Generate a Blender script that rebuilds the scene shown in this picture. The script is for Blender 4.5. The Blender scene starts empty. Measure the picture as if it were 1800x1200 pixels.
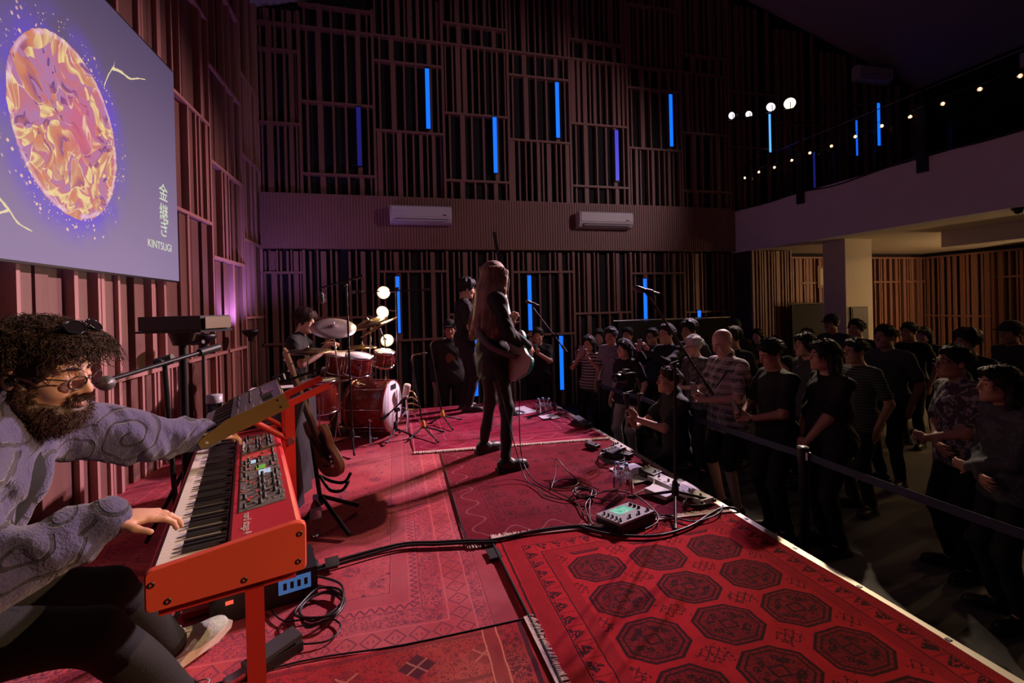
import bpy, bmesh, math, random
import numpy as np
from mathutils import Vector, Matrix
random.seed(7); np.random.seed(7)
PI = math.pi
sc = bpy.context.scene
COL = sc.collection
# ------------------------------------------------------------------ camera, world, exposure
cam_d = bpy.data.cameras.new('camera'); cam = bpy.data.objects.new('camera', cam_d); COL.objects.link(cam)
yaw, pitch, roll = 0.25257, 0.0052, 0.02422
fw = Vector((math.sin(yaw)*math.cos(pitch), math.cos(yaw)*math.cos(pitch), -math.sin(pitch)))
rt = Vector((math.cos(yaw), -math.sin(yaw), 0)); dn = fw.cross(rt)
r2 = rt*math.cos(roll) + dn*math.sin(roll); d2 = dn*math.cos(roll) - rt*math.sin(roll)
cam.matrix_world = Matrix(((r2.x, -d2.x, -fw.x, 0), (r2.y, -d2.y, -fw.y, 0), (r2.z, -d2.z, -fw.z, 1.38), (0, 0, 0, 1)))
cam_d.sensor_width = 36; cam_d.lens = 16.0; cam_d.shift_y = -58.2/1800; cam_d.clip_start = 0.05
sc.camera = cam
w = bpy.data.worlds.new('world'); sc.world = w; w.use_nodes = True
w.node_tree.nodes['Background'].inputs[0].default_value = (0.34, 0.25, 0.36, 1)
w.node_tree.nodes['Background'].inputs[1].default_value = 0.022
vs = sc.view_settings
vs.view_transform = 'Standard'; vs.look = 'None'; vs.gamma = 1.0; vs.use_curve_mapping = False; vs.exposure = 0.0

def spot(name, loc, aim, energy, color, angle, blend=0.4, size=0.05):
    l = bpy.data.lights.new(name, 'SPOT'); l.energy = energy; l.color = color
    l.spot_size = math.radians(angle); l.spot_blend = blend; l.shadow_soft_size = size
    o = bpy.data.objects.new(name, l); COL.objects.link(o); o.location = loc
    o.rotation_euler = (Vector(aim)-Vector(loc)).to_track_quat('-Z', 'Y').to_euler(); return o
def point(name, loc, energy, color, size=0.05):
    l = bpy.data.lights.new(name, 'POINT'); l.energy = energy; l.color = color; l.shadow_soft_size = size
    o = bpy.data.objects.new(name, l); COL.objects.link(o); o.location = loc; return o
# stage lamps on the balcony rail (their housings are built with the balcony further down), an unseen amber spot and an added lilac wash
LAMP = [(6.75, 7.86, 5.15), (7.06, 7.74, 5.15), (7.23, 7.36, 5.15), (7.47, 7.15, 5.15)]
spot('stage_spot_pink', (6.68, 7.72, 5.12), (-1.9, 4.6, 0.95), 2500, (1.0, 0.55, 0.60), 44, 0.75)
spot('stage_spot_violet', (6.97, 7.60, 5.12), (-0.35, 3.6, 0.0), 2300, (0.97, 0.64, 1.0), 34, 0.6)
spot('stage_spot_cool', (7.13, 7.22, 5.12), (0.9, 4.4, 0.9), 1000, (1.0, 0.76, 0.88), 40, 0.6)
spot('stage_spot_warm', (7.37, 7.01, 5.10), (0.45, 1.7, 0.2), 1700, (1.0, 0.74, 0.52), 36, 0.6)
spot('added_wash_lilac', (6.85, 2.6, 4.7), (2.2, 8.4, 3.4), 350, (1.0, 0.72, 0.80), 62, 0.7)  # added wash that lifts the back wall; no lamp housing stands there
spot('rail_spot_amber', (6.9, -0.6, 4.6), (-0.80, 1.60, 0.9), 2100, (1.0, 0.62, 0.34), 15, 0.7)

# ------------------------------------------------------------------ node helper: sockets with arithmetic
class S:
    def __init__(s, g, k): s.g, s.k = g, k
    def __add__(s, o): return s.g.m('ADD', s, o)
    __radd__ = __add__
    def __sub__(s, o): return s.g.m('SUBTRACT', s, o)
    def __rsub__(s, o): return s.g.m('SUBTRACT', o, s)
    def __mul__(s, o): return s.g.m('MULTIPLY', s, o)
    __rmul__ = __mul__
    def __truediv__(s, o): return s.g.m('DIVIDE', s, o)
    def __lt__(s, o): return s.g.m('LESS_THAN', s, o)
    def __gt__(s, o): return s.g.m('GREATER_THAN', s, o)
class G:
    def __init__(s, name):
        s.mat = bpy.data.materials.new(name); s.mat.use_nodes = True
        s.t = s.mat.node_tree; s.b = s.t.nodes['Principled BSDF']
    def put(s, sock, v):
        if isinstance(v, S): s.t.links.new(v.k, sock)
        elif isinstance(v, (tuple, list)): sock.default_value = tuple(v)+(1,) if (len(v) == 3 and len(sock.default_value) == 4) else tuple(v)
        else: sock.default_value = v
    def m(s, op, *a):
        n = s.t.nodes.new('ShaderNodeMath'); n.operation = op
        for i, v in enumerate(a): s.put(n.inputs[i], v)
        return S(s, n.outputs[0])
    def xyz(s, kind='Object'):
        n = s.t.nodes.new('ShaderNodeTexCoord'); p = s.t.nodes.new('ShaderNodeSeparateXYZ')
        s.t.links.new(n.outputs[kind], p.inputs[0]); s.vec = S(s, n.outputs[kind])
        return [S(s, p.outputs[i]) for i in range(3)]
    def comb(s, x, y, z=0.0):
        n = s.t.nodes.new('ShaderNodeCombineXYZ')
        for i, v in enumerate((x, y, z)): s.put(n.inputs[i], v)
        return S(s, n.outputs[0])
    def noise(s, vec, scale, detail=2.0, rough=0.5, dist=0.0, col=False):
        n = s.t.nodes.new('ShaderNodeTexNoise')
        if vec is not None: s.put(n.inputs['Vector'], vec)
        s.put(n.inputs['Scale'], scale); n.inputs['Detail'].default_value = detail; n.inputs['Roughness'].default_value = rough
        n.inputs['Distortion'].default_value = dist
        return S(s, n.outputs['Color' if col else 0])
    def voro(s, vec, scale, feature='F1', out='Distance', rnd=1.0):
        n = s.t.nodes.new('ShaderNodeTexVoronoi'); n.feature = feature
        if vec is not None: s.put(n.inputs['Vector'], vec)
        n.inputs['Scale'].default_value = scale; n.inputs['Randomness'].default_value = rnd
        return S(s, n.outputs[out])
    def ss(s, x, a, b, c=0.0, d=1.0):
        n = s.t.nodes.new('ShaderNodeMapRange'); n.interpolation_type = 'SMOOTHSTEP'
        for i, v in enumerate((x, a, b, c, d)): s.put(n.inputs[i], v)
        return S(s, n.outputs[0])
    def mix(s, f, a, b):
        n = s.t.nodes.new('ShaderNodeMix'); n.data_type = 'RGBA'
        s.put(n.inputs[0], f); s.put(n.inputs[6], a); s.put(n.inputs[7], b)
        return S(s, n.outputs[2])
    def vadd(s, a, b, op='ADD'):
        n = s.t.nodes.new('ShaderNodeVectorMath'); n.operation = op
        s.put(n.inputs[0], a); s.put(n.inputs[1], b); return S(s, n.outputs[0])
    def sep(s, v):
        p = s.t.nodes.new('ShaderNodeSeparateXYZ'); s.put(p.inputs[0], v); return [S(s, p.outputs[i]) for i in range(3)]
    def ramp(s, f, stops):
        n = s.t.nodes.new('ShaderNodeValToRGB'); e = n.color_ramp.elements
        while len(e) < len(stops): e.new(0.5)
        for el, (p, c) in zip(e, stops): el.position = p; el.color = tuple(c)+(1,)
        s.put(n.inputs[0], f); return S(s, n.outputs[0])
    def fr(s, x): return s.m('FRACT', x)
    def fl(s, x): return s.m('FLOOR', x)
    def ab(s, x): return s.m('ABSOLUTE', x)
    def mn(s, a, b): return s.m('MINIMUM', a, b)
    def mx(s, a, b): return s.m('MAXIMUM', a, b)
    def sin(s, x): return s.m('SINE', x)
    def col(s, c): s.put(s.b.inputs['Base Color'], c)
    def set(s, rough=None, metal=None, **kw):
        if rough is not None: s.put(s.b.inputs['Roughness'], rough)
        if metal is not None: s.put(s.b.inputs['Metallic'], metal)
        for k, v in kw.items(): s.put(s.b.inputs[k.replace('_', ' ')], v)
    def bump(s, h, strength=0.3, dist=0.01):
        n = s.t.nodes.new('ShaderNodeBump'); n.inputs['Strength'].default_value = strength; n.inputs['Distance'].default_value = dist
        s.put(n.inputs['Height'], h); s.t.links.new(n.outputs[0], s.b.inputs['Normal'])
MATS = {}
def mat(name, c, rough=0.5, metal=0.0, var=0.15, scale=8.0, bump=0.0, bscale=60.0, **kw):
    """a plain painted / metal / cloth surface: a noise varies the colour a little, fine relief on top"""
    if name in MATS: return MATS[name]
    g = G(name); g.xyz()
    n = g.noise(g.vec, scale, 3.0)
    g.col(g.mix(n, tuple(x*(1-var) for x in c), tuple(min(1, x*(1+var)) for x in c)))
    g.set(rough, metal, **kw)
    if bump: g.bump(g.noise(g.vec, bscale, 2.0), bump, 0.004)
    MATS[name] = g.mat; return g.mat
def emit(name, c, e):
    if name in MATS: return MATS[name]
    g = G(name); g.xyz(); n = g.noise(g.vec, 30.0)
    g.col((0.02, 0.02, 0.02)); g.set(0.4, Emission_Color=g.mix(n, tuple(x*0.96 for x in c), c), Emission_Strength=e)
    MATS[name] = g.mat; return g.mat
# ------------------------------------------------------------------ mesh helpers
class MB:
    def __init__(s): s.v, s.f, s.sm = [], [], []
    def add(s, vs, fs, smooth=False):
        o = len(s.v); s.v.extend(tuple(v) for v in vs)
        for f in fs: s.f.append([i+o for i in f]); s.sm.append(smooth)
        return s
    def box(s, c, d, R=None, rz=0.0):
        hx, hy, hz = d[0]/2, d[1]/2, d[2]/2
        R = R or (Matrix.Rotation(rz, 3, 'Z') if rz else None)
        vs = []
        for x, y, z in ((-1,-1,-1),(1,-1,-1),(1,1,-1),(-1,1,-1),(-1,-1,1),(1,-1,1),(1,1,1),(-1,1,1)):
            p = Vector((x*hx, y*hy, z*hz)); p = R @ p if R else p
            vs.append((c[0]+p.x, c[1]+p.y, c[2]+p.z))
        return s.add(vs, [(0,3,2,1),(4,5,6,7),(0,1,5,4),(1,2,6,5),(2,3,7,6),(3,0,4,7)])
    def b2(s, lo, hi): return s.box([(a+b)/2 for a, b in zip(lo, hi)], [b-a for a, b in zip(lo, hi)])
    def cyl(s, a, b, r0, r1=None, n=14, caps=True):
        return s.tube([a, b], [r0, r0 if r1 is None else r1], n, caps)
    def tube(s, pts, r, n=8, caps=True):
        pts = [Vector(p) for p in pts]; m = len(pts)
        rs = r if isinstance(r, (list, tuple)) else [r]*m
        prev = None; vs = []
        for i, p in enumerate(pts):
            t = (pts[min(i+1, m-1)]-pts[max(i-1, 0)])
            t = t.normalized() if t.length > 1e-9 else Vector((0, 0, 1))
            if prev is None:
                a = Vector((0, 0, 1)) if abs(t.z) < 0.9 else Vector((1, 0, 0)); prev = t.cross(a).normalized()
            u = (prev - t*prev.dot(t)); u = u.normalized() if u.length > 1e-6 else t.orthogonal().normalized(); prev = u; v = t.cross(u)
            for k in range(n):
                a = 2*PI*k/n; q = p + (u*math.cos(a)+v*math.sin(a))*rs[i]; vs.append(q)
        fs = [(i*n+k, i*n+(k+1) % n, (i+1)*n+(k+1) % n, (i+1)*n+k) for i in range(m-1) for k in range(n)]
        s.add(vs, fs, True)
        if caps:
            s.add(vs[:n], [tuple(range(n))[::-1]]); s.add(vs[-n:], [tuple(range(n))])
        return s
    def lathe(s, c, axis, prof, n=24, x0=None):
        """prof: (radius, height along the axis)"""
        ax = Vector(axis).normalized(); u = ax.orthogonal().normalized(); v = ax.cross(u); c = Vector(c)
        vs = [c + ax*h + (u*math.cos(2*PI*k/n)+v*math.sin(2*PI*k/n))*max(r, 1e-5) for r, h in prof for k in range(n)]
        fs = [(i*n+k, i*n+(k+1) % n, (i+1)*n+(k+1) % n, (i+1)*n+k) for i in range(len(prof)-1) for k in range(n)]
        s.add(vs, fs, True)
        if tuple(prof[0]) == tuple(prof[-1]): return s
        if prof[0][0] > 1e-4: s.add(vs[:n], [tuple(range(n))[::-1]])
        if prof[-1][0] > 1e-4: s.add(vs[-n:], [tuple(range(n))])
        return s
    def ball(s, c, r, n=12, m=8):
        rr = r if isinstance(r, (tuple, list)) else (r, r, r)
        vs = [(c[0]+rr[0]*math.sin(PI*i/m)*math.cos(2*PI*k/n), c[1]+rr[1]*math.sin(PI*i/m)*math.sin(2*PI*k/n), c[2]+rr[2]*math.cos(PI*i/m)) for i in range(m+1) for k in range(n)]
        return s.add(vs, [(i*n+k, (i+1)*n+k, (i+1)*n+(k+1) % n, i*n+(k+1) % n) for i in range(m) for k in range(n)], True)
    def prism(s, poly, d, M=None, bevel=0.0):
        """polygon (x, y) pushed out along z by d; M (4x4) places it"""
        n = len(poly); M = M or Matrix.Identity(4)
        if bevel:
            cx = sum(p[0] for p in poly)/n; cy = sum(p[1] for p in poly)/n
            def ins(p): 
                v = Vector((p[0]-cx, p[1]-cy)); l = v.length
                v = v*((l-bevel)/l); return (cx+v.x, cy+v.y)
            inn = [ins(p) for p in poly]
            L = [(inn, 0), (poly, bevel), (poly, d-bevel), (inn, d)]
        else: L = [(poly, 0), (poly, d)]
        vs = [M @ Vector((p[0], p[1], z)) for pl, z in L for p in pl]
        fs = [(i*n+k, i*n+(k+1) % n, (i+1)*n+(k+1) % n, (i+1)*n+k) for i in range(len(L)-1) for k in range(n)]
        fs.append(tuple(range(n))[::-1]); fs.append(tuple((len(L)-1)*n+k for k in range(n)))
        return s.add(vs, fs)
    def mesh(s, name, m, smooth_all=None):
        me = bpy.data.meshes.new(name); me.from_pydata([tuple(v) for v in s.v], [], s.f)
        me.polygons.foreach_set('use_smooth', [bool(x) if smooth_all is None else smooth_all for x in s.sm])
        if m: me.materials.append(m)
        me.update(); return me
    def build(s, name, m, parent=None, smooth_all=None):
        """vertices are in world space; under a parent the object keeps its world place"""
        return link(name, s.mesh(name, m, smooth_all), parent)
def link(name, me, parent=None):
    o = bpy.data.objects.new(name, me); COL.objects.link(o)
    if parent is not None:
        o.parent = parent; o.matrix_parent_inverse = wm(parent).inverted()
    return o
def wm(o):
    return (wm(o.parent) @ o.matrix_parent_inverse @ o.matrix_basis) if o.parent else o.matrix_basis.copy()
def tag(o, label, cat, group=None, kind=None):
    o['label'] = label; o['category'] = cat
    if group: o['group'] = group
    if kind: o['kind'] = kind
    return o
def thing(name, label, cat, loc, group=None, rz=0.0):
    o = bpy.data.objects.new(name, None); COL.objects.link(o); o.location = loc; o.rotation_euler = (0, 0, rz)
    o.empty_display_size = 0.1
    return tag(o, label, cat, group)
def struct(o): o['kind'] = 'structure'; return o
def stuff(o): o['kind'] = 'stuff'; return o
def clone(src, M, label=None):
    """copy of a thing with its parts and sub-parts, moved by the matrix M"""
    def rec(s, par):
        c = s.copy(); COL.objects.link(c)
        if par is not None: c.parent = par
        for ch in s.children: rec(ch, c)
        return c
    c = rec(src, None); c.matrix_basis = M @ src.matrix_basis
    if label: c['label'] = label
    return c
_unit = None
def unit_box(m):
    key = 'unitbox_'+m.name
    me = bpy.data.meshes.get(key)
    if me is None: me = MB().box((0, 0, 0), (1, 1, 1)).mesh(key, m)
    return me
def piece(name, lo, hi, m, parent):
    """a box piece that shares one mesh with its like"""
    o = bpy.data.objects.new(name, unit_box(m)); COL.objects.link(o)
    o.location = [(a+b)/2 for a, b in zip(lo, hi)]; o.scale = [max(b-a, 1e-4) for a, b in zip(lo, hi)]
    if parent is not None: o.parent = parent; o.matrix_parent_inverse = wm(parent).inverted()
    return o
def bez(pts, n=10):
    """smooth curve (Catmull-Rom) through points"""
    P = [Vector(p) for p in pts]; out = []
    for i in range(len(P)-1):
        a, b, c, d = P[max(i-1, 0)], P[i], P[i+1], P[min(i+2, len(P)-1)]
        for k in range(n):
            t = k/n
            out.append(0.5*((2*b)+(c-a)*t+(2*a-5*b+4*c-d)*t*t+(3*b-a-3*c+d)*t**3))
    out.append(P[-1]); return out
def text_mesh(name, body, size, m, M, parent, extrude=0.0005, align='LEFT', shear=0.0):
    cu = bpy.data.curves.new(name, 'FONT'); cu.body = body; cu.size = size; cu.extrude = extrude; cu.align_x = align; cu.shear = shear
    t = bpy.data.objects.new(name+'_src', cu); COL.objects.link(t)
    dg = bpy.context.evaluated_depsgraph_get()
    me = bpy.data.meshes.new_from_object(t.evaluated_get(dg)); bpy.data.objects.remove(t)
    me.transform(M); me.materials.clear(); me.materials.append(m)
    return link(name, me, parent)
# ------------------------------------------------------------------ the room
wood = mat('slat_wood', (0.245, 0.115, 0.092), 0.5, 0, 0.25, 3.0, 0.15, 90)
wood_side = mat('slat_wood_lit', (0.46, 0.235, 0.20), 0.45, 0, 0.22, 3.0, 0.15, 90)  # the highlights on the left-wall strips are put into this paler colour
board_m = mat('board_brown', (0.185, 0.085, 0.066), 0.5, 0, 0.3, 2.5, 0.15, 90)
black_felt = mat('backing_felt', (0.010, 0.009, 0.012), 0.9)
dark_panel = mat('backing_panel', (0.045, 0.025, 0.022), 0.75)
band_m = mat('band_wood', (0.28, 0.14, 0.115), 0.55, 0, 0.15, 2.0)
white_wall = mat('white_plaster', (0.78, 0.75, 0.77), 0.8, 0, 0.05, 3.0)
warm_wall = mat('cream_plaster', (0.70, 0.63, 0.52), 0.8, 0, 0.05, 3.0)
ceil_m = mat('grey_ceiling_paint', (0.42, 0.39, 0.44), 0.85, 0, 0.06, 2.0)
YB, XL, XR = 8.4, -2.1, 12.7
RX, RZ = 5.4, 8.63
def roof_z(x): return RZ-0.29*abs(x-RX)
# hall floor: dark carpet tiles with pale patches of concrete
g = G('hall_floor'); x, y, z = g.xyz()
n = g.noise(g.vec, 0.9, 3.0); n2 = g.noise(g.vec, 60.0, 2.0)
g.col(g.mix(g.ss(n, 0.5, 0.56), g.mix(n2, (0.02, 0.019, 0.02), (0.045, 0.042, 0.042)), g.mix(n2, (0.09, 0.088, 0.085), (0.13, 0.127, 0.122))))
g.set(0.7); g.bump(n2, 0.3, 0.004)
fl = struct(MB().b2((XL-0.2, -3, -0.7), (XR+0.4, YB+0.2, -0.6)).build('floor', g.mat))
wl = struct(MB().b2((XL-0.35, -3, -0.6), (XL-0.14, YB+0.2, 7.2)).build('wall_left', black_felt))
wb = struct(MB().b2((XL-0.35, YB, -0.6), (XR+0.4, YB+0.2, 2.43)).build('wall_back', black_felt))
wu = MB(); n = 12
xs = [XL-0.35, RX, XR+0.4]
wu.add([(xs[0], YB, 2.43), (xs[2], YB, 2.43), (xs[2], YB, roof_z(xs[2])), (RX, YB, RZ), (xs[0], YB, roof_z(xs[0])),
        (xs[0], YB+0.2, 2.43), (xs[2], YB+0.2, 2.43), (xs[2], YB+0.2, roof_z(xs[2])), (RX, YB+0.2, RZ), (xs[0], YB+0.2, roof_z(xs[0]))],
       [(0, 1, 2, 3, 4), (9, 8, 7, 6, 5), (0, 5, 6, 1), (1, 6, 7, 2), (4, 3, 8, 9), (3, 2, 7, 8), (0, 4, 9, 5)])
wu = struct(wu.build('wall_back_upper', black_felt))
wr = struct(MB().b2((XR, -3, -0.6), (XR+0.2, YB, 6.6)).build('wall_right', black_felt))
for nm, xa, xb in (('ceiling', XL-0.35, RX), ('ceiling', RX, XR+0.4)):
    m = MB(); za, zb = roof_z(xa), roof_z(xb)
    m.add([(xa, -3, za), (xb, -3, zb), (xb, YB, zb), (xa, YB, za), (xa, -3, za+0.15), (xb, -3, zb+0.15), (xb, YB, zb+0.15), (xa, YB, za+0.15)],
          [(0, 3, 2, 1), (4, 5, 6, 7), (0, 1, 5, 4), (1, 2, 6, 5), (2, 3, 7, 6), (3, 0, 4, 7)])
    struct(m.build(nm, ceil_m))
# ribbed band between the two slatted storeys
band = struct(MB().b2((XL, YB-0.16, 2.43), (7.1, YB, 3.35)).build('trim_1', band_m))
m = MB(); xx = XL+0.02
while xx < 7.08:
    m.b2((xx, YB-0.172, 2.44), (xx+0.022, YB-0.158, 3.34)); xx += 0.05
stuff(m.build('rib', band_m, band))
# slats and rails of the back wall
CX = [XL, -1.46, -0.26, 0.95, 2.17, 3.41, 4.65, 5.89, 7.08, 8.32, 9.56, 10.8, XR]
rng = random.Random(3)
def slat_back(x, wd, z0, z1, par, dp=0.09):
    piece('slat', (x-wd/2, YB-dp, z0), (x+wd/2, YB-0.005, z1), wood, par)
def cell(x0, x1, z0, z1, dense, par):
    W = x1-x0; off = 0.012
    if dense:
        k = 10
        for i in range(k):
            x = x0+W*(i+0.5)/k+rng.uniform(-0.02, 0.02)
            slat_back(x, rng.choice((0.025, 0.03, 0.03, 0.06, 0.085)), z0, z1, par, rng.choice((0.05, 0.08, 0.09)))
    else:
        for t, wd in ((0.09, 0.03), (0.27, 0.085), (0.44, 0.03), (0.62, 0.035), (0.79, 0.075), (0.93, 0.028)):
            slat_back(x0+W*t+rng.uniform(-0.02, 0.02), wd, z0, z1, par, rng.choice((0.06, 0.09)))
def rail(x0, x1, z, par): piece('rail', (x0, YB-0.105, z-0.02), (x1, YB-0.003, z+0.02), wood, par)
for i in range(8):                                    # upper storey in front of the band
    x0, x1 = CX[i], CX[i+1]; top = min(roof_z(x0), roof_z(x1))-0.02
    A = i % 2 == 1
    zs = [3.35, 3.70, 4.92, 6.18] if A else [3.35, 4.52, 5.74, 6.18]
    zs += [6.56] if A else ([7.43] if i > 4 else [])
    zs = [z for z in zs if z < top]+[top]
    for j in range(len(zs)-1):
        op = (A and j in (0, 1, 3)) or ((not A) and j in (1, 2))
        if i in (0, 1) : op = True
        cell(x0, x1, zs[j]+(0.02 if j else 0), zs[j+1]-0.02, not op, wu)
        if j: rail(x0, x1, zs[j], wu)
    piece('post', (x1-0.022, YB-0.1, 3.35), (x1+0.022, YB-0.004, top), wood, wu)
for i in range(8, 12):                                # behind the balcony
    x0, x1 = CX[i], CX[i+1]; top = min(roof_z(x0), roof_z(x1))-0.02
    for z in ((4.1, 5.3) if i % 2 else (4.7, 5.9)): rail(x0, x1, z, wu)
    for t in (0.06, 0.2, 0.3, 0.45, 0.6, 0.85): slat_back(x0+(x1-x0)*t, rng.choice((0.03, 0.07)), 3.32, top, wu)
for i in range(8):                                    # lower storey
    x0, x1 = CX[i], CX[i+1]
    zs = {0: [2.03, 0.84], 1: [1.25], 2: [2.04, 0.82], 3: [1.25], 4: [2.02, 0.82], 5: [1.2], 6: [1.98, 0.82], 7: [1.16]}[i]
    zs = [2.41]+zs+[-0.6]
    for j in range(len(zs)-1):
        cell(x0, x1, zs[j+1]+0.02, zs[j]-0.02, False, wb)
        if j: rail(x0, x1, zs[j], wb)
    for q in (0.18, 0.36, 0.7): slat_back(x0+(x1-x0)*q, 0.025, zs[1], 2.41, wb)
    piece('post', (x1-0.022, YB-0.1, -0.6), (x1+0.022, YB-0.004, 2.41), wood, wb)
# slats of the left wall: boards, strips coloured as if lit, dark gaps
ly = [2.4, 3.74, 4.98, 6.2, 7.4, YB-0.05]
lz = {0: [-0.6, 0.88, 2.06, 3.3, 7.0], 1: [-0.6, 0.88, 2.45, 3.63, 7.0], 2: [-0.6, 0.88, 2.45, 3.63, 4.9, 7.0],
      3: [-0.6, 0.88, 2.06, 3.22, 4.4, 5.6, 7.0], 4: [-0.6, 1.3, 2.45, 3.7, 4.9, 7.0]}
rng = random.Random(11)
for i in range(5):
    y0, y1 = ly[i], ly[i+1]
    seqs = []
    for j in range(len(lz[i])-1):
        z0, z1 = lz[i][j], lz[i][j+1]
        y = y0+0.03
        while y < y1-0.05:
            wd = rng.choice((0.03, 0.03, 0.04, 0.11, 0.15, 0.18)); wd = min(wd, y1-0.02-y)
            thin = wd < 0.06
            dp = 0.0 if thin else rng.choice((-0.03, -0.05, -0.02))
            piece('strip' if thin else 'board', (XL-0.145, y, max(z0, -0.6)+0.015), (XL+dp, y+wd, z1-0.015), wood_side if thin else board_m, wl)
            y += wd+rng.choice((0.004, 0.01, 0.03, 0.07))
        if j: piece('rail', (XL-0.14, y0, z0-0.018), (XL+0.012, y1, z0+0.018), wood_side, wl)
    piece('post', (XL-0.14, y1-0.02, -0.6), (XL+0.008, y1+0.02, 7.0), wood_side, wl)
# balcony: fascia, floor, soffit
struct(MB().b2((7.1, -3, 2.4), (7.34, YB, 3.28)).build('wall_balcony', white_wall))
struct(MB().b2((7.34, -3, 3.0), (XR, YB, 3.2)).build('floor_balcony', mat('balcony_floor', (0.12, 0.11, 0.11), 0.8)))
struct(MB().b2((7.34, -3, 2.42), (XR, YB, 3.0)).build('ceiling_soffit', warm_wall))
struct(MB().b2((8.6, -3, 2.16), (9.1, 5.4, 2.42)).build('trim_2', warm_wall))
pl = MB().b2((7.7, 6.29, -0.6), (8.31, 6.72, 2.42)); struct(pl.build('wall_pillar', warm_wall))
struct(MB().b2((11.9, 5.6, -0.6), (XR, 6.05, 2.42)).build('wall_pier', warm_wall))
# slats under the balcony, on the back wall and down the right wall
rng = random.Random(5)
wood_warm = wood
struct(MB().b2((7.1, YB-0.55, -0.6), (8.14, YB, 2.40)).build('wall_recess', dark_panel))
wrec = bpy.data.objects['wall_recess']
x = 7.12
while x < 8.12:
    wd = rng.choice((0.03, 0.03, 0.05, 0.09)); piece('slat', (x, YB-0.6, -0.6), (min(x+wd, 8.14), YB-0.55, 2.39), wood, wrec); x += wd+rng.choice((0.03, 0.05))
x = 8.16
while x < XR-0.1:
    wd = rng.choice((0.03, 0.04, 0.08, 0.12)); slat_back(x+wd/2, wd, -0.6, 2.3, wb); x += wd+rng.choice((0.02, 0.05, 0.1))
for xa, xb, z in ((8.9, 9.8, 1.74), (8.0, 8.9, 0.9), (11.0, 11.8, 1.74), (12.0, 12.7, 1.74)): rail(xa, xb, z, wb)
piece('rail', (8.14, YB-0.12, 2.29), (XR, YB, 2.33), wood, wb)
y = 6.06
while y < YB-0.1:
    wd = rng.choice((0.03, 0.05, 0.09)); piece('slat', (XR-0.08, y, -0.6), (XR, y+wd, 2.3), wood, wr); y += wd+rng.choice((0.03, 0.06, 0.09))
for ya, yb, z in ((7.0, 8.3, 0.9), (6.06, 6.9, 1.75)): piece('rail', (XR-0.1, ya, z-0.02), (XR, yb, z+0.02), wood, wr)
piece('rail', (XR-0.1, 6.05, 2.29), (XR, YB, 2.33), wood, wr)
# stage platform with its red base carpet and pale edge strip
g = G('stage_carpet'); g.xyz(); n = g.noise(g.vec, 220.0, 2.0)
g.col(g.mix(n, (0.36, 0.035, 0.05), (0.52, 0.07, 0.09))); g.set(0.95); g.bump(n, 0.4, 0.003)
stg = struct(MB().b2((XL-0.1, -2.5, -0.58), (2.10, 6.42, -0.012)).build('floor_stage', g.mat))
struct(MB().b2((2.095, -2.5, -0.6), (2.115, 6.42, -0.06)).build('wall_stage_front', mat('stage_skirt', (0.012, 0.011, 0.012), 0.8)))
em = mat('edge_aluminium', (0.52, 0.48, 0.38), 0.45, 0.5, 0.1, 14.0)
es = MB().b2((2.085, -2.5, -0.058), (2.135, 6.42, 0.003)).build('trim_3', em); struct(es)
for k in range(16):
    yy = 0.6+k*0.36
    piece('screw', (2.105, yy, 0.0025), (2.122, yy+0.017, 0.006), mat('dark_steel', (0.10, 0.10, 0.11), 0.4, 0.9), es)
# house lights under the balcony (recessed) and the glow they give
dl_m = emit('downlight_glass', (1.0, 0.62, 0.30), 6.0)
for k, (x, y) in enumerate(((11.6, 4.4), (10.2, 2.4), (11.2, 0.6))):
    t = thing('ceiling_downlight', ('amber recessed downlight in the balcony soffit near the far pier', 'amber recessed downlight in the middle of the balcony soffit', 'amber recessed downlight in the balcony soffit nearest the camera')[k], 'downlight', (x, y, 2.42), 'downlights under the balcony')
    MB().lathe((x, y, 2.418), (0, 0, -1), [(0.085, 0), (0.085, 0.012), (0.065, 0.016), (0.06, 0.004)], 20).build('bezel', white_wall, t)
    MB().lathe((x, y, 2.414), (0, 0, -1), [(0.06, 0.0), (0.06, 0.004), (0.001, 0.006)], 20).build('lens', dl_m, t)
    point('downlight_glow', (x, y, 2.3), (115, 50, 30)[k], (1.0, 0.60, 0.28), 0.06)
fl_ = thing('added_floor_lamp', 'added amber globe lamp warming the balcony soffit, unseen behind the crowd', 'floor lamp', (11.2, 5.0, -0.6))  # invented lamp, hidden by the crowd, added to warm the soffit
MB().lathe((11.2, 5.0, -0.6), (0, 0, 1), [(0.15, 0), (0.15, 0.015), (0.02, 0.03)], 20).build('base', warm_wall, fl_); MB().cyl((11.2, 5.0, -0.58), (11.2, 5.0, 0.86), 0.012).build('pole', warm_wall, fl_)
MB().ball((11.2, 5.0, 0.96), 0.11, 16, 12).build('globe', emit('globe_amber', (1.0, 0.60, 0.28), 28.0), fl_)
point('added_lamp_glow', (11.2, 5.0, 1.12), 70, (1.0, 0.60, 0.28), 0.1)
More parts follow.
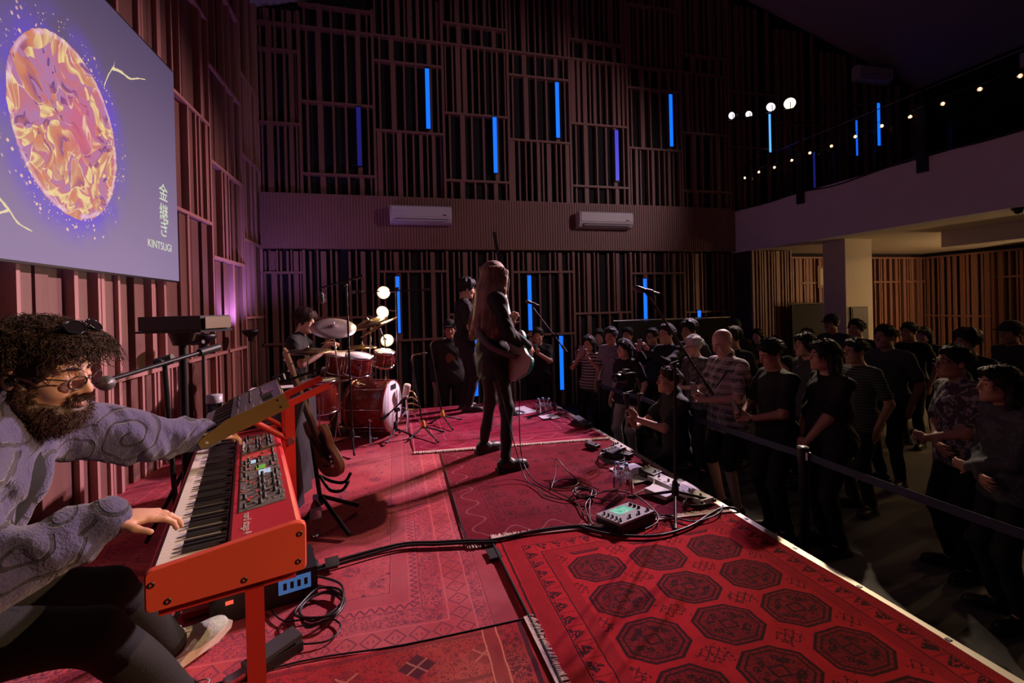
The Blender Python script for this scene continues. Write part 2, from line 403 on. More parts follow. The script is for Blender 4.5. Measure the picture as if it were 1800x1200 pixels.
# ------------------------------------------------------------------ rugs
def rug_mat(name, W, L, base, dark, light, bands, kind, ox=0.0, oy=0.0, wear=0.25):
    """W x L metres, local origin at a corner. bands: (from, to, type) measured in from the edge"""
    g = G(name); x, y, z = g.xyz()
    wob = g.noise(g.vec, 14.0, 2.0)-0.5
    px, py = x+wob*0.012, y+g.sin(x*9.0)*0.004+wob*0.010
    dx, dy = g.mn(px, W-px), g.mn(py, L-py)
    d = g.mn(dx, dy); hor = dy < dx
    s = hor*px+(1-hor)*py
    fine = g.noise(g.vec, 260.0, 2.0, 0.6); mid = g.noise(g.vec, 30.0, 3.0, 0.6); big = g.noise(g.vec, 1.7, 3.0)
    tx = g.voro(g.vec, 75.0, 'F1'); curl = g.noise(g.vec, 62.0, 1.0, 0.5, 1.6)
    D = None; Lt = None                                  # masks of dark and light yarn
    def acc(a, b): return b if a is None else g.mx(a, b)
    end = 0.0
    for a, b, t in bands:
        inb = (d > a)*(d < b); c = (a+b)/2; h = (b-a)/2; end = max(end, b)
        q = (d-c)/h
        if t == 'plain': D = acc(D, inb*0.65)
        elif t == 'line': D = acc(D, inb*0.95)
        elif t == 'pale': Lt = acc(Lt, inb*0.8)
        elif t == 'zig':
            tri = g.ab(g.fr(s/(h*2.2))-0.5)*4.0-1.0
            D = acc(D, inb*g.ss(g.ab(q-tri), 0.35, 0.6, 1.0, 0.0)*0.9)
        elif t == 'tree':
            u = g.fr(s/(h*2.4))-0.5
            D = acc(D, inb*g.mx(g.ss(g.ab(u)+q*0.22, 0.16, 0.24, 1.0, 0.0)*(q < 0.7)*g.ss(g.noise(g.vec, 90.0, 1.0), 0.38, 0.5), (g.ab(u) > 0.46)*0.5))
        elif t == 'fleck': D = acc(D, inb*g.ss(curl, 0.50, 0.56)*0.8)
        elif t == 'herring':
            D = acc(D, inb*g.ss(g.sin(s*520.0+g.ab(g.fr(q*2.0)-0.5)*16.0), 0.1, 0.6)*0.75)
        elif t == 'vine':
            wv = g.sin(s*(PI/h/1.5))
            Lt = acc(Lt, inb*g.ss(g.ab(q-wv*0.62), 0.05, 0.11, 1.0, 0.0)*0.55)
            D = acc(D, inb*g.ss(curl, 0.54, 0.60)*0.5)
        elif t == 'lattice':
            u = g.ab(g.fr(s/(h*2.0))-0.5)*2.0; r = u+g.ab(q)*0.9
            D = acc(D, inb*g.mx(g.ss(g.ab(r-0.85), 0.06, 0.14, 1.0, 0.0), g.ss(g.ab(g.fr(s/(h*0.5))-0.5), 0.1, 0.2, 1.0, 0.0)*g.ss(r, 0.3, 0.45, 1.0, 0.0))*0.8)
    fld = d > end
    if kind == 'gul':
        sx, sy, rx, ry = 0.357, 0.267, 0.147, 0.118
        ix, iy = g.fr((px-ox)/sx+0.5)-0.5, g.fr((py-oy)/sy+0.5)-0.5
        u, v = ix*(sx/rx), iy*(sy/ry); au, av = g.ab(u), g.ab(v)
        o = g.mx(g.mx(au, av), (au+av)*0.70)
        ang = g.m('ARCTAN2', v, u)
        ring = g.ss(g.ab(o-0.96), 0.035, 0.06, 1.0, 0.0); ring2 = g.ss(g.ab(o-0.80), 0.025, 0.045, 1.0, 0.0)
        beads = (o > 0.80)*(o < 0.97)*g.ss(g.ab(g.fr(ang*(24/(2*PI)))-0.5), 0.40, 0.46)
        inner = (o < 0.79)*g.ss(curl, 0.47, 0.54)*0.85
        quad = (o < 0.62)*g.ss(g.m('SUBTRACT', g.ab(u*v)*9.0, 0.55), -0.1, 0.1)*g.ss(curl, 0.36, 0.46)
        core = g.ss(g.ab(g.mx(au, av)-0.20), 0.03, 0.05, 1.0, 0.0)
        tint = (o < 0.97)*0.55
        m = g.mx(g.mx(g.mx(ring, ring2), g.mx(beads, inner)), g.mx(g.mx(quad, core), tint))
        jx, jy = g.fr((px-ox)/sx)-0.5, g.fr((py-oy)/sy)-0.5
        ju, jv = jx*sx, jy*sy
        star = g.ss(g.ab(g.sin(ju*150.0)*0.010+jv), 0.003, 0.005, 1.0, 0.0)*(g.ab(ju) < 0.062)
        st2 = g.ss(g.ab(g.sin(ju*150.0+2.0)*0.010+g.ab(jv)-0.026), 0.003, 0.005, 1.0, 0.0)*(g.ab(ju) < 0.05)
        dots = g.ss(g.voro(g.vec, 42.0, 'F1'), 0.22, 0.30, 1.0, 0.0)*(g.ab(ju) < 0.07)*(g.ab(jv) < 0.05)
        m = g.mx(m, g.mx(g.mx(star, st2), dots)*0.9)
        D = acc(D, fld*m)
    elif kind == 'flower':
        vp = g.voro(g.vec, 6.5, 'F1', 'Distance', 0.35)
        ang = g.noise(g.vec, 22.0, 1.0)
        m = g.mx(g.ss(g.ab(vp-0.26), 0.03, 0.07, 1.0, 0.0)*g.ss(curl, 0.4, 0.5), g.ss(vp, 0.10, 0.15, 1.0, 0.0))
        D = acc(D, fld*g.mx(m*0.8, g.ss(curl, 0.56, 0.62)*0.45))
    elif kind == 'scatter':
        vp = g.voro(g.vec, 5.0, 'F1', 'Distance', 0.9); vq = g.voro(g.vec, 16.0, 'F1', 'Distance', 0.8)
        m = g.mx(g.ss(vp, 0.20, 0.30, 1.0, 0.0)*g.ss(curl, 0.42, 0.52), g.ss(vq, 0.16, 0.24, 1.0, 0.0)*g.ss(g.noise(g.vec, 3.0), 0.45, 0.55))
        D = acc(D, fld*g.mx(m*0.9, g.ss(curl, 0.55, 0.61)*0.55))
    elif kind == 'cross':
        gx, gy = g.fr(px/0.26)-0.5, g.fr(py/0.22)-0.5
        o = g.ab(gx)+g.ab(gy)
        D = acc(D, fld*g.mx(g.ss(o, 0.26, 0.30, 1.0, 0.0)*g.mx(g.fl(g.fr(px/0.52)*2.0), 0.35)*0.9, g.mx(g.ss(curl, 0.54, 0.60)*0.6, (g.ab(gy) > 0.46)*0.5)))
        Lt = acc(Lt, fld*g.mx((g.ab(gx-gy) < 0.025), (g.ab(gx+gy) < 0.025))*(o < 0.3)*0.5)
    c = g.mix(g.mid if False else mid, tuple(v*0.82 for v in base), tuple(v*1.15 for v in base))
    c = g.mix(g.ss(fine, 0.35, 0.75)*0.35, c, tuple(v*0.6 for v in base)); c = g.mix(g.ss(g.noise(g.vec, 5.0, 4.0, 0.65), 0.42, 0.72)*0.45, c, tuple(v*0.45 for v in base))
    c = g.mix(g.ss(big, 0.4, 0.7)*wear, c, light)
    if D is not None: c = g.mix(D*(0.75+0.4*fine), c, dark)
    if Lt is not None: c = g.mix(Lt, c, light)
    g.col(c); g.set(0.95, Specular_IOR_Level=0.08); g.bump(fine, 0.5, 0.003)
    return g.mat
def rug(label, c, m, z0, th=0.006, n=26, group='patterned red rugs laid over the stage'):
    """c: near-left, near-right, far-right, far-left corners in plan"""
    P = [Vector(q) for q in c]; O = P[0]; b = MB(); rr = random.Random(len(label))
    ph = [rr.uniform(0, 6) for _ in range(4)]
    def pt(u, v, z):
        q = (P[0]*(1-u)+P[1]*u)*(1-v)+(P[3]*(1-u)+P[2]*u)*v
        w = 0.006*(math.sin(9*v+ph[0])+0.6*math.sin(17*v+ph[1]))*(1 if u in (0, 1) else 0)
        hv = 0.0022*(math.sin(7*u+5*v+ph[2])+math.sin(13*v-6*u+ph[3]))*(1 if 0 < u < 1 and 0 < v < 1 else 0.3)
        return (q.x-O.x+w, q.y-O.y, z+hv)
    top = [pt(i/n, j/n, th) for j in range(n+1) for i in range(n+1)]
    b.add(top, [(j*(n+1)+i, j*(n+1)+i+1, (j+1)*(n+1)+i+1, (j+1)*(n+1)+i) for j in range(n) for i in range(n)], True)
    k = n+1
    ed = [i for i in range(k)]+[j*k+n for j in range(1, k)]+[n*k+i for i in range(n-1, -1, -1)]+[j*k for j in range(n-1, 0, -1)]
    vs = [top[e] for e in ed]+[(top[e][0], top[e][1], 0.0) for e in ed]; E_ = len(ed)
    b.add(vs, [(i, i+E_, (i+1) % E_+E_, (i+1) % E_) for i in range(E_)])
    o = link('rug', b.mesh('rug', m)); o.location = (O.x, O.y, z0)
    return tag(o, label, 'rug', group)
fringe_m = mat('fringe_cotton', (0.72, 0.55, 0.46), 0.9, 0, 0.2, 60)
selv_m = mat('selvedge_black', (0.014, 0.012, 0.013), 0.9)
def fringe(par, a, b, outd, ln=0.045, z=0.004, step=0.007, seed=1):
    rr = random.Random(seed); a, b, outd = Vector(a), Vector(b), Vector(outd); L = (b-a).length; m = MB(); n = int(L/step)
    for i in range(n):
        p = a+(b-a)*((i+rr.random()*0.6)/n); q = outd*(ln*rr.uniform(0.75, 1.15))+(b-a).normalized()*rr.uniform(-0.008, 0.008)
        p3 = Vector((p.x, p.y, z+0.004)); q3 = Vector((p.x+q.x, p.y+q.y, z*0.4+rr.uniform(0.001, 0.006)))
        m.tube([p3, (p3+q3)/2+Vector((0, 0, rr.uniform(0.001, 0.005))), q3], 0.0032, 4, False)
    for k in range(1): m.box(((a.x+b.x)/2, (a.y+b.y)/2, z+0.003), (L, 0.018, 0.006), rz=math.atan2(b.y-a.y, b.x-a.x))
    return stuff(m.build('fringe', fringe_m, par))
def selvedge(par, pts, z=0.006, r=0.007):
    return MB().tube(bez([(p[0], p[1], z) for p in pts], 4), r, 6).build('selvedge', selv_m, par)
# the big worn rug under keyboards and drums
mA = rug_mat('rug_rose', 2.6, 4.2, (0.52, 0.075, 0.090), (0.16, 0.045, 0.075), (0.66, 0.19, 0.20),
             [(0.0, 0.006, 'pale'), (0.02, 0.13, 'herring'), (0.13, 0.134, 'line'), (0.14, 0.20, 'fleck'), (0.20, 0.204, 'pale'), (0.21, 0.31, 'lattice'), (0.315, 0.319, 'pale'), (0.33, 0.43, 'fleck'), (0.43, 0.434, 'line'), (0.44, 0.48, 'zig'), (0.49, 0.57, 'herring'), (0.575, 0.58, 'line')], 'scatter', wear=0.55)
rA = rug('wide worn rose rug under the red keyboard and the drum kit', ((-2.08, 1.72), (0.50, 1.90), (0.36, 5.95), (-2.08, 5.95)), mA, -0.012)
# small-figured rug in front of the camera
mD = rug_mat('rug_scarlet', 2.4, 2.4, (0.42, 0.032, 0.036), (0.055, 0.02, 0.03), (0.70, 0.25, 0.16),
             [(0.0, 0.02, 'line'), (0.03, 0.11, 'fleck'), (0.11, 0.116, 'pale'), (0.12, 0.17, 'herring'), (0.17, 0.176, 'pale')], 'cross', wear=0.35)
rD = rug('scarlet rug with dark lozenges and crosses, cut off by the lower picture edge', ((-1.9, -0.3), (0.56, -0.3), (0.52, 1.93), (-1.9, 1.90)), mD, -0.006)
fringe(rD, (0.525, 1.93), (0.565, 1.0), (1, 0.03), 0.04, 0.006, 0.006, 3)
selvedge(rD, [(-1.9, 1.905), (-1.0, 1.89), (-0.4, 1.945), (0.0, 1.92), (0.52, 1.93)], 0.002, 0.0035)
# centre, dark
mB = rug_mat('rug_maroon', 1.74, 1.78, (0.19, 0.011, 0.024), (0.035, 0.008, 0.014), (0.34, 0.10, 0.12),
             [(0.0, 0.012, 'line'), (0.03, 0.20, 'vine'), (0.21, 0.215, 'line'), (0.23, 0.29, 'fleck'), (0.30, 0.305, 'line')], 'flower', wear=0.12)
rB = rug('dark maroon rug under the long-haired singer and the pedals', ((0.372, 2.60), (2.09, 2.50), (2.09, 4.34), (0.39, 4.40)), mB, -0.006)
selvedge(rB, [(0.372, 2.62), (0.378, 3.4), (0.39, 4.36)], 0.004, 0.005)
fringe(rB, (0.372, 2.615), (0.53, 2.61), (0, -1), 0.04, 0.002, 0.006, 4)
# rear, magenta
mC = rug_mat('rug_crimson', 1.94, 2.1, (0.32, 0.018, 0.052), (0.07, 0.014, 0.03), (0.55, 0.18, 0.22),
             [(0.0, 0.01, 'pale'), (0.04, 0.20, 'vine'), (0.21, 0.215, 'pale'), (0.25, 0.32, 'fleck'), (0.33, 0.334, 'pale')], 'flower', wear=0.25)
rC = rug('crimson rug with a scalloped border at the back of the stage by the bassist', ((0.15, 4.42), (2.09, 4.26), (2.09, 6.36), (0.10, 6.36)), mC, 0.0)
fringe(rC, (0.14, 4.43), (2.09, 4.265), (0.05, -1), 0.035, 0.008, 0.006, 5)
# front right, octagons
mE = rug_mat('rug_octagons', 1.58, 2.6, (0.50, 0.018, 0.028), (0.022, 0.010, 0.013), (0.55, 0.10, 0.10),
             [(0.0, 0.012, 'line'), (0.02, 0.10, 'herring'), (0.105, 0.112, 'line'), (0.115, 0.19, 'tree'), (0.195, 0.202, 'line'), (0.205, 0.26, 'herring')], 'gul', 0.43, 1.90, 0.06)
rE = rug('bright red rug with rows of black octagons beside the stage edge', ((0.56, 0.02), (2.09, 0.02), (2.09, 2.50), (0.515, 2.63)), mE, 0.0)
# octagon grid is laid out from local (0.43, 1.90), world (0.95, 1.92)
fringe(rE, (0.52, 2.632), (2.09, 2.512), (0.06, 1), 0.05, 0.010, 0.006, 6)
selvedge(rE, [(0.515, 2.63), (0.53, 2.2), (0.55, 1.6), (0.56, 0.5)], 0.008, 0.008)

# ------------------------------------------------------------------ projection screen with its picture
g = G('projected_picture'); x, y, z = g.xyz()
# local: x along the wall (world Y), z up
ex, ez = x-3.60, z-2.60
ca, sa = math.cos(0.28), math.sin(0.28)
a_, b_ = ex*ca+ez*sa, ez*ca-ex*sa
rad = g.m('SQRT', (a_/0.50)*(a_/0.50)+(b_/0.575)*(b_/0.575))
warp = g.noise(g.vec, 1.6, 2.0, 0.5, 0.8, True)
wv = g.vadd(g.vec, g.vadd(warp, (0.55, 0.55, 0.55), 'MULTIPLY'))
vc = g.sep(g.voro(wv, 4.5, 'F1', 'Color'))[0]
n1 = g.noise(wv, 2.0, 2.0, 0.55, 1.2)+g.sep(g.voro(wv, 12.0, 'F1', 'Color'))[1]*0.16
gold = g.ramp(g.fr(n1*2.6+vc*0.7), [(0.0, (0.09, 0.03, 0.22)), (0.10, (0.36, 0.10, 0.16)), (0.28, (0.62, 0.20, 0.10)), (0.46, (0.58, 0.26, 0.17)), (0.60, (0.85, 0.66, 0.28)), (0.68, (0.55, 0.14, 0.17)), (0.86, (0.42, 0.17, 0.36))])
pink = g.ss(g.m('SQRT', (ex-0.12)*(ex-0.12)*1.6+(ez-0.05)*(ez-0.05)), 0.05, 0.33, 0.75, 0.0)
egg = g.mix(pink, gold, (0.62, 0.10, 0.18))
crack = g.ss(g.voro(wv, 4.5, 'DISTANCE_TO_EDGE'), 0.004, 0.02, 1.0, 0.0)*g.ss(g.noise(g.vec, 4.0), 0.45, 0.6)
egg = g.mix(crack*0.6, egg, (1.0, 0.86, 0.55))
rim = g.ss(g.ab(rad-0.97), 0.0, 0.045, 1.0, 0.0)*g.ss(g.noise(g.vec, 8.0, 2.0), 0.35, 0.6)
egg = g.mix(rim*0.7, egg, (0.85, 0.55, 0.75))
bgt = g.ss(z, 1.6, 3.8)
bg = g.mix(bgt, (0.23, 0.17, 0.32), (0.055, 0.045, 0.115))
glow = g.ss(rad, 0.9, 1.45, 1.0, 0.0)*g.ss(g.noise(g.vec, 2.6, 2.0), 0.30, 0.62)
bg = g.mix(glow*0.9, bg, (0.10, 0.05, 0.62))
dots = g.ss(g.voro(g.vec, 19.0, 'F1'), 0.16, 0.24, 1.0, 0.0)*(rad < 1.28)*g.ss(g.noise(g.vec, 7.0), 0.48, 0.56)
dot2 = g.ss(g.voro(g.vec, 40.0, 'F1'), 0.14, 0.26, 1.0, 0.0)*(rad < 1.22)*g.ss(g.noise(g.vec, 5.0), 0.45, 0.52)
bg = g.mix(g.mx(dots, dot2), bg, (0.85, 0.52, 0.42))
pic = g.mix(rad+(g.noise(g.vec, 14.0, 3.0)-0.5)*0.06 < 1.0, bg, egg)
g.col((0.05, 0.05, 0.05)); g.set(0.8, Emission_Color=pic, Emission_Strength=0.92)
scr = thing('projection_screen', 'large hanging projection screen showing a glowing golden egg', 'screen', (XL+0.06, 3.4, 1.70))
# fabric local axes: x = world Y, z = world Z
sm = MB().b2((1.55, -0.012, 1.70), (5.10, 0.0, 3.72)).mesh('fabric', g.mat)
so = link('fabric', sm); so.matrix_basis = Matrix.Translation((XL+0.065, 0, 0)) @ Matrix(((0, -1, 0, 0), (1, 0, 0, 0), (0, 0, 1, 0), (0, 0, 0, 1)))
so.parent = scr; so.matrix_parent_inverse = scr.matrix_basis.inverted()
blk = mat('black_metal', (0.012, 0.012, 0.013), 0.42, 0.3, 0.2, 12)
blkp = mat('black_plastic', (0.016, 0.016, 0.017), 0.5, 0, 0.2, 12)
MB().b2((XL+0.06, 1.55, 1.685), (XL+0.075, 5.10, 1.70)).build('weight_bar', blk, scr)
MB().b2((XL+0.06, 1.55, 3.72), (XL+0.075, 5.10, 3.735)).build('top_bar', blk, scr)
txt_m = emit('projected_white', (0.62, 0.68, 0.50), 1.0); gold_m = emit('projected_gold', (0.75, 0.62, 0.36), 1.0)
TM = lambda y, z: Matrix.Translation((XL+0.0785, y, z)) @ Matrix(((0, 0, 1, 0), (1, 0, 0, 0), (0, 1, 0, 0), (0, 0, 0, 1)))
for ch, zz in (('\u91d1', 2.43), ('\u7d99', 2.25), ('\u304e', 2.10)):
    text_mesh('lettering', ch, 0.17, txt_m, TM(4.83, zz), scr, align='CENTER')
text_mesh('lettering', 'KINTSUGI', 0.098, txt_m, TM(4.745, 1.965), scr, align='CENTER')
for pts, r in (([(3.98, 3.06), (4.03, 3.16), (4.09, 3.25), (4.12, 3.30), (4.14, 3.40)], 0.016), ([(4.09, 3.25), (4.20, 3.28), (4.33, 3.29), (4.45, 3.35), (4.57, 3.40)], 0.014),
               ([(2.9, 2.2), (3.0, 2.05), (3.09, 1.97), (3.15, 1.91), (3.25, 1.88)], 0.014), ([(3.09, 1.97), (3.0, 1.93), (2.9, 1.9)], 0.01)):
    P = bez([(XL+0.078, a, b) for a, b in pts], 6); m = MB(); rr = random.Random(1)
    L1 = []; L2 = []
    for i, p in enumerate(P):
        wd = r*(1-0.8*i/len(P))*rr.uniform(0.7, 1.2)
        L1.append(p+Vector((0, 0, wd))); L2.append(p-Vector((0, wd*0.3, wd)))
    n = len(P); m.add([v for v in L1+L2]+[v-Vector((0.001, 0, 0)) for v in L1+L2], [(i, i+1, n+i+1, n+i) for i in range(n-1)]+[(2*n+i, 3*n+i, 3*n+i+1, 2*n+i+1) for i in range(n-1)])
    m.build('gold_crack', gold_m, scr)

# ------------------------------------------------------------------ light tubes in the slat walls
blue = emit('tube_blue', (0.004, 0.13, 1.0), 1.5); dimblue = emit('tube_dim', (0.03, 0.03, 0.40), 0.35); violet = emit('tube_violet', (0.06, 0.06, 0.80), 0.8)
for x, z0, z1, m, lab in (
    (-0.52, 3.87, 4.88, dimblue, 'dim indigo light tube nearest the left wall above the ribbed band'),
    (0.67, 4.60, 5.67, blue, 'bright blue tube above the air conditioner nearest the screen'),
    (1.89, 3.87, 4.90, blue, 'blue light tube set low between the two air conditioners'),
    (3.14, 4.61, 5.67, blue, 'blue light tube set high above the second air conditioner'),
    (4.38, 3.84, 4.84, violet, 'violet-blue light tube low above the second air conditioner'),
    (5.63, 4.60, 5.67, blue, 'blue light tube high on the slats nearest the stage lamps'),
    (0.06, 0.95, 1.95, blue, 'blue light tube beside the three warm bulbs behind the drums'),
    (2.49, 0.91, 1.95, blue, 'blue light tube on the slats just beside the singer'),
    (3.10, -0.26, 0.78, blue, 'low blue light tube beside the middle microphone stand'),
    (4.94, 0.92, 1.87, blue, 'blue light tube on the slats above the waiting crowd'),
    (6.20, 0.2, 1.19, blue, 'blue light tube of which only the tip shows above the crowd'),
    (1.42, -0.26, 0.78, blue, 'low blue light tube between hooded man and bassist'),
    (8.10, 4.63, 5.58, emit('tube_cyan', (0.10, 0.40, 1.0), 1.4), 'pale blue tube beneath the stage lamps on the balcony'),
    (9.30, 3.9, 4.7, dimblue, 'faint indigo light tube behind the first balcony post'),
    (10.56, 4.70, 5.52, emit('tube_thin', (0.01, 0.13, 1.0), 1.0), 'slim blue light tube between string bulbs on the balcony wall'),
    (11.24, 4.98, 5.98, blue, 'tall blue tube farthest along the balcony wall')):
    w_ = 0.022 if 'slim' in lab or 'faint' in lab or 'pale' in lab else 0.036
    t = thing('light_tube', lab, 'light', (x, YB-0.1, z0), 'blue light tubes in the slat wall')
    MB().b2((x-w_, YB-0.125, z0), (x+w_, YB-0.112, z1)).build('tube', m, t)
    MB().b2((x-w_-0.008, YB-0.112, z0-0.02), (x+w_+0.008, YB-0.09, z1+0.02)).build('channel', blk, t)

# ------------------------------------------------------------------ air conditioners
ac_m = mat('ac_white', (0.60, 0.57, 0.58), 0.45, 0, 0.04); slot_m = mat('ac_slot', (0.02, 0.02, 0.022), 0.6)
def aircon(x, y, z, W, label, rz=0.0):
    t = thing('air_conditioner', label, 'air conditioner', (x, y, z), 'wall air conditioners', rz)
    prof = [(0, 0.0), (0, 0.30), (-0.16, 0.315), (-0.20, 0.29), (-0.215, 0.20), (-0.205, 0.085), (-0.16, 0.02), (-0.10, 0.0)]
    M = Matrix.Translation((0, 0, 0))
    def bld(m, name, mm, par):
        me = m.mesh(name, mm); o = link(name, me); o.parent = par; return o
    m = MB(); k = len(prof)
    vs = [(sx*W/2, p[0], p[1]) for sx in (-1, 1) for p in prof]
    m.add(vs, [(i, (i+1) % k, k+(i+1) % k, k+i) for i in range(k)]+[tuple(range(k)), tuple(range(2*k-1, k-1, -1))])
    bld(m, 'casing', ac_m, t)
    bld(MB().b2((-W/2+0.03, -0.222, 0.118), (W/2-0.03, -0.208, 0.285)), 'front_panel', ac_m, t)
    bld(MB().box((0, -0.196, 0.058), (W-0.16, 0.02, 0.045), Matrix.Rotation(0.5, 3, 'X')), 'outlet', slot_m, t)
    bld(MB().box((0, -0.212, 0.052), (W-0.17, 0.006, 0.035), Matrix.Rotation(0.75, 3, 'X')), 'flap', ac_m, t)
    for q in range(3): bld(MB().box((-W*0.3+q*W*0.22, -0.206, 0.056), (0.004, 0.012, 0.04), Matrix.Rotation(0.5, 3, 'X')), 'vane', ac_m, t)
    bld(MB().b2((W/2-0.16, -0.2235, 0.135), (W/2-0.10, -0.2215, 0.155)), 'display', slot_m, t)
    return t
aircon(0.49, YB-0.17, 2.85, 1.06, 'white wall air conditioner on the ribbed band, the one nearer the screen')
aircon(4.0, YB-0.17, 2.84, 1.12, 'white wall air conditioner on the ribbed band, the one nearer the balcony')
aircon(10.96, YB-0.10, 6.42, 1.0, 'shadowed air conditioner high on the wall above the balcony')
aircon(XR-0.02, 6.0, 6.05, 1.0, 'air conditioner on the far wall at the picture edge, above the balcony', PI/2)

# ------------------------------------------------------------------ balcony rail, bulbs, stage lamps
rl = thing('balcony_railing', 'glass railing with thick black posts along the white balcony', 'railing', (7.2, 4.0, 3.28))
gg = G('rail_glass'); gg.xyz(); nn = gg.noise(gg.vec, 3.0)
gg.col((0.9, 0.95, 0.95)); gg.set(gg.ss(nn, 0.0, 1.0, 0.01, 0.04), Transmission_Weight=1.0, IOR=1.08)
py = [8.3, 6.58, 4.64, 2.7, 0.8]
for y in py[1:]: MB().b2((7.03, y-0.055, 3.08), (7.10, y+0.055, 4.02)).build('post', blk, rl)
for a, b in zip(py[:-1], py[1:]):
    MB().b2((7.11, b+0.03, 3.30), (7.122, a-0.03, 4.20)).build('glass_panel', gg.mat, rl)
    MB().b2((7.108, b+0.03, 4.20), (7.124, a-0.03, 4.208)).build('edge_cap', mat('edge_steel', (0.5, 0.5, 0.52), 0.25, 1.0), rl)
sl = thing('string_light', 'string of small clear bulbs strung along the balcony glass', 'string lights', (7.05, 5.7, 3.9))
bulb_m = emit('bulb_warm', (1.0, 0.66, 0.36), 2.2); glass_b = mat('bulb_socket', (0.02, 0.02, 0.02), 0.5)
ys = [7.84, 7.47, 7.09, 6.70, 6.33, 5.93, 5.53, 5.13, 4.75, 4.36, 3.97, 3.60, 3.2]
MB().tube(bez([(7.02, y, 3.955+(0.0 if i % 2 else 0.02)) for i, y in enumerate([8.2]+ys+[2.6])], 5), 0.004, 5).build('cable', blkp, sl)
for i, y in enumerate(ys):
    zz = 3.89+0.012*math.sin(i*2.1)
    b = MB().ball((7.02, y, zz), 0.026).build('bulb', mat('bulb_glass_%d' % (i % 2), (0.75, 0.62, 0.45), 0.1, 0, 0.1, 20, Transmission_Weight=0.6), sl)
    MB().ball((7.02, y, zz), (0.007, 0.007, 0.012)).build('filament', emit('filament', (1.0, 0.72, 0.42), (40.0)), b)
    MB().cyl((7.02, y, zz+0.022), (7.02, y, zz+0.06), 0.011).build('socket', glass_b, b)
cb = MB().tube(bez([(7.09, 8.3, 3.3), (7.088, 7.4, 3.27), (7.088, 6.6, 3.29), (7.088, 5.9, 3.24), (7.088, 4.75, 3.31), (7.088, 3.9, 3.27), (7.088, 2.8, 3.3)], 8), 0.012, 6).build('cable', blkp)
tag(cb, 'black cable sagging along the top of the white balcony face', 'cable')
dm = thing('dome_camera', 'small black dome camera under the balcony edge', 'camera', (7.25, 3.74, 2.4))
MB().lathe((7.22, 3.74, 2.40), (0, 0, -1), [(0.06, 0), (0.06, 0.02), (0.05, 0.025)], 18).build('base', blkp, dm)
MB().ball((7.22, 3.74, 2.372), (0.043, 0.043, 0.043)).build('dome', mat('dome_gloss', (0.006, 0.006, 0.008), 0.08), dm)
ls = thing('lighting_stand', 'black tripod lighting stand with a crossbar on the balcony', 'stand', (7.5, 7.8, 3.2))
MB().cyl((7.72, 7.62, 3.25), (7.35, 7.35, 5.05), 0.018).build('pole', blk, ls)
MB().cyl((6.62, 7.98, 5.05), (7.62, 7.05, 5.05), 0.016).build('crossbar', blk, ls)
for a in (0.3, 2.4, 4.5): MB().cyl((7.66, 7.60, 3.65), (7.70+0.32*math.cos(a), 7.62+0.32*math.sin(a), 3.21), 0.012).build('leg', blk, ls)
aims = [(-1.9, 4.6, 1.2), (-0.8, 4.6, 0.2), (0.9, 4.4, 0.4), (0.5, 1.7, 0.2)]
labs = ['small white stage lamp at the far end of the crossbar', 'small white stage lamp second from the far end of the crossbar', 'violet-white stage lamp beside the brightest warm one', 'largest and brightest warm stage lamp on the balcony']
for p, a, lb, c, e, r in zip(LAMP, aims, labs, ((1, 0.86, 0.95), (1, 0.86, 0.97), (0.95, 0.82, 1.0), (1.0, 0.86, 0.55)), (2.2, 2.2, 2.4, 2.6), (0.07, 0.07, 0.085, 0.105)):
    P = Vector(p); d = (Vector(a)-P).normalized()
    t = thing('stage_lamp', lb, 'stage lamp', p, 'stage lamps on the balcony')
    MB().lathe(P-d*0.20, d, [(0.03, 0.0), (0.07, 0.03), (r+0.008, 0.10), (r+0.012, 0.215), (r, 0.215), (r, 0.19)], 20).build('can', blk, t)
    MB().lathe(P-d*0.015, d, [(r, 0.0), (r*0.9, 0.012), (0.001, 0.02)], 20).build('lens', emit('lens_'+lb[:9], c, e), t)
    MB().tube(bez([P+Vector((0.07, 0.07, -0.02))-d*0.08, P+Vector((0.08, 0.08, -0.1))-d*0.08, P+Vector((0, 0, -0.11))-d*0.08, P+Vector((-0.08, -0.08, -0.1))-d*0.08, P+Vector((-0.07, -0.07, -0.02))-d*0.08], 4), 0.008, 6).build('yoke', blk, t)
# framed notice and lamp under the balcony
nf = thing('wall_notice', 'small pale framed notice on the slats beside the pillar', 'notice', (9.45, YB-0.12, 1.7))
MB().b2((9.32, YB-0.135, 1.62), (9.72, YB-0.10, 2.12)).build('frame', wood, nf); MB().b2((9.38, YB-0.14, 1.68), (9.66, YB-0.132, 2.06)).build('sheet', mat('paper_cream', (0.5, 0.45, 0.36), 0.8), nf)
pf = thing('wall_frame', 'dark picture frame hung low on the cream pillar', 'frame', (8.0, 6.28, 0.9))
MB().b2((7.78, 6.262, 0.62), (8.16, 6.288, 1.22)).build('frame', blk, pf); MB().b2((7.81, 6.258, 0.65), (8.13, 6.264, 1.19)).build('print', mat('dark_print', (0.05, 0.035, 0.03), 0.5, 0, 0.5, 9), pf)
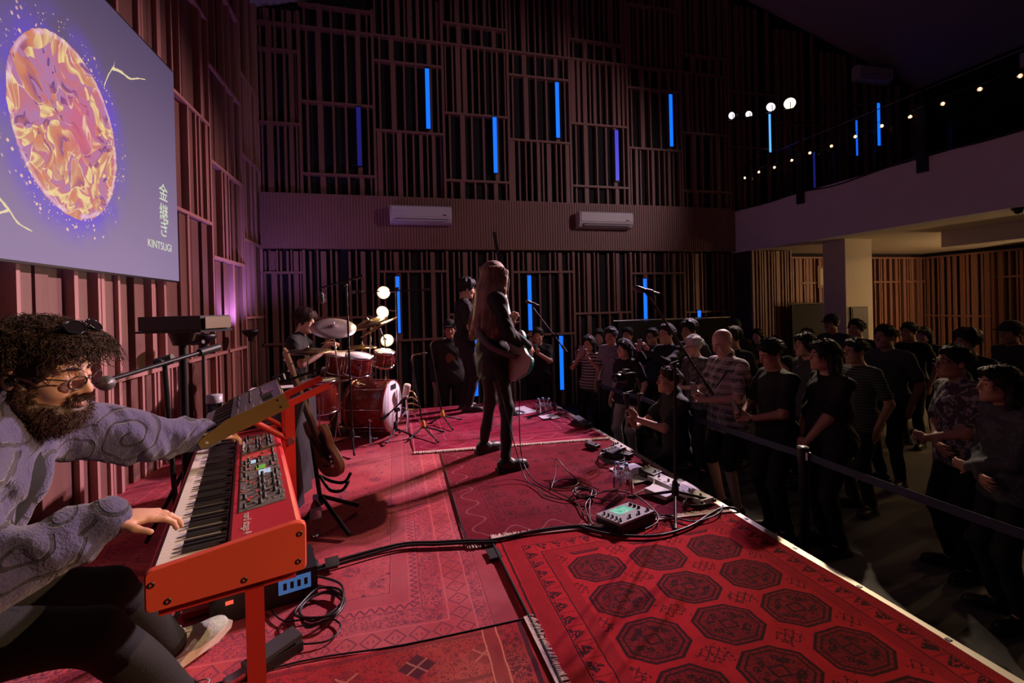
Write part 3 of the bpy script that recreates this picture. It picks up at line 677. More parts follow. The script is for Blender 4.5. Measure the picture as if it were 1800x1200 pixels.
# ------------------------------------------------------------------ smooth bodies: distance field on a grid, surface by surface nets
def V3(p): return np.array(p, dtype=np.float32)
def unit(v): v = np.array(v, float); return v/max(np.linalg.norm(v), 1e-9)
class SDF:
    def __init__(s): s.p = []; s.wr = []
    def cap(s, a, b, ra, rb=None, k=0.02, neg=False, sq=None):
        """tapered capsule; sq=(axis, factor) flattens its section along that axis"""
        s.p.append(('c', V3(a), V3(b), ra, ra if rb is None else rb, k, neg, sq)); return s
    def ell(s, c, r, R=None, k=0.02, neg=False):
        """ellipsoid; R rows are its axes"""
        s.p.append(('e', V3(c), V3(r), np.eye(3, dtype=np.float32) if R is None else np.array(R, dtype=np.float32), 0, k, neg, None)); return s
    def ball(s, c, r, k=0.02, neg=False): return s.cap(c, c, r, r, k, neg)
    def cut(s, p, n): s.p.append(('h', V3(p), V3(unit(n)))); return s
    def wrinkle(s, amp, fr, dr=(0, 0, 1), dr2=(1, 0.3, 0)): s.wr.append((amp, fr, V3(unit(dr)), V3(unit(dr2)))); return s
    def grow(s, e):
        q = SDF()
        for t in s.p:
            if t[0] == 'c': q.p.append(('c', t[1], t[2], t[3]+e, t[4]+e)+t[5:])
            elif t[0] == 'e': q.p.append(('e', t[1], t[2]+e)+t[3:])
        return q
    def mesh(s, name, m, h=0.01, zf=None, parent=None, relax=1):
        lo = np.full(3, 1e9); hi = -lo
        for t in s.p:
            if t[0] == 'h' or t[6]: continue
            if t[0] == 'c':
                r = max(t[3], t[4]); lo = np.minimum(lo, np.minimum(t[1], t[2])-r); hi = np.maximum(hi, np.maximum(t[1], t[2])+r)
            else:
                r = np.abs(t[3].T) @ t[2]; lo = np.minimum(lo, t[1]-r); hi = np.maximum(hi, t[1]+r)
        pad = 3*h+sum(a for a, *_ in s.wr); lo -= pad; hi += pad
        X, Y = (np.arange(lo[i], hi[i]+h, h, dtype=np.float32) for i in (0, 1))
        if zf is None: Z = np.arange(lo[2], hi[2]+h, h, dtype=np.float32)
        else:                                             # zf: (height, fine step above it, coarse step below)
            Z = np.concatenate([np.arange(lo[2], zf[0], zf[2]), np.arange(zf[0], hi[2]+zf[1], zf[1])]).astype(np.float32)
        D = np.full((len(X), len(Y), len(Z)), 0.3, np.float32)
        for t in s.p:
            if t[0] == 'h':
                d = (X[:, None, None]-t[1][0])*t[2][0]+(Y[None, :, None]-t[1][1])*t[2][1]+(Z[None, None, :]-t[1][2])*t[2][2]
                D = np.maximum(D, d); continue
            k = t[5]; mg = k+2.5*h+0.015
            if t[0] == 'c':
                r = max(t[3], t[4])+mg; a0 = np.minimum(t[1], t[2])-r; a1 = np.maximum(t[1], t[2])+r
            else:
                r = np.abs(t[3].T) @ t[2]+mg; a0 = t[1]-r; a1 = t[1]+r
            sl = []
            for ax, g_ in enumerate((X, Y, Z)):
                i0, i1 = np.searchsorted(g_, a0[ax]), np.searchsorted(g_, a1[ax]); sl.append(slice(max(i0, 0), max(i1, 1)))
            x = X[sl[0]][:, None, None]; y = Y[sl[1]][None, :, None]; z = Z[sl[2]][None, None, :]
            if x.size == 0 or y.size == 0 or z.size == 0: continue
            if t[0] == 'c':
                ba = t[2]-t[1]; L = float(ba @ ba)
                px, py, pz = x-t[1][0], y-t[1][1], z-t[1][2]
                if L > 1e-12:
                    tt = np.clip((px*ba[0]+py*ba[1]+pz*ba[2])/L, 0, 1); px = px-tt*ba[0]; py = py-tt*ba[1]; pz = pz-tt*ba[2]
                else: tt = 0.0
                if t[7] is not None:
                    n_ = V3(unit(t[7][0])); f = 1/t[7][1]-1; dd = (px*n_[0]+py*n_[1]+pz*n_[2])*f; px = px+dd*n_[0]; py = py+dd*n_[1]; pz = pz+dd*n_[2]
                d = np.sqrt(px*px+py*py+pz*pz)-(t[3]+(t[4]-t[3])*tt)
            else:
                qx, qy, qz = x-t[1][0], y-t[1][1], z-t[1][2]; R = t[3]; r = t[2]
                a = (qx*R[0, 0]+qy*R[0, 1]+qz*R[0, 2])/r[0]; b = (qx*R[1, 0]+qy*R[1, 1]+qz*R[1, 2])/r[1]; c = (qx*R[2, 0]+qy*R[2, 1]+qz*R[2, 2])/r[2]
                k0 = np.sqrt(a*a+b*b+c*c); k1 = np.sqrt((a/r[0])**2+(b/r[1])**2+(c/r[2])**2)+1e-9
                d = k0*(k0-1)/k1
            S0 = D[sl[0], sl[1], sl[2]]
            if t[6]:
                hh = np.clip(0.5-0.5*(S0+d)/k, 0, 1); D[sl[0], sl[1], sl[2]] = S0*(1-hh)+(-d)*hh+k*hh*(1-hh)
            else:
                hh = np.clip(0.5+0.5*(S0-d)/k, 0, 1); D[sl[0], sl[1], sl[2]] = S0*(1-hh)+d*hh-k*hh*(1-hh)
        for amp, fr, a, b in s.wr:
            u = X[:, None, None]*a[0]+Y[None, :, None]*a[1]+Z[None, None, :]*a[2]; v = X[:, None, None]*b[0]+Y[None, :, None]*b[1]+Z[None, None, :]*b[2]
            D = D+amp*np.sin(fr*u+1.7*np.sin(fr*0.45*v))*np.cos(fr*0.37*v+0.6*np.sin(fr*0.5*u))
        return nets(D, X, Y, Z, name, m, parent, relax)
def nets(D, X, Y, Z, name, m, parent, relax):
    I = D < 0
    c = np.zeros([n-1 for n in D.shape], np.int8)
    for a in (0, 1):
        for b in (0, 1):
            for e in (0, 1): c += I[a:I.shape[0]-1+a, b:I.shape[1]-1+b, e:I.shape[2]-1+e]
    act = (c > 0) & (c < 8); ci = np.argwhere(act); n = len(ci)
    idx = np.full(act.shape, -1, np.int64); idx[act] = np.arange(n)
    acc = np.zeros((n, 3)); cnt = np.zeros(n); ax = (X, Y, Z)
    cor = [(a, b, e) for a in (0, 1) for b in (0, 1) for e in (0, 1)]
    for a in cor:
        for d in range(3):
            if a[d]: continue
            b = list(a); b[d] = 1
            da = D[ci[:, 0]+a[0], ci[:, 1]+a[1], ci[:, 2]+a[2]]; db = D[ci[:, 0]+b[0], ci[:, 1]+b[1], ci[:, 2]+b[2]]
            mk = (da < 0) != (db < 0); t = np.where(mk, da/(da-db+1e-12), 0)
            for q in range(3):
                p0 = ax[q][ci[:, q]+a[q]]; p1 = ax[q][ci[:, q]+b[q]]; acc[:, q] += np.where(mk, p0+(p1-p0)*t, 0)
            cnt += mk
    v = acc/np.maximum(cnt, 1)[:, None]; F = []
    for d in range(3):
        e1, e2 = (d+1) % 3, (d+2) % 3
        A = np.take(I, range(0, I.shape[d]-1), d); B = np.take(I, range(1, I.shape[d]), d)
        E = np.argwhere(A != B); ok = (E[:, e1] > 0) & (E[:, e2] > 0) & (E[:, e1] < I.shape[e1]-1) & (E[:, e2] < I.shape[e2]-1); E = E[ok]
        ins = A[E[:, 0], E[:, 1], E[:, 2]]
        def at(o1, o2):
            q = E.copy(); q[:, e1] += o1; q[:, e2] += o2; return idx[q[:, 0], q[:, 1], q[:, 2]]
        Q = np.stack([at(-1, -1), at(0, -1), at(0, 0), at(-1, 0)], 1)
        Q[~ins] = Q[~ins][:, ::-1]; F.append(Q)
    F = np.concatenate(F)
    for _ in range(relax):                                 # one light Laplacian pass
        s_ = np.zeros_like(v); k_ = np.zeros(n)
        for i in range(4):
            np.add.at(s_, F[:, i], v[F[:, (i+1) % 4]]); np.add.at(k_, F[:, i], 1)
            np.add.at(s_, F[:, i], v[F[:, (i+3) % 4]]); np.add.at(k_, F[:, i], 1)
        v = v*0.5+0.5*s_/np.maximum(k_, 1)[:, None]
    me = bpy.data.meshes.new(name); me.vertices.add(n); me.vertices.foreach_set('co', v.astype(np.float32).ravel())
    me.loops.add(len(F)*4); me.loops.foreach_set('vertex_index', F.astype(np.int32).ravel())
    me.polygons.add(len(F)); me.polygons.foreach_set('loop_start', np.arange(0, len(F)*4, 4, dtype=np.int32)); me.polygons.foreach_set('loop_total', np.full(len(F), 4, np.int32))
    me.polygons.foreach_set('use_smooth', np.ones(len(F), bool)); me.update(calc_edges=True); me.validate()
    if m: me.materials.append(m)
    return link(name, me, parent)
# ------------------------------------------------------------------ people
def ik(a, b, l1, l2, hint):
    """elbow or knee between a and b; the end is pulled in if out of reach"""
    a, b = np.array(a, float), np.array(b, float); d = b-a; L = np.linalg.norm(d); mx = (l1+l2)*0.995
    if L > mx: b = a+d/L*mx; d = b-a; L = mx
    x = (l1*l1-l2*l2+L*L)/(2*L); h = math.sqrt(max(l1*l1-x*x, 0)); u = d/L
    q = np.array(hint, float); q = q-u*(q @ u); q = unit(q) if np.linalg.norm(q) > 1e-6 else unit(np.cross(u, (0.3, 0.9, 0.1)))
    return a+u*x+q*h, b
def add_hand(sd, w_, d, n, curl=0.5, side=1, s=1.0, spread=0.06, thumb=0.6, fl=None):
    """w_: wrist, d: towards the fingers, n: where the palm faces; side +1 puts the thumb along d x n"""
    w_, d, n = np.array(w_, float), unit(d), np.array(n, float); n = unit(n-d*(n @ d)); lat = np.cross(d, n)*side
    sd.ell(w_+d*0.047*s, (0.052*s, 0.041*s, 0.017*s), [d, lat, n], 0.012)
    for i, (o, L) in enumerate(((0.029, 0.070), (0.010, 0.080), (-0.010, 0.075), (-0.028, 0.060))):
        p = w_+d*(0.086-0.006*abs(i-1))*s+lat*o*s; c = curl if fl is None else fl[i]
        dd = unit(d+lat*(o*spread*30)); a = 0.25*c
        for q, f in ((0.46, 0.0089), (0.31, 0.0080), (0.25, 0.0071)):
            v = dd*math.cos(a)+n*math.sin(a); e = p+v*L*q*s; sd.cap(p, e, f*s, f*0.93*s, 0.004); p = e; a += 1.15*c
    p = w_+d*0.022*s+lat*0.030*s; v = unit(d*0.75+lat*(1.0-0.5*thumb)+n*0.55*thumb); e = p+v*0.042*s; sd.cap(p, e, 0.0125*s, 0.0105*s, 0.010)
    v2 = unit(v+d*0.5+n*0.3*thumb-lat*0.2*thumb); sd.cap(e, e+v2*0.034*s, 0.0098*s, 0.0078*s, 0.005)
def add_head(sd, c, F, U, s=1.0, ears=True, fine=True):
    """c: head centre, F: face direction, U: up"""
    F = unit(F); U = np.array(U, float); U = unit(U-F*(U @ F)); L = np.cross(U, F)
    P = lambda f, l, u: np.array(c, float)+(F*f+L*l+U*u)*s
    R = [F, L, U]
    sd.ell(P(-0.012, 0, 0.030), (0.099*s, 0.077*s, 0.092*s), R, 0.02)
    sd.ell(P(0.028, 0, -0.035), (0.068*s, 0.062*s, 0.085*s), R, 0.03)
    sd.cap(P(0.02, 0.045, -0.07), P(0.074, 0.014, -0.104), 0.022*s, 0.018*s, 0.03); sd.cap(P(0.02, -0.045, -0.07), P(0.074, -0.014, -0.104), 0.022*s, 0.018*s, 0.03)
    if fine:
        for q in (1, -1):
            sd.ball(P(0.097, 0.033*q, 0.0), 0.017*s, 0.016, True)
            sd.cap(P(0.084, 0.014*q, 0.022), P(0.078, 0.046*q, 0.018), 0.010*s, 0.008*s, 0.012)
            sd.ell(P(0.079, 0.033*q, -0.001), (0.014*s, 0.017*s, 0.012*s), R, 0.004)
            sd.ball(P(0.07, 0.040*q, -0.035), 0.020*s, 0.03)
            sd.ball(P(0.102, 0.012*q, -0.040), 0.009*s, 0.007)
        sd.cap(P(0.094, 0, 0.010), P(0.117, 0, -0.032), 0.0085*s, 0.0115*s, 0.012)
        sd.cap(P(0.092, 0.018, -0.066), P(0.092, -0.018, -0.066), 0.0062*s, None, 0.007); sd.cap(P(0.099, 0.007, -0.0645), P(0.099, -0.007, -0.0645), 0.006*s, None, 0.008)
        sd.cap(P(0.091, 0.014, -0.079), P(0.091, -0.014, -0.079), 0.0075*s, None, 0.007)
        sd.cap(P(0.108, 0.016, -0.0715), P(0.108, -0.016, -0.0715), 0.0022*s, None, 0.004, True)
    else:
        sd.cap(P(0.092, 0, 0.006), P(0.114, 0, -0.032), 0.010*s, 0.013*s, 0.014)
        for q in (1, -1): sd.ball(P(0.104, 0.034*q, 0.0), 0.016*s, 0.014, True)
    if ears:
        for q in (1, -1):
            sd.ell(P(-0.008, 0.080*q, -0.008), (0.019*s, 0.010*s, 0.033*s), R, 0.008)
            if fine: sd.ell(P(0.002, 0.090*q, -0.008), (0.009*s, 0.007*s, 0.018*s), R, 0.006, True)
    return P
SKIN = {}
def skin(i):
    c = [(0.62, 0.36, 0.26), (0.52, 0.29, 0.20), (0.44, 0.24, 0.16), (0.66, 0.42, 0.33)][i]
    if i not in SKIN:
        g = G('skin_%d' % i); g.xyz(); n = g.noise(g.vec, 26.0, 3.0); n2 = g.noise(g.vec, 400.0, 2.0)
        g.col(g.mix(n, tuple(x*0.88 for x in c), (min(1, c[0]*1.1), c[1]*1.02, c[2]*1.0))); g.set(0.48, Specular_IOR_Level=0.35); g.bump(n2, 0.12, 0.002); SKIN[i] = g.mat
    return SKIN[i]
def hair_m(i):
    c = [(0.012, 0.010, 0.010), (0.045, 0.024, 0.016), (0.50, 0.48, 0.47), (0.10, 0.055, 0.035), (0.30, 0.185, 0.125)][i]
    n_ = 'hair_%d' % i
    if n_ in MATS: return MATS[n_]
    g = G(n_); x, y, z = g.xyz(); st = g.noise(g.comb(x*140.0, y*140.0, z*12.0), 1.0, 2.0)
    g.col(g.mix(st, tuple(v*0.6 for v in c), tuple(v*1.5 for v in c))); g.set(0.6, Specular_IOR_Level=0.3); g.bump(st, 0.8, 0.008)
    MATS[n_] = g.mat; return g.mat
def cloth(name, c, rough=0.85, bump=0.25, bs=180.0): return mat('cloth_'+name, c, rough, 0, 0.18, 6.0, bump, bs)
shoe_black = mat('shoe_black', (0.014, 0.013, 0.013), 0.45); shoe_white = mat('shoe_white', (0.45, 0.44, 0.42), 0.6); sole_m = mat('sole_rubber', (0.03, 0.03, 0.03), 0.7)
def person(label, base, face, H=1.72, sk=1, hair=('short', 0), top=None, pants=None, shoes=None, sleeve='short', lean=0.0, arms=('down', 'down'), headturn=0.0, nod=0.0, tilt=0.0,
           bulk=1.0, glasses=None, stance=0.10, legs=None, h=0.0085, hem=None, cut_low=None, group=None, seat=None, detail=False, belly=0.0, collar=False, trunk=None, feet=True, face_parts=True, slv=0.0, tuft=260, pw=1.0):
    """stands at base (x, y, z) and faces the angle face (degrees from +X). arms: 'down' or a dict(hand=(f, l, u) in metres from the base, pole=(f, l, u), d, n, curl)."""
    s = H/1.75; a = math.radians(face); Fd = np.array((math.cos(a), math.sin(a), 0.0)); Ld = np.array((-Fd[1], Fd[0], 0.0)); Ud = np.array((0, 0, 1.0)); B = np.array(base, float)
    P = lambda f, l, u: B+(Fd*f+Ld*l+Ud*u)*s
    W = lambda v: Fd*v[0]+Ld*v[1]+Ud*v[2]
    sx = seat or (0.0, 0.0)
    hipu = 0.95 if seat is None else seat[1]
    pel = P(sx[0] if seat else 0.0, 0, hipu); ln = math.radians(lean)
    T = lambda f, l, u: pel+(Fd*(f*math.cos(ln)+u*math.sin(ln))+Ld*l+Ud*(u*math.cos(ln)-f*math.sin(ln)))*s
    b = bulk; sh = {1: T(-0.012, 0.170*b**0.5, 0.452), -1: T(-0.012, -0.170*b**0.5, 0.452)}
    nk = T(0.0, 0, 0.52); hc = T(0.045, 0, 0.665)-Fd*(0.04*s if lean > 12 else 0)
    UpT = unit(T(0, 0, 1)-T(0, 0, 0)); FT = unit(T(1, 0, 0)-T(0, 0, 0)); RT = [FT, Ld, UpT]
    ht = math.radians(face+headturn); hf = np.array((math.cos(ht)*math.cos(math.radians(nod)), math.sin(ht)*math.cos(math.radians(nod)), -math.sin(math.radians(nod))))
    hu = unit(np.array((0, 0, 1.0))+np.cross((0, 0, 1.0), (math.cos(ht), math.sin(ht), 0))*math.sin(math.radians(tilt)))
    body = SDF()
    trunk_ = SDF()
    trunk_.ell(T(0.0, 0, 0.02), (0.112*s*b, 0.160*s*b**0.7, 0.13*s), RT, 0.05).ell(T(0.008+0.03*belly, 0, 0.17), ((0.102+0.05*belly)*s*b, (0.142+0.02*belly)*s*b**0.7, 0.16*s), RT, 0.06).ell(T(0.0, 0, 0.345), (0.112*s*b, 0.160*s*b**0.6, 0.165*s), RT, 0.06)
    trunk_.cap(sh[1]*0.9+sh[-1]*0.1, sh[-1]*0.9+sh[1]*0.1, 0.050*s, None, 0.04).cap(nk-UpT*0.035*s, sh[1], 0.042*s, 0.036*s, 0.05).cap(nk-UpT*0.035*s, sh[-1], 0.042*s, 0.036*s, 0.05)
    body.p += trunk_.p
    body.cap(nk-UpT*0.05*s, hc-hf*0.018*s-hu*0.05*s, 0.056*s, 0.050*s, 0.03)
    HP = add_head(body, hc, hf, hu, s*0.985, True, True)
    J = {}
    for q, ar in ((1, arms[0]), (-1, arms[1])):
        if ar == 'down': ar = dict(hand=(0.06, 0.25*q, 0.90), pole=(-1, 0.3*q, 0), d=(0.15, 0, -1), n=(0, -q, 0), curl=0.5)
        hd = P(*ar['hand']) if not ar.get('world') else np.array(ar['hand'], float)
        el, wr = ik(sh[q], hd, 0.295*s, 0.265*s, W(ar.get('pole', (-0.3, 0.6*q, -1))))
        d = W(ar['d']) if 'd' in ar else wr-el; n_ = W(ar['n']) if 'n' in ar else W((0, 0, -1))
        body.cap(sh[q], el, 0.048*s*b**0.5, 0.039*s*b**0.5, 0.03).cap(el, wr, 0.039*s*b**0.5, 0.0265*s, 0.02)
        add_hand(body, wr, d, n_, ar.get('curl', 0.5), q*ar.get('flip', 1), s, thumb=ar.get('thumb', 0.6))
        J[q] = (sh[q], el, wr, d, n_)
    K = {}
    for q in (1, -1):
        hip = pel+(Ld*0.088*q*b**0.5-Ud*0.02)*s
        if legs and legs.get(q): ank = P(*legs[q]['foot']); pole = W(legs[q].get('pole', (1, 0, 0.2))); td = W(legs[q].get('toe', (1, 0.25*q, 0)))
        else: ank = P(0.0, stance*q, 0.085); pole = W((1, 0.2*q, 0)); td = W((1, 0.3*q, 0))
        kn, ank = ik(hip, ank, 0.445*s, 0.425*s, pole)
        body.cap(hip, kn, 0.080*s*b**0.6*(0.5+0.5*pw), 0.054*s*pw, 0.04).cap(kn, ank, 0.053*s*pw, 0.034*s, 0.03).cap(ank, ank+unit(td)*0.10*s-Ud*0.045*s, 0.036*s, 0.03*s, 0.03)
        K[q] = (hip, kn, ank, unit(td))
    zh = hc[2]-0.15*s
    fineh = h
    bo = body.mesh('person', skin(sk), fineh, (zh, fineh*0.85, fineh*(1.9 if not detail else 1.0)))
    tag(bo, label, 'person', group)
    # shirt: the trunk and the sleeves, a little larger than the body
    if top is not None:
        e = trunk if trunk is not None else 0.013
        t = trunk_.grow(e*s)
        hz = hem if hem is not None else (0.84 if seat is None else None)
        if hz is not None:
            lo = P(0, 0, hz); t.cap(T(0.005, 0.05, 0.0), lo+Ld*0.05*s, 0.118*s*b, 0.124*s*b, 0.05, sq=(Ld, 1.25)).cap(T(0.005, -0.05, 0.0), lo-Ld*0.05*s, 0.118*s*b, 0.124*s*b, 0.05, sq=(Ld, 1.25))
        for q in (1, -1):
            S_, E_, W_ = J[q][:3]
            if sleeve == 'short': t.cap(S_, S_+(E_-S_)*0.72, 0.057*s*b**0.5, 0.060*s*b**0.5, 0.022)
            else: t.cap(S_, E_, 0.058*s*b**0.5+slv, 0.051*s*b**0.5+slv*1.2, 0.03).cap(E_, W_-(W_-E_)*0.02, 0.050*s*b**0.5+slv*1.2, 0.038*s+slv*0.6, 0.02)
        if collar: t.cap(nk-UpT*0.02*s-FT*0.01, nk+UpT*0.028*s-FT*0.006, 0.070*s, 0.064*s, 0.012)
        if hz is not None: t.cut(P(0, 0, hz), -Ud)
        t.wrinkle(0.007, 34, (0.25, 0.15, 1), (1, 0.5, 0.2)).wrinkle(0.004, 62, (0.7, 0.5, 0.7), (0.2, 1, 0.3))
        if not collar: t.ball(nk+UpT*0.03*s+FT*0.012*s, 0.060*s, 0.008, True)
        t.mesh('shirt', top, h*1.35, None, bo)
    if pants is not None:
        t = SDF(); t.ell(T(0, 0, 0.0), (0.120*s*b, 0.168*s*b**0.7, 0.12*s), RT, 0.05)
        for q in (1, -1):
            hip, kn, ank, td = K[q]
            t.cap(hip, kn, 0.092*s*b**0.6*(0.5+0.5*pw), 0.068*s*pw, 0.04)
            if cut_low != 'shorts': t.cap(kn, ank+(kn-ank)*0.06, 0.067*s*pw, 0.054*s*pw, 0.03)
        t.wrinkle(0.005, 26, (0.1, 0.1, 1), (1, 0.4, 0.2))
        t.mesh('trousers', pants, h*1.5, None, bo)
    if feet:
        for q in (1, -1):
            hip, kn, ank, td = K[q]; up = np.array((0, 0, 1.0)); sd_ = np.cross(up, td); g0 = ank-up*0.08*s
            t = SDF().cap(g0+td*-0.035*s+up*0.045*s, g0+td*0.13*s+up*0.034*s, 0.045*s, 0.036*s, 0.03, sq=(sd_, 0.95)).cap(ank+up*0.0, g0+td*0.02*s+up*0.05*s, 0.046*s, 0.047*s, 0.03)
            t.cap(g0+td*0.10*s+up*0.032*s, g0+td*0.165*s+up*0.028*s, 0.043*s, 0.036*s, 0.03).cut(g0+up*0.012*s, -up).cut(ank+up*0.035*s, up)
            so_ = t.mesh('shoe', shoes or shoe_black, h*1.3, None, bo)
            poly = [(-0.085, -0.03), (-0.07, -0.04), (0.05, -0.043), (0.14, -0.046), (0.195, -0.03), (0.208, 0), (0.195, 0.03), (0.14, 0.046), (0.05, 0.043), (-0.07, 0.04), (-0.085, 0.03)]
            M = Matrix(((td[0], sd_[0], 0, g0[0]), (td[1], sd_[1], 0, g0[1]), (0, 0, 1, g0[2]-0.003*s), (0, 0, 0, 1)))
            MB().prism([(p[0]*s, p[1]*s) for p in poly], 0.026*s, M).build('sole', sole_m if shoes is not shoe_white else shoe_white, so_)
    # hair
    hs, hi_ = hair; Ph = HP; hR = [unit(hf), np.cross(unit(hu-hf*(hu @ hf)), unit(hf)), unit(hu-hf*(hu @ hf))]; S = s*0.985
    hm = hair_m(hi_) if isinstance(hi_, int) else hi_
    if hs != 'bald':
        t = SDF(); g_ = 0.010 if hs == 'short' else 0.015
        t.ell(Ph(-0.016, 0, 0.036), ((0.099+g_)*S, (0.077+g_)*S, (0.093+g_)*S), hR, 0.02)
        if hs in ('short', 'cap', 'fluffy'):
            if hs == 'fluffy': t.ell(Ph(-0.01, 0, 0.075), (0.118*S, 0.108*S, 0.085*S), hR, 0.04).ell(Ph(0.06, 0, 0.085), (0.05*S, 0.07*S, 0.04*S), hR, 0.03)
            else: t.ell(Ph(0.045, 0.01, 0.094), (0.045*S, 0.060*S, 0.026*S), hR, 0.03)
            t.ell(Ph(0.100, 0, -0.045), (0.085*S, 0.085*S, 0.105*S), hR, 0.012, True).ell(Ph(0.0, 0, -0.14), (0.12*S, 0.12*S, 0.115*S), hR, 0.015, True)
        elif hs in ('bob', 'long'):
            dl = 0.10 if hs == 'bob' else 0.26
            for q in (1, -1): t.cap(Ph(-0.02, 0.075*q, 0.0), Ph(-0.03, 0.085*q, -dl), 0.034*S, 0.028*S, 0.03)
            t.cap(Ph(-0.075, 0.03, -0.02), Ph(-0.085, 0.035, -dl-0.02), 0.05*S, 0.04*S, 0.04).cap(Ph(-0.075, -0.03, -0.02), Ph(-0.085, -0.035, -dl-0.02), 0.05*S, 0.04*S, 0.04)
            t.ell(Ph(0.07, 0, 0.085), (0.045*S, 0.065*S, 0.030*S), hR, 0.03)
            t.ell(Ph(0.115, 0, -0.055), (0.085*S, 0.064*S, 0.118*S), hR, 0.012, True)
        t.wrinkle(0.004, 120, hR[1], hR[2]).wrinkle(0.003, 210, hR[0]+hR[1], hR[2])
        if hs == 'fluffy': t.wrinkle(0.007, 75, hR[0], hR[1])
        t.mesh('hair', hm, min(h, 0.008), None, bo)
        if tuft and hs != 'cap':
            rr = random.Random(int(abs(base[0]*977+base[1]*131))); b_ = MB(); R3 = [Vector(v) for v in hR]
            for _ in range(tuft):
                z_ = rr.uniform(-0.15, 1) if hs != 'long' else rr.uniform(-0.6, 1); a_ = rr.uniform(0.6, 2*PI-0.6) if z_ < 0.55 else rr.uniform(0, 2*PI); q_ = math.sqrt(max(0, 1-z_*z_))
                p = Vector(Ph(-0.016+0.112*q_*math.cos(a_), 0.090*q_*math.sin(a_), 0.036+0.106*z_)); o_ = (R3[0]*q_*math.cos(a_)+R3[1]*q_*math.sin(a_)+R3[2]*z_)
                fwd_ = R3[0]*(0.9 if z_ > 0.5 else -0.5)+R3[1]*rr.uniform(-0.7, 0.7)-R3[2]*(0.9 if z_ < 0.6 else 0.1); L_ = rr.uniform(0.02, 0.042)*S*(1.6 if hs in ('long', 'bob') else 1)
                d_ = (o_*0.45+fwd_*0.7).normalized(); e_ = (o_*-0.25+fwd_-R3[2]*0.4).normalized()
                b_.tube([p-o_*0.004, p+d_*L_*0.5, p+d_*L_*0.5+e_*L_*0.6], [0.0035*S, 0.003*S, 0.0006], 3, False)
            stuff(b_.build('hair_tuft', hm, bo))
        if hs == 'cap':
            c_ = SDF().ell(Ph(-0.012, 0, 0.055), (0.119*S, 0.098*S, 0.098*S), hR, 0.02).cut(Ph(0, 0, 0.045), -hR[2])
            co = c_.mesh('cap', cloth('cap', (0.02, 0.02, 0.024)), 0.008, None, bo)
            SDF().ell(Ph(0.12, 0, 0.045), (0.075*S, 0.075*S, 0.010*S), hR, 0.02).mesh('brim', cloth('cap', (0.02, 0.02, 0.024)), 0.006, None, co)
    if face_parts:
        eye = mat('eye_dark', (0.03, 0.02, 0.016), 0.15)
        for q in (1, -1):
            if face_parts != 'down': MB().ball(tuple(Ph(0.0895, 0.032*q, -0.001)), 0.0068*S, 8, 6).build('eye', eye, bo)
            MB().tube([Ph(0.098, 0.014*q, 0.022), Ph(0.0955, 0.033*q, 0.029), Ph(0.082, 0.051*q, 0.021)], [0.003*S, 0.0042*S, 0.002*S], 5).build('eyebrow', hm if hs != 'bald' else hair_m(3), bo)
    if detail or glasses:
        if glasses:
            m = MB(); gm = glasses if not isinstance(glasses, bool) else blkp
            for q in (1, -1):
                ring = [Vector(Ph(0.112-0.010*abs(math.cos(k*PI/8)*0.023+0.033)/0.03*0.4, 0.033*q+0.023*math.cos(k*PI/8), -0.004+0.018*math.sin(k*PI/8))) for k in range(17)]
                m.tube(ring, 0.0016*S, 5, False)
                m.tube([Ph(0.100, 0.056*q, 0.0), Ph(0.05, 0.077*q, 0.004), Ph(-0.01, 0.082*q, 0.006)], 0.0016*S, 5)
            m.tube([Ph(0.113, 0.010, 0.0), Ph(0.117, 0, 0.003), Ph(0.113, -0.010, 0.0)], 0.0016*S, 5)
            m.build('glasses', gm, bo)
    bo['_'] = 0; del bo['_']
    return bo, dict(sh=sh, J=J, K=K, HP=HP, T=T, P=P, hc=hc, hR=hR, s=s)
# ------------------------------------------------------------------ the performers
def curls(name, parent, m, pts, ln, r=0.0016, amp=0.006, turns=2.0, seed=1, grav=(0, 0, -0.3), n=8, out=None):
    """springy strands growing from pts=[(position, direction)]"""
    rr = random.Random(seed); b = MB()
    for p, d in pts:
        p = Vector(p); d = Vector(d).normalized(); u = d.orthogonal().normalized(); v = d.cross(u); L = ln*rr.uniform(0.6, 1.3); ph = rr.uniform(0, 6.28); tw = turns*rr.uniform(0.7, 1.4); am = amp*rr.uniform(0.6, 1.4)
        pl = []
        for i in range(n):
            t = i/(n-1); a = ph+tw*2*PI*t
            pl.append(p+d*L*t+Vector(grav)*(L*t*t)+(u*math.cos(a)+v*math.sin(a))*am*min(1, t*2.5))
        b.tube(pl, [r*(1-0.6*i/(n-1)) for i in range(n)], 3, False)
    return stuff(b.build(name, m, parent))
def shell_pts(P, c, r, n, seed, keep=lambda f, l, u: True, jit=0.25):
    """points and outward directions on an ellipsoid given in a head's frame P(f, l, u)"""
    rr = random.Random(seed); out = []; O = np.array(P(0, 0, 0)); A = [np.array(P(*e))-O for e in ((1, 0, 0), (0, 1, 0), (0, 0, 1))]
    while len(out) < n:
        z = rr.uniform(-1, 1); a = rr.uniform(0, 2*PI); q = math.sqrt(1-z*z); d = (q*math.cos(a), q*math.sin(a), z)
        f, l, u = c[0]+r[0]*d[0], c[1]+r[1]*d[1], c[2]+r[2]*d[2]
        if not keep(f, l, u): continue
        dd = [d[k]/r[k]*0.1+rr.uniform(-jit, jit) for k in range(3)]
        out.append((P(f, l, u), A[0]*dd[0]+A[1]*dd[1]+A[2]*dd[2]))
    return out
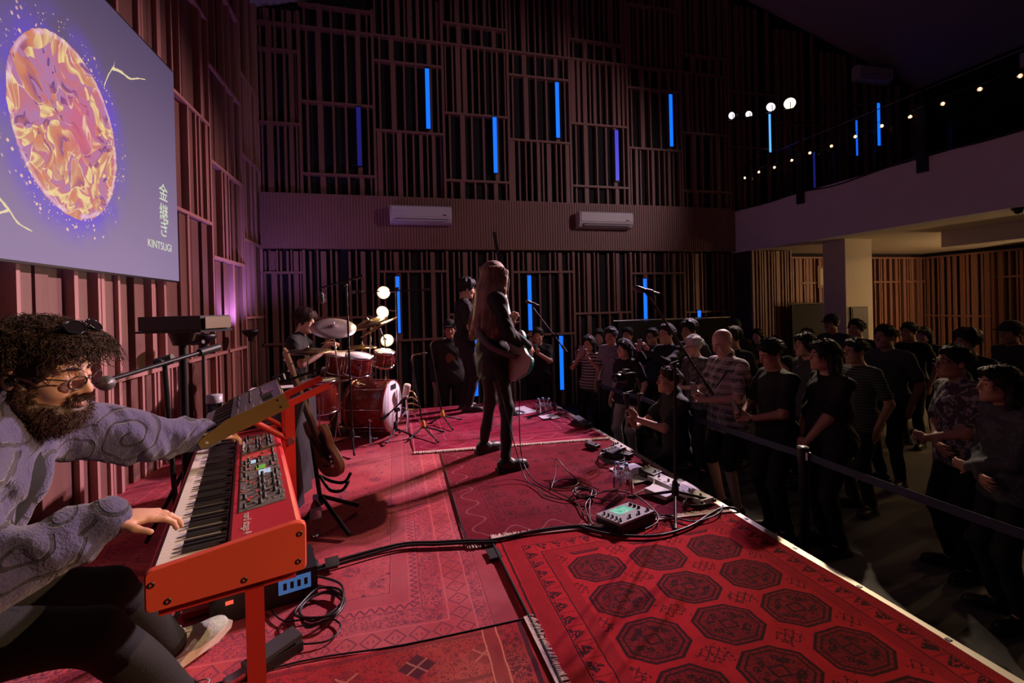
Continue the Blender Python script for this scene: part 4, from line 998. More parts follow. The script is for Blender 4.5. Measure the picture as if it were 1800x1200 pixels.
# --- keyboard player -------------------------------------------------
def swirl_fleece():
    g = G('fleece_violet'); x, y, z = g.xyz()
    # spirals of dark cord stitched on the cloth: cells in the plane seen from the player's side, a spiral in each
    u, v = x*0.9+y*0.44, z
    p2 = g.comb(u+(g.noise(g.vec, 5.0)-0.5)*0.10, v+(g.noise(g.vec, 5.5)-0.5)*0.10, 0.0)
    n_ = g.t.nodes.new('ShaderNodeTexVoronoi'); n_.voronoi_dimensions = '2D'; g.put(n_.inputs['Vector'], p2); n_.inputs['Scale'].default_value = 5.4; n_.inputs['Randomness'].default_value = 0.75
    loc = g.vadd(p2, S(g, n_.outputs['Position']), 'SUBTRACT'); lx, ly, lz = g.sep(loc)
    r = g.m('SQRT', lx*lx+ly*ly); a = g.m('ARCTAN2', ly, lx)
    sp = g.ab(g.fr(r/0.042-a/(2*PI))-0.5)
    cord = g.ss(sp, 0.385, 0.43)*g.ss(r, 0.010, 0.016)*g.ss(r, 0.100, 0.108, 1.0, 0.0)
    n = g.noise(g.vec, 150.0, 3.0, 0.6); n2 = g.noise(g.vec, 9.0, 2.0)
    c = g.mix(n, (0.034, 0.030, 0.095), (0.098, 0.086, 0.205)); c = g.mix(g.ss(n2, 0.4, 0.7)*0.4, c, (0.085, 0.070, 0.13))
    c = g.mix(cord*0.85, c, (0.010, 0.008, 0.018)); g.col(c); g.set(0.95, Sheen_Weight=0.3)
    g.bump(n-cord*0.9, 0.9, 0.006); return g.mat
KF = 12.0
kp, kj = person('bearded keyboard player in a violet fleece jacket seated at the red keyboard', (-1.24, 1.44, 0), KF, 1.80, 0, ('short', 1), None, cloth('black_trousers', (0.004, 0.0037, 0.004)), mat('trainer_grey', (0.34, 0.36, 0.30), 0.75, 0, 0.5, 60),
    sleeve='long', tuft=0, lean=28, seat=(0.0, 0.638), headturn=-17, nod=13, tilt=-4, bulk=1.12, detail=True, h=0.0052, face_parts='down', feet=False,
    arms=(dict(hand=(-0.745, 2.10, 0.885), world=True, pole=(-0.2, 0.3, -1), d=(0.75, 0.55, -0.25), n=(-0.2, 0, -1), curl=0.45), dict(hand=(-0.70, 1.335, 0.875), world=True, pole=(-0.5, -0.5, -0.6), d=(0.95, 0.30, -0.16), n=(-0.12, 0, -1), curl=0.42, thumb=0.3)),
    legs={1: dict(foot=(0.48, 0.50, 0.09), pole=(1, 0.2, 0.6), toe=(0.75, 0.65, 0)), -1: dict(foot=(0.58, 0.16, 0.09), pole=(1, 0.1, 1.2), toe=(1, -0.1, 0))})
T, P, HP, J = kj['T'], kj['P'], kj['HP'], kj['J']
s = kj['s']; tk = unit(np.array(T(0, 0, 1))-np.array(T(0, 0, 0))); tf = unit(np.array(T(1, 0, 0))-np.array(T(0, 0, 0))); Lk = np.cross(tk, tf); RTk = [tf, Lk, tk]
def jacket(e):
    t = SDF(); b = 1.14
    t.ell(T(0.0, 0, 0.02), (0.125*b+e, 0.17*b+e, 0.15), RTk, 0.05).ell(T(0.0, 0, 0.17), (0.115*b+e, 0.155*b+e, 0.17), RTk, 0.06).ell(T(-0.01, 0, 0.33), (0.12*b+e, 0.175*b+e, 0.17), RTk, 0.06)
    t.cap(J[1][0], J[-1][0], 0.065+e, None, 0.05).cap(T(0, 0, 0.47), J[1][0], 0.06, 0.05+e, 0.05).cap(T(0, 0, 0.47), J[-1][0], 0.06, 0.05+e, 0.05)
    return t
t = jacket(0.034)
for q in (1, -1):
    S_, E_, W_ = J[q][:3]
    t.cap(S_, E_, 0.088, 0.082, 0.04).cap(E_, S_*0+W_-(W_-E_)*0.03, 0.084, 0.056, 0.04)
    for k, f in enumerate((0.25, 0.5, 0.75)):            # bunched folds
        pz = E_+(W_-E_)*f; t.ball(pz, 0.078-0.02*f, 0.02); pz = S_+(E_-S_)*f; t.ball(pz, 0.092, 0.02)
t.cap(T(-0.035, 0.0, 0.49), T(-0.015, 0.0, 0.565), 0.085, 0.080, 0.03)          # stand-up collar
t.cap(T(0.16, 0.0, 0.50), T(0.20, 0.0, 0.02), 0.075, 0.05, 0.02, True)          # open front
t.cap(T(0.03, 0, 0.50), T(0.05, 0, 0.66), 0.072, 0.080, 0.012, True)
t.cut(W_+(W_-E_)*0.0+tf*9, tf) if False else None
t.wrinkle(0.008, 38, (0.6, 0.5, 0.6), (0.2, 0.4, 1)).wrinkle(0.006, 70, (1, 0.2, 0.3), (0.1, 1, 0.4)).wrinkle(0.0022, 260, (1, 0.5, 0.2), (0.2, 0.3, 1))
fleece = swirl_fleece()
t.mesh('jacket', fleece, 0.0075, None, kp)
t = jacket(0.020); t.cap(T(0.02, 0, 0.44), T(0.02, 0, 0.53), 0.075, 0.068, 0.02).ball(T(0.045, 0, 0.58), 0.062, 0.01, True); t.wrinkle(0.004, 40, (0.3, 0.3, 1), (1, 0, 0)); t.mesh('undershirt', cloth('black_tee', (0.004, 0.004, 0.004)), 0.009, None, kp)
# thick collar lining
# curls, beard
hm1 = hair_m(1)
SDF().ell(HP(-0.02, 0, 0.045), (0.126, 0.104, 0.088), kj['hR'], 0.02).ell(HP(0.045, 0, 0.074), (0.070, 0.088, 0.046), kj['hR'], 0.04).ell(HP(-0.09, 0, -0.03), (0.06, 0.085, 0.09), kj['hR'], 0.04).ell(HP(0.135, 0, -0.05), (0.115, 0.15, 0.125), kj['hR'], 0.012, True).ell(HP(0.01, 0, -0.19), (0.12, 0.13, 0.16), kj['hR'], 0.015, True).ell(HP(0.004, -0.10, -0.012), (0.045, 0.05, 0.046), kj['hR'], 0.01, True).ell(HP(0.004, 0.10, -0.012), (0.045, 0.05, 0.046), kj['hR'], 0.01, True).wrinkle(0.010, 75, (1, 0.3, 0.2), (0.1, 0.4, 1)).wrinkle(0.007, 130, (0.3, 1, 0.2), (0.7, 0.1, 1)).mesh('hair', hm1, 0.006, None, kp)
cp = shell_pts(HP, (-0.01, 0, 0.036), (0.126, 0.106, 0.086), 2300, 3, lambda f, l, u: (u > 0.065 or f < 0.02) and not (f > 0.07 and u < 0.09) and not (u < 0.030 and f > -0.045) and u > -0.085)
curls('curl', kp, hm1, cp, 0.036, 0.0015, 0.0075, 1.7, 4)
curls('curl', kp, hm1, shell_pts(HP, (0.062, 0, 0.074), (0.064, 0.088, 0.044), 700, 8, lambda f, l, u: u > 0.072 and f > 0.03), 0.034, 0.0015, 0.008, 1.6, 5, (0, 0, -0.9))
beard_m = mat('beard_brown', (0.055, 0.022, 0.012), 0.55, 0, 0.4, 60)
SDF().ell(HP(0.030, 0, -0.085), (0.070, 0.069, 0.066), kj['hR'], 0.03).ell(HP(0.058, 0, -0.115), (0.050, 0.050, 0.042), kj['hR'], 0.04).cap(HP(0.0, 0.068, -0.02), HP(0.02, 0.06, -0.08), 0.016, 0.03, 0.03).cap(HP(0.0, -0.068, -0.02), HP(0.02, -0.06, -0.08), 0.016, 0.03, 0.03).cap(HP(0.094, 0.026, -0.058), HP(0.094, -0.026, -0.058), 0.0085, None, 0.01).ell(HP(0.108, 0, -0.074), (0.022, 0.021, 0.013), kj['hR'], 0.006, True).ell(HP(0.085, 0.050, -0.025), (0.062, 0.042, 0.050), kj['hR'], 0.012, True).ell(HP(0.085, -0.050, -0.025), (0.062, 0.042, 0.050), kj['hR'], 0.012, True).wrinkle(0.005, 120, (1, 0.3, 0.2), (0.2, 0.3, 1)).mesh('beard', beard_m, 0.0055, None, kp)
bp = shell_pts(HP, (0.035, 0, -0.092), (0.076, 0.072, 0.070), 1500, 6, lambda f, l, u: (u < -0.088 or abs(l) > 0.045) and u < -0.025 and f > -0.03 and not (f > 0.06 and u > -0.085 and abs(l) < 0.05) and not (f > 0.025 and u > -0.072))
bp += shell_pts(HP, (0.015, 0, -0.060), (0.060, 0.076, 0.060), 900, 21, lambda f, l, u: abs(l) > 0.052 and u < -0.018 and -0.03 < f < 0.045)
bp += shell_pts(HP, (0.094, 0, -0.057), (0.006, 0.028, 0.007), 200, 12, lambda f, l, u: f > 0.092)
curls('whisker', kp, beard_m, bp, 0.018, 0.0011, 0.003, 1.4, 9)
MB().tube([HP(0.1, 0.02, -0.072), HP(0.1085, 0, -0.0735), HP(0.1, -0.02, -0.072)], [0.004, 0.0075, 0.004], 8).build('lip', mat('lip', (0.62, 0.27, 0.22), 0.45), kp)
# glasses, sunglasses pushed into the hair, earpiece
def spectacles(name, P, par, frame, lens, f0=0.118, u0=-0.006, w_=0.024, hgt=0.019):
    m = MB()
    for q in (1, -1):
        ring = [P(f0-0.012*(1 if abs(math.cos(k*PI/10)) > 0 else 0)*abs(0.033+0.024*math.cos(k*PI/10)*1)/0.057, q*(0.034+w_*math.cos(k*PI/10)), u0+hgt*math.sin(k*PI/10)*(1.0 if math.sin(k*PI/10) < 0 else 0.85)) for k in range(21)]
        m.tube(ring, 0.0021, 6, False); m.tube([P(f0-0.014, 0.058*q, u0+0.008), P(0.06, 0.081*q, u0+0.010), P(-0.012, 0.088*q, u0+0.010), P(-0.03, 0.086*q, u0-0.006)], 0.0018, 6)
    m.tube([P(f0-0.004, 0.011, u0+0.006), P(f0+0.001, 0, u0+0.009), P(f0-0.004, -0.011, u0+0.006)], 0.0019, 6)
    o = m.build(name, frame, par)
    for q in (1, -1):
        pl = [P(f0-0.012*abs(0.033+0.024*math.cos(k*PI/10))/0.057, q*(0.034+w_*math.cos(k*PI/10)), u0+hgt*math.sin(k*PI/10)*(1.0 if math.sin(k*PI/10) < 0 else 0.85)) for k in range(20)]
        n = len(pl); back = [Vector(p)-Vector(kj['hR'][0])*0.0012 for p in pl]
        MB().add([*pl, *back], [tuple(range(n)), tuple(range(2*n-1, n-1, -1))]+[(i, n+i, n+(i+1) % n, (i+1) % n) for i in range(n)]).build('lens', lens, o)
    return o
lens_c = mat('lens_clear', (0.95, 0.9, 0.95), 0.02, 0, 0.02, 5, Transmission_Weight=1.0, IOR=1.1); lens_d = mat('lens_dark', (0.01, 0.008, 0.01), 0.06)
spectacles('glasses', HP, kp, mat('frame_tortoise', (0.03, 0.015, 0.012), 0.25), lens_c)
cs, sn = math.cos(0.85), math.sin(0.85)
HP2 = lambda f, l, u: HP(0.015+(f-0.02)*cs-(u)*sn, l, 0.062+(f-0.02)*sn+u*cs)
spectacles('sunglasses', HP2, kp, mat('frame_gloss', (0.008, 0.008, 0.01), 0.12), lens_d, 0.128, 0.0, 0.026, 0.021)
MB().lathe(HP(0.004, -0.082, -0.008), np.array(HP(0.3, -1, 0))-np.array(HP(0, 0, 0)), [(0.006, -0.01), (0.009, 0.004), (0.013, 0.008), (0.012, 0.016), (0.001, 0.019)], 12).build('earpiece', lens_d, kp)
# trainers: knit upper, thick curved sole, laces
knit = mat('trainer_knit', (0.36, 0.40, 0.33), 0.8, 0, 0.6, 120, 0.5, 300); foam = mat('trainer_foam', (0.62, 0.50, 0.42), 0.7)
for q in (1, -1):
    hip, kn, ank, td = kj['K'][q]; up = np.array((0, 0, 1.0)); sd_ = np.cross(up, td); g0 = np.array((ank[0], ank[1], 0.0))
    F_ = lambda f, l, u: g0+td*f+sd_*l+up*u
    t = SDF().cap(F_(-0.045, 0, 0.075), F_(0.06, 0, 0.075), 0.042, 0.042, 0.03).cap(F_(0.06, 0, 0.068), F_(0.175, 0, 0.055), 0.042, 0.030, 0.03).cap(F_(-0.02, 0, 0.13), F_(0.01, 0, 0.09), 0.044, 0.046, 0.03).ell(F_(0.12, 0, 0.06), (0.085, 0.046, 0.035), [td, sd_, up], 0.03).cut(F_(0, 0, 0.036), -up).cut(F_(-0.02, 0, 0.125), unit(up-td*0.3))
    so_ = t.mesh('shoe', knit, 0.006, None, kp)
    prof = [(-0.095, 0.028), (-0.08, 0.0), (0.06, 0.0), (0.15, 0.004), (0.205, 0.028), (0.212, 0.05), (0.18, 0.044), (0.08, 0.042), (-0.02, 0.046), (-0.09, 0.056)]
    M = Matrix(((td[0], 0, sd_[0], g0[0]-sd_[0]*0.047), (td[1], 0, sd_[1], g0[1]-sd_[1]*0.047), (0, 1, 0, 0.012), (0, 0, 0, 1)))
    MB().prism(prof, 0.094, M, 0.006).build('sole', foam, so_)
    for k in range(5):
        f = 0.035+k*0.017; MB().tube(bez([F_(f, -0.034, 0.094-k*0.003), F_(f+0.006, 0, 0.119-k*0.006), F_(f, 0.034, 0.094-k*0.003)], 4), 0.0028, 5).build('lace', shoe_white, so_)
    MB().tube(bez([F_(0.03, -0.006, 0.12), F_(0.02, -0.03, 0.138), F_(0.045, -0.035, 0.13), F_(0.035, 0.0, 0.12), F_(0.02, 0.028, 0.138), F_(0.05, 0.04, 0.125), F_(0.035, 0.004, 0.12)], 5), 0.0024, 5).build('lace', shoe_white, so_)
# stool under him
stl = thing('keyboard_stool', 'black padded stool beneath the keyboard player', 'stool', (-1.26, 1.40, 0))
MB().lathe((-1.27, 1.41, 0.44), (0, 0, 1), [(0.17, 0), (0.185, 0.012), (0.185, 0.05), (0.16, 0.064), (0.001, 0.066)], 28).build('seat', mat('stool_vinyl', (0.015, 0.015, 0.016), 0.4), stl)
MB().cyl((-1.27, 1.41, 0.12), (-1.27, 1.41, 0.44), 0.02).build('column', blk, stl)
for a in range(4): MB().cyl((-1.27, 1.41, 0.15), (-1.27+0.24*math.cos(a*PI/2+0.6), 1.41+0.24*math.sin(a*PI/2+0.6), 0.014), 0.014, 0.012).build('leg', blk, stl)
# --- singer with long hair ------------------------------------------------
sg, sj = person('long-haired singer in a black jacket playing a turquoise guitar, seen from behind', (0.83, 3.98, 0), 14, 1.79, 3, ('bald', 4), cloth('black_jacket', (0.009, 0.0085, 0.0095), 0.8), cloth('black_jeans', (0.010, 0.0095, 0.0105), 0.7), shoe_black,
    sleeve='long', headturn=12, nod=4, pw=0.84, bulk=0.92, h=0.007, detail=True, hem=0.72, trunk=0.02, slv=0.012,
    arms=(dict(hand=(0.25, 0.13, 1.20), pole=(0, 0.8, -1), d=(0.35, -0.5, 0.6), n=(-0.7, -0.5, 0), curl=0.9), dict(hand=(0.27, -0.16, 1.00), pole=(-0.8, -0.4, -0.2), d=(0.75, 0.5, -0.25), n=(-0.3, 0.5, -0.4), curl=0.75)),
    legs={1: dict(foot=(0.02, 0.26, 0.085), toe=(1, 0.15, 0)), -1: dict(foot=(-0.02, -0.26, 0.085), toe=(1, -0.05, 0))})
HP = sj['HP']; hl = hair_m(4); rr = random.Random(2)
b = MB(); t = SDF()
t.ell(HP(-0.018, 0, 0.035), (0.116, 0.098, 0.106), sj['hR'], 0.02)
for k in range(13):
    l = -0.105+0.21*k/12; bk = -0.10+0.115*(abs(l)/0.105)**2
    t.cap(HP(bk+0.03, l*0.9, 0.03), HP(bk-0.03, l*1.25, -0.14), 0.034, 0.036, 0.03).cap(HP(bk-0.03, l*1.25, -0.14), HP(bk-0.085, l*1.55, -0.48-0.05*math.sin(k*1.7)), 0.036, 0.026, 0.03)
t.ell(HP(0.115, 0, -0.05), (0.085, 0.062, 0.115), sj['hR'], 0.012, True)
t.wrinkle(0.005, 130, sj['hR'][1], sj['hR'][2]*0.1+sj['hR'][1]); t.mesh('hair_mass', hl, 0.0085, None, sg)
for i in range(800):
    a = rr.uniform(0, 2*PI); q = math.sqrt(rr.random()); u0 = 0.125-0.10*q*q
    f0, l0 = -0.02+0.105*q*math.cos(a), 0.092*q*math.sin(a)
    if f0 > 0.05: f0 *= 0.6
    sgn = 1 if l0 > 0 else -1; fr = (rr.random() < 0.22)
    l1 = sgn*max(abs(l0)*1.1, rr.uniform(0.01, 0.12))*rr.uniform(0.9, 1.2); f1 = (0.045 if fr else -0.095+0.10*(abs(l1)/0.12)**2)+rr.uniform(-0.02, 0.02)
    if fr: l1 = sgn*max(abs(l1), 0.085)
    L = rr.uniform(0.38, 0.54); w1, w2 = rr.uniform(-0.016, 0.016), rr.uniform(-0.016, 0.016)
    pl = bez([HP(f0, l0, u0), HP((f0+f1)/2-0.02, (l0+l1)/2+0.022*sgn, 0.07), HP(f1-0.02, l1+0.02*sgn, -0.04), HP(f1-0.055+w1, l1*1.2+w2, -0.04-L*0.45), HP(f1-0.085-w1, l1*1.40-w2, -0.04-L*0.75), HP(f1-0.10+w2, l1*1.5+w1, -0.04-L)], 3)
    b.tube(pl, [0.0026*(1-0.5*j/len(pl)) for j in range(len(pl))], 3, False)
stuff(b.build('hair_strand', hl, sg))
# --- drummer ------------------------------------------------------------
dr, dj = person('curly-haired drummer in a black t-shirt sitting behind the red kit', (-1.14, 5.62, 0), -4, 1.76, 3, ('fluffy', 1), cloth('black_tee2', (0.008, 0.008, 0.0085)), cloth('camo', (0.06, 0.057, 0.05), 0.9, 0.3, 60), shoe_black,
    tuft=0, lean=9, seat=(0.0, 0.60), headturn=-14, nod=10, detail=True, h=0.0075,
    arms=(dict(hand=(0.36, 0.14, 0.98), pole=(-0.4, 0.8, -0.6), d=(1, -0.2, 0.1), n=(0, -0.5, -1), curl=0.95), dict(hand=(0.37, -0.13, 0.90), pole=(-0.5, -0.7, -0.7), d=(1, 0.15, 0.02), n=(0, 0.4, -1), curl=0.95)),
    legs={1: dict(foot=(0.50, 0.22, 0.085), pole=(1, 0.2, 0.8)), -1: dict(foot=(0.50, -0.22, 0.085), pole=(1, -0.2, 0.8))})
curls('curl', dr, hm1, shell_pts(dj['HP'], (-0.012, 0, 0.06), (0.112, 0.098, 0.09), 900, 13, lambda f, l, u: u > 0.03 and not (f > 0.085 and u < 0.08)), 0.034, 0.0018, 0.008, 1.4, 7)
# --- bass player ----------------------------------------------------------
bs, bj = person('dark-haired bass player in a black t-shirt with a pink bass, half hidden by the singer', (0.89, 6.02, 0), 6, 1.76, 0, ('fluffy', 0), cloth('black_tee3', (0.009, 0.0085, 0.0095)), cloth('dark_jeans', (0.012, 0.0115, 0.015)), shoe_black,
    headturn=0, nod=8, h=0.0085, arms=(dict(hand=(0.26, 0.40, 1.10), pole=(0, 0.5, -1), d=(0.3, 0.1, 0.8), n=(-0.8, -0.3, 0), curl=0.9), dict(hand=(0.27, -0.12, 1.06), pole=(-0.8, -0.5, -1.0), d=(0.7, 0.6, -0.4), n=(-0.4, 0.3, -0.4), curl=0.7)))
# ------------------------------------------------------------------ keyboards
def frame_m(o, u, v, w_): return Matrix(((u[0], v[0], w_[0], o[0]), (u[1], v[1], w_[1], o[1]), (u[2], v[2], w_[2], o[2]), (0, 0, 0, 1)))
class LB(MB):
    """mesh builder in a local frame M"""
    def __init__(s, M): super().__init__(); s.M = M
    def add(s, vs, fs, smooth=False): return super().add([s.M @ Vector(v) for v in vs], fs, smooth)
def lpiece(name, lo, hi, m, parent, M):
    o = bpy.data.objects.new(name, unit_box(m)); COL.objects.link(o); o.parent = parent
    c = [(a+b)/2 for a, b in zip(lo, hi)]; d = [b-a for a, b in zip(lo, hi)]
    o.matrix_parent_inverse = wm(parent).inverted(); o.matrix_basis = M @ Matrix.Translation(c) @ Matrix.Diagonal((*d, 1)); return o
chrome = mat('chrome', (0.75, 0.75, 0.77), 0.14, 1.0, 0.06, 20); steel = mat('brushed_steel', (0.45, 0.45, 0.47), 0.32, 1.0, 0.1, 30)
white_p = mat('ivory_key', (0.78, 0.72, 0.64), 0.35, 0, 0.04, 10); black_k = mat('black_key', (0.010, 0.009, 0.009), 0.3)
nred = mat('lacquer_red', (0.52, 0.026, 0.042), 0.42, 0, 0.10, 6, 0.06, 300); cheek_red = mat('cheek_amber_lit', (0.72, 0.090, 0.048), 0.42, 0, 0.08, 6, 0.06, 300); stand_red = mat('stand_red', (0.50, 0.030, 0.022), 0.4, 0, 0.12, 7)  # cheek colour has the amber lamplight mixed into the deck's red
ku, kv = Vector((0.963, 0.270, 0)), Vector((-0.270, 0.963, 0))
KM = frame_m((-0.60, 1.29, 0.66), ku, kv, (0, 0, 1)); KL = 1.287
kb = thing('stage_keyboard', 'long red stage piano with a knob-filled panel on a red stand', 'keyboard', KM @ Vector((0.17, 0.64, 0)))
LB(KM).b2((0.004, 0.022, 0.0), (0.345, KL-0.022, 0.062)).build('base', nred, kb)
# top deck behind the keys, rounded at the back
prof = [(0.168, 0.055), (0.345, 0.055), (0.352, 0.07), (0.352, 0.105), (0.346, 0.117), (0.335, 0.122), (0.176, 0.106), (0.168, 0.098)]
LB(KM).prism([(p[0], p[1]) for p in prof], KL-0.044, Matrix(((1, 0, 0, 0), (0, 0, 1, 0.022), (0, 1, 0, 0), (0, 0, 0, 1)))).build('top_deck', nred, kb)
LB(KM).b2((0.0, 0.022, 0.0), (0.012, KL-0.022, 0.082)).build('front_lip', nred, kb)
def rrect(pts, r, k=4):
    out = []; n = len(pts)
    for i in range(n):
        p, a, b = Vector(pts[i]), Vector(pts[i-1]), Vector(pts[(i+1) % n]); da, db = (a-p).normalized(), (b-p).normalized()
        A, B_ = p+da*r, p+db*r
        for j in range(k+1): t = j/k; out.append(tuple(A*(1-t)**2+p*2*t*(1-t)+B_*t*t))
    return out
chk = rrect([(-0.004, -0.006), (0.356, -0.006), (0.358, 0.126), (0.33, 0.132), (-0.004, 0.094)], 0.014)
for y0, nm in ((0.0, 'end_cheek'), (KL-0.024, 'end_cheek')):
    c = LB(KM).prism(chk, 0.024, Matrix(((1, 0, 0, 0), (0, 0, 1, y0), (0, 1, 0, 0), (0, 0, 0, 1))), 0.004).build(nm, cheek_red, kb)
    if y0 == 0:
        for a, b in ((0.010, 0.062), (0.042, 0.012), (0.205, 0.012), (0.335, 0.022), (0.340, 0.098)):
            LB(KM).lathe((a, 0.0, b), (0, -1, 0), [(0.0075, -0.002), (0.0075, 0.0015), (0.0045, 0.002), (0.003, -0.001), (0.0005, -0.001)], 12).build('screw', mat('dark_steel', (0.10, 0.10, 0.11), 0.4, 0.9), c)
kw = (KL-0.056)/52
for i in range(52):
    y = 0.028+i*kw; lpiece('white_key', (0.014, y+0.0006, 0.064), (0.162, y+kw-0.0006, 0.089), white_p, kb, KM)
deg = 0
for i in range(51):                                    # from the treble end: C at the top, so b, a, g ... downwards
    note = 'cbagfed'[i % 7]
    if note not in 'cf' : pass
    if note in ('b', 'a', 'g', 'e', 'd') and i > 0:
        y = 0.028+(i+1)*kw; lpiece('black_key', (0.064, y-0.0055, 0.086), (0.160, y+0.0055, 0.101), black_k, kb, KM)
# control panel: grey plate, displays, knobs, buttons
slope = (0.122-0.106)/(0.335-0.176)
PM = KM @ frame_m((0.176, 0, 0.1065), (math.cos(math.atan(slope)), 0, math.sin(math.atan(slope))), (0, 1, 0), (-math.sin(math.atan(slope)), 0, math.cos(math.atan(slope))))
pg = G('panel_print'); x, y, z = pg.xyz()
cell = pg.ss(pg.voro(pg.comb(x*1.0, y*1.0, 0.0), 90.0, 'F1', 'Distance', 0.4), 0.10, 0.16, 1.0, 0.0)
ln = pg.mx(pg.ss(pg.ab(pg.fr(y*28.0)-0.5), 0.44, 0.48), pg.ss(pg.ab(pg.fr(x*40.0)-0.5), 0.45, 0.49))
pg.col(pg.mix(cell*0.7, pg.mix(ln*0.5, (0.15, 0.14, 0.13), (0.34, 0.32, 0.28)), (0.5, 0.46, 0.40))); pg.set(0.45)
LB(PM).b2((0.016, 0.22, 0.0), (0.146, 1.16, 0.0022)).build('control_panel', pg.mat, kb)
pp = bpy.data.objects['control_panel']
LB(PM).b2((0.018, 0.77, 0.0022), (0.145, 0.86, 0.003)).build('red_panel', mat('panel_red', (0.6, 0.09, 0.09), 0.5), pp)
for lo, hi, m in (((0.075, 0.535, 0.003), (0.115, 0.585, 0.0045), emit('oled', (0.65, 0.80, 1.0), 0.7)), ((0.05, 0.70, 0.003), (0.08, 0.74, 0.0045), emit('oled', (0.65, 0.80, 1.0), 0.7)), ((0.068, 0.60, 0.003), (0.10, 0.65, 0.004), emit('led_green', (0.25, 0.75, 0.10), 0.5))):
    LB(PM).b2(lo, hi).build('display', m, pp)
rk = random.Random(4); kmesh = MB().lathe((0, 0, 0), (0, 0, 1), [(0.0075, 0), (0.0075, 0.004), (0.0058, 0.0055), (0.0052, 0.017), (0.001, 0.0175)], 12).mesh('knob', blkp)
def knob(M, par, sc_=1.0):
    o = bpy.data.objects.new('knob', kmesh); COL.objects.link(o); o.parent = par; o.matrix_parent_inverse = wm(par).inverted(); o.matrix_basis = M @ Matrix.Diagonal((sc_, sc_, sc_, 1)); return o
for i in range(24):
    for j in range(3):
        y = 0.245+i*0.038; x = 0.035+j*0.044+(0.008 if i % 2 else -0.004)
        if (0.525 < y < 0.595 and x > 0.06) or (0.76 < y < 0.87 and x < 0.12) or rk.random() < 0.22: continue
        knob(PM @ Matrix.Translation((x, y, 0.0022)), pp, rk.choice((0.8, 1.0, 1.0)))
b1, b2_, b3 = LB(PM), LB(PM), LB(PM)
for i in range(150):
    y, x = rk.uniform(0.23, 1.15), rk.uniform(0.02, 0.142); t = rk.random()
    (b1 if t < 0.5 else b2_ if t < 0.75 else b3).b2((x, y, 0.002), (x+0.006, y+0.009, 0.005))
stuff(b1.build('button', mat('button_grey', (0.35, 0.33, 0.30), 0.5), pp)); stuff(b2_.build('button', blkp, pp)); stuff(b3.build('button', mat('button_red', (0.5, 0.03, 0.03), 0.4, 0, 0.1, 8, Emission_Color=(1, 0.1, 0.06), Emission_Strength=0.25), pp))
for i in range(9): lpiece('fader', (0.021, 0.90+i*0.018, 0.002), (0.027, 0.912+i*0.018, 0.012), white_p, pp, PM)
text_mesh('lettering', 'nord stage 4', 0.030, mat('print_silver', (0.62, 0.55, 0.52), 0.5), PM @ Matrix(((0, 1, 0, 0.028), (-1, 0, 0, 0.205), (0, 0, 1, 0.0003), (0, 0, 0, 1))), kb, 0.0004)
# red stand: near flat leg, rear posts, tier arms
ks = thing('keyboard_stand', 'red two-tier keyboard stand with flat metal legs', 'stand', KM @ Vector((0.2, 0.6, -0.66)))
for b_ in (0.02, 1.12):
    LB(KM).b2((0.205, b_, -0.655), (0.25, b_+0.028, -0.004)).build('leg', stand_red, ks)
    LB(KM).b2((0.02, b_, -0.03), (0.33, b_+0.028, -0.006)).build('tier_arm', stand_red, ks)
    LB(KM).b2((-0.06, b_-0.004, -0.655), (0.50, b_+0.036, -0.628)).build('foot', stand_red, ks)
LB(KM).b2((0.215, 0.04, -0.44), (0.24, 1.12, -0.40)).build('cross_beam', stand_red, ks)
for b_ in (0.90, 1.16):
    LB(KM).b2((0.364, b_, -0.43), (0.404, b_+0.03, 0.30)).build('post', stand_red, ks)
    LB(KM).b2((0.24, b_, -0.43), (0.40, b_+0.028, -0.40)).build('link', stand_red, ks)
    LB(KM).box((0.37, b_+0.015, 0.292), (0.40, 0.032, 0.028), Matrix.Rotation(-0.38, 3, 'Y')).build('upper_arm', stand_red, ks)
    LB(KM).tube([(0.24, b_+0.015, 0.235), (0.385, b_+0.015, 0.13)], 0.014, 6).build('brace', stand_red, ks)
    LB(KM).cyl((0.384, b_-0.012, 0.13), (0.384, b_+0.042, 0.13), 0.016).build('bolt', steel, ks)
# --- gold-ended synthesizer on the upper tier
SA = 0.38
SM = KM @ frame_m((0.065, 0.72, 0.200), (math.cos(SA), 0, math.sin(SA)), (0, 1, 0), (-math.sin(SA), 0, math.cos(SA)))
SL, SW = 0.50, 0.33
gold_p = mat('gold_anodised', (0.40, 0.29, 0.10), 0.34, 0.75, 0.08, 9); grape = mat('panel_slate_violet', (0.085, 0.075, 0.13), 0.4, 0, 0.12, 12)
sy = thing('synthesizer', 'slate-violet synthesizer with gold end panels tilted on the upper tier', 'synthesizer', SM @ Vector((0.16, 0.25, 0)))
LB(SM).b2((0.0, 0.008, 0.0), (SW, SL-0.008, 0.030)).build('base', gold_p, sy)
LB(SM).b2((0.125, 0.010, 0.030), (SW-0.006, SL-0.01, 0.058)).build('panel', grape, sy)
sp_ = bpy.data.objects['panel']
for y0 in (0.0, SL-0.008):
    c = LB(SM).prism([(-0.004, -0.004), (SW, -0.004), (SW+0.002, 0.060), (0.11, 0.060), (-0.004, 0.030)], 0.008, Matrix(((1, 0, 0, 0), (0, 0, 1, y0), (0, 1, 0, 0), (0, 0, 0, 1)))).build('end_panel', gold_p, sy)
    for a, b in ((0.022, 0.012), (0.30, 0.014), (0.30, 0.045)): LB(SM).cyl((a, y0-0.001, b), (a, y0+0.001, b), 0.005).build('screw', chrome, c)
sw = (SL-0.02)/22
for i in range(22): lpiece('white_key', (0.004, 0.010+i*sw+0.0005, 0.030), (0.118, 0.010+(i+1)*sw-0.0005, 0.044), white_p, sy, SM)
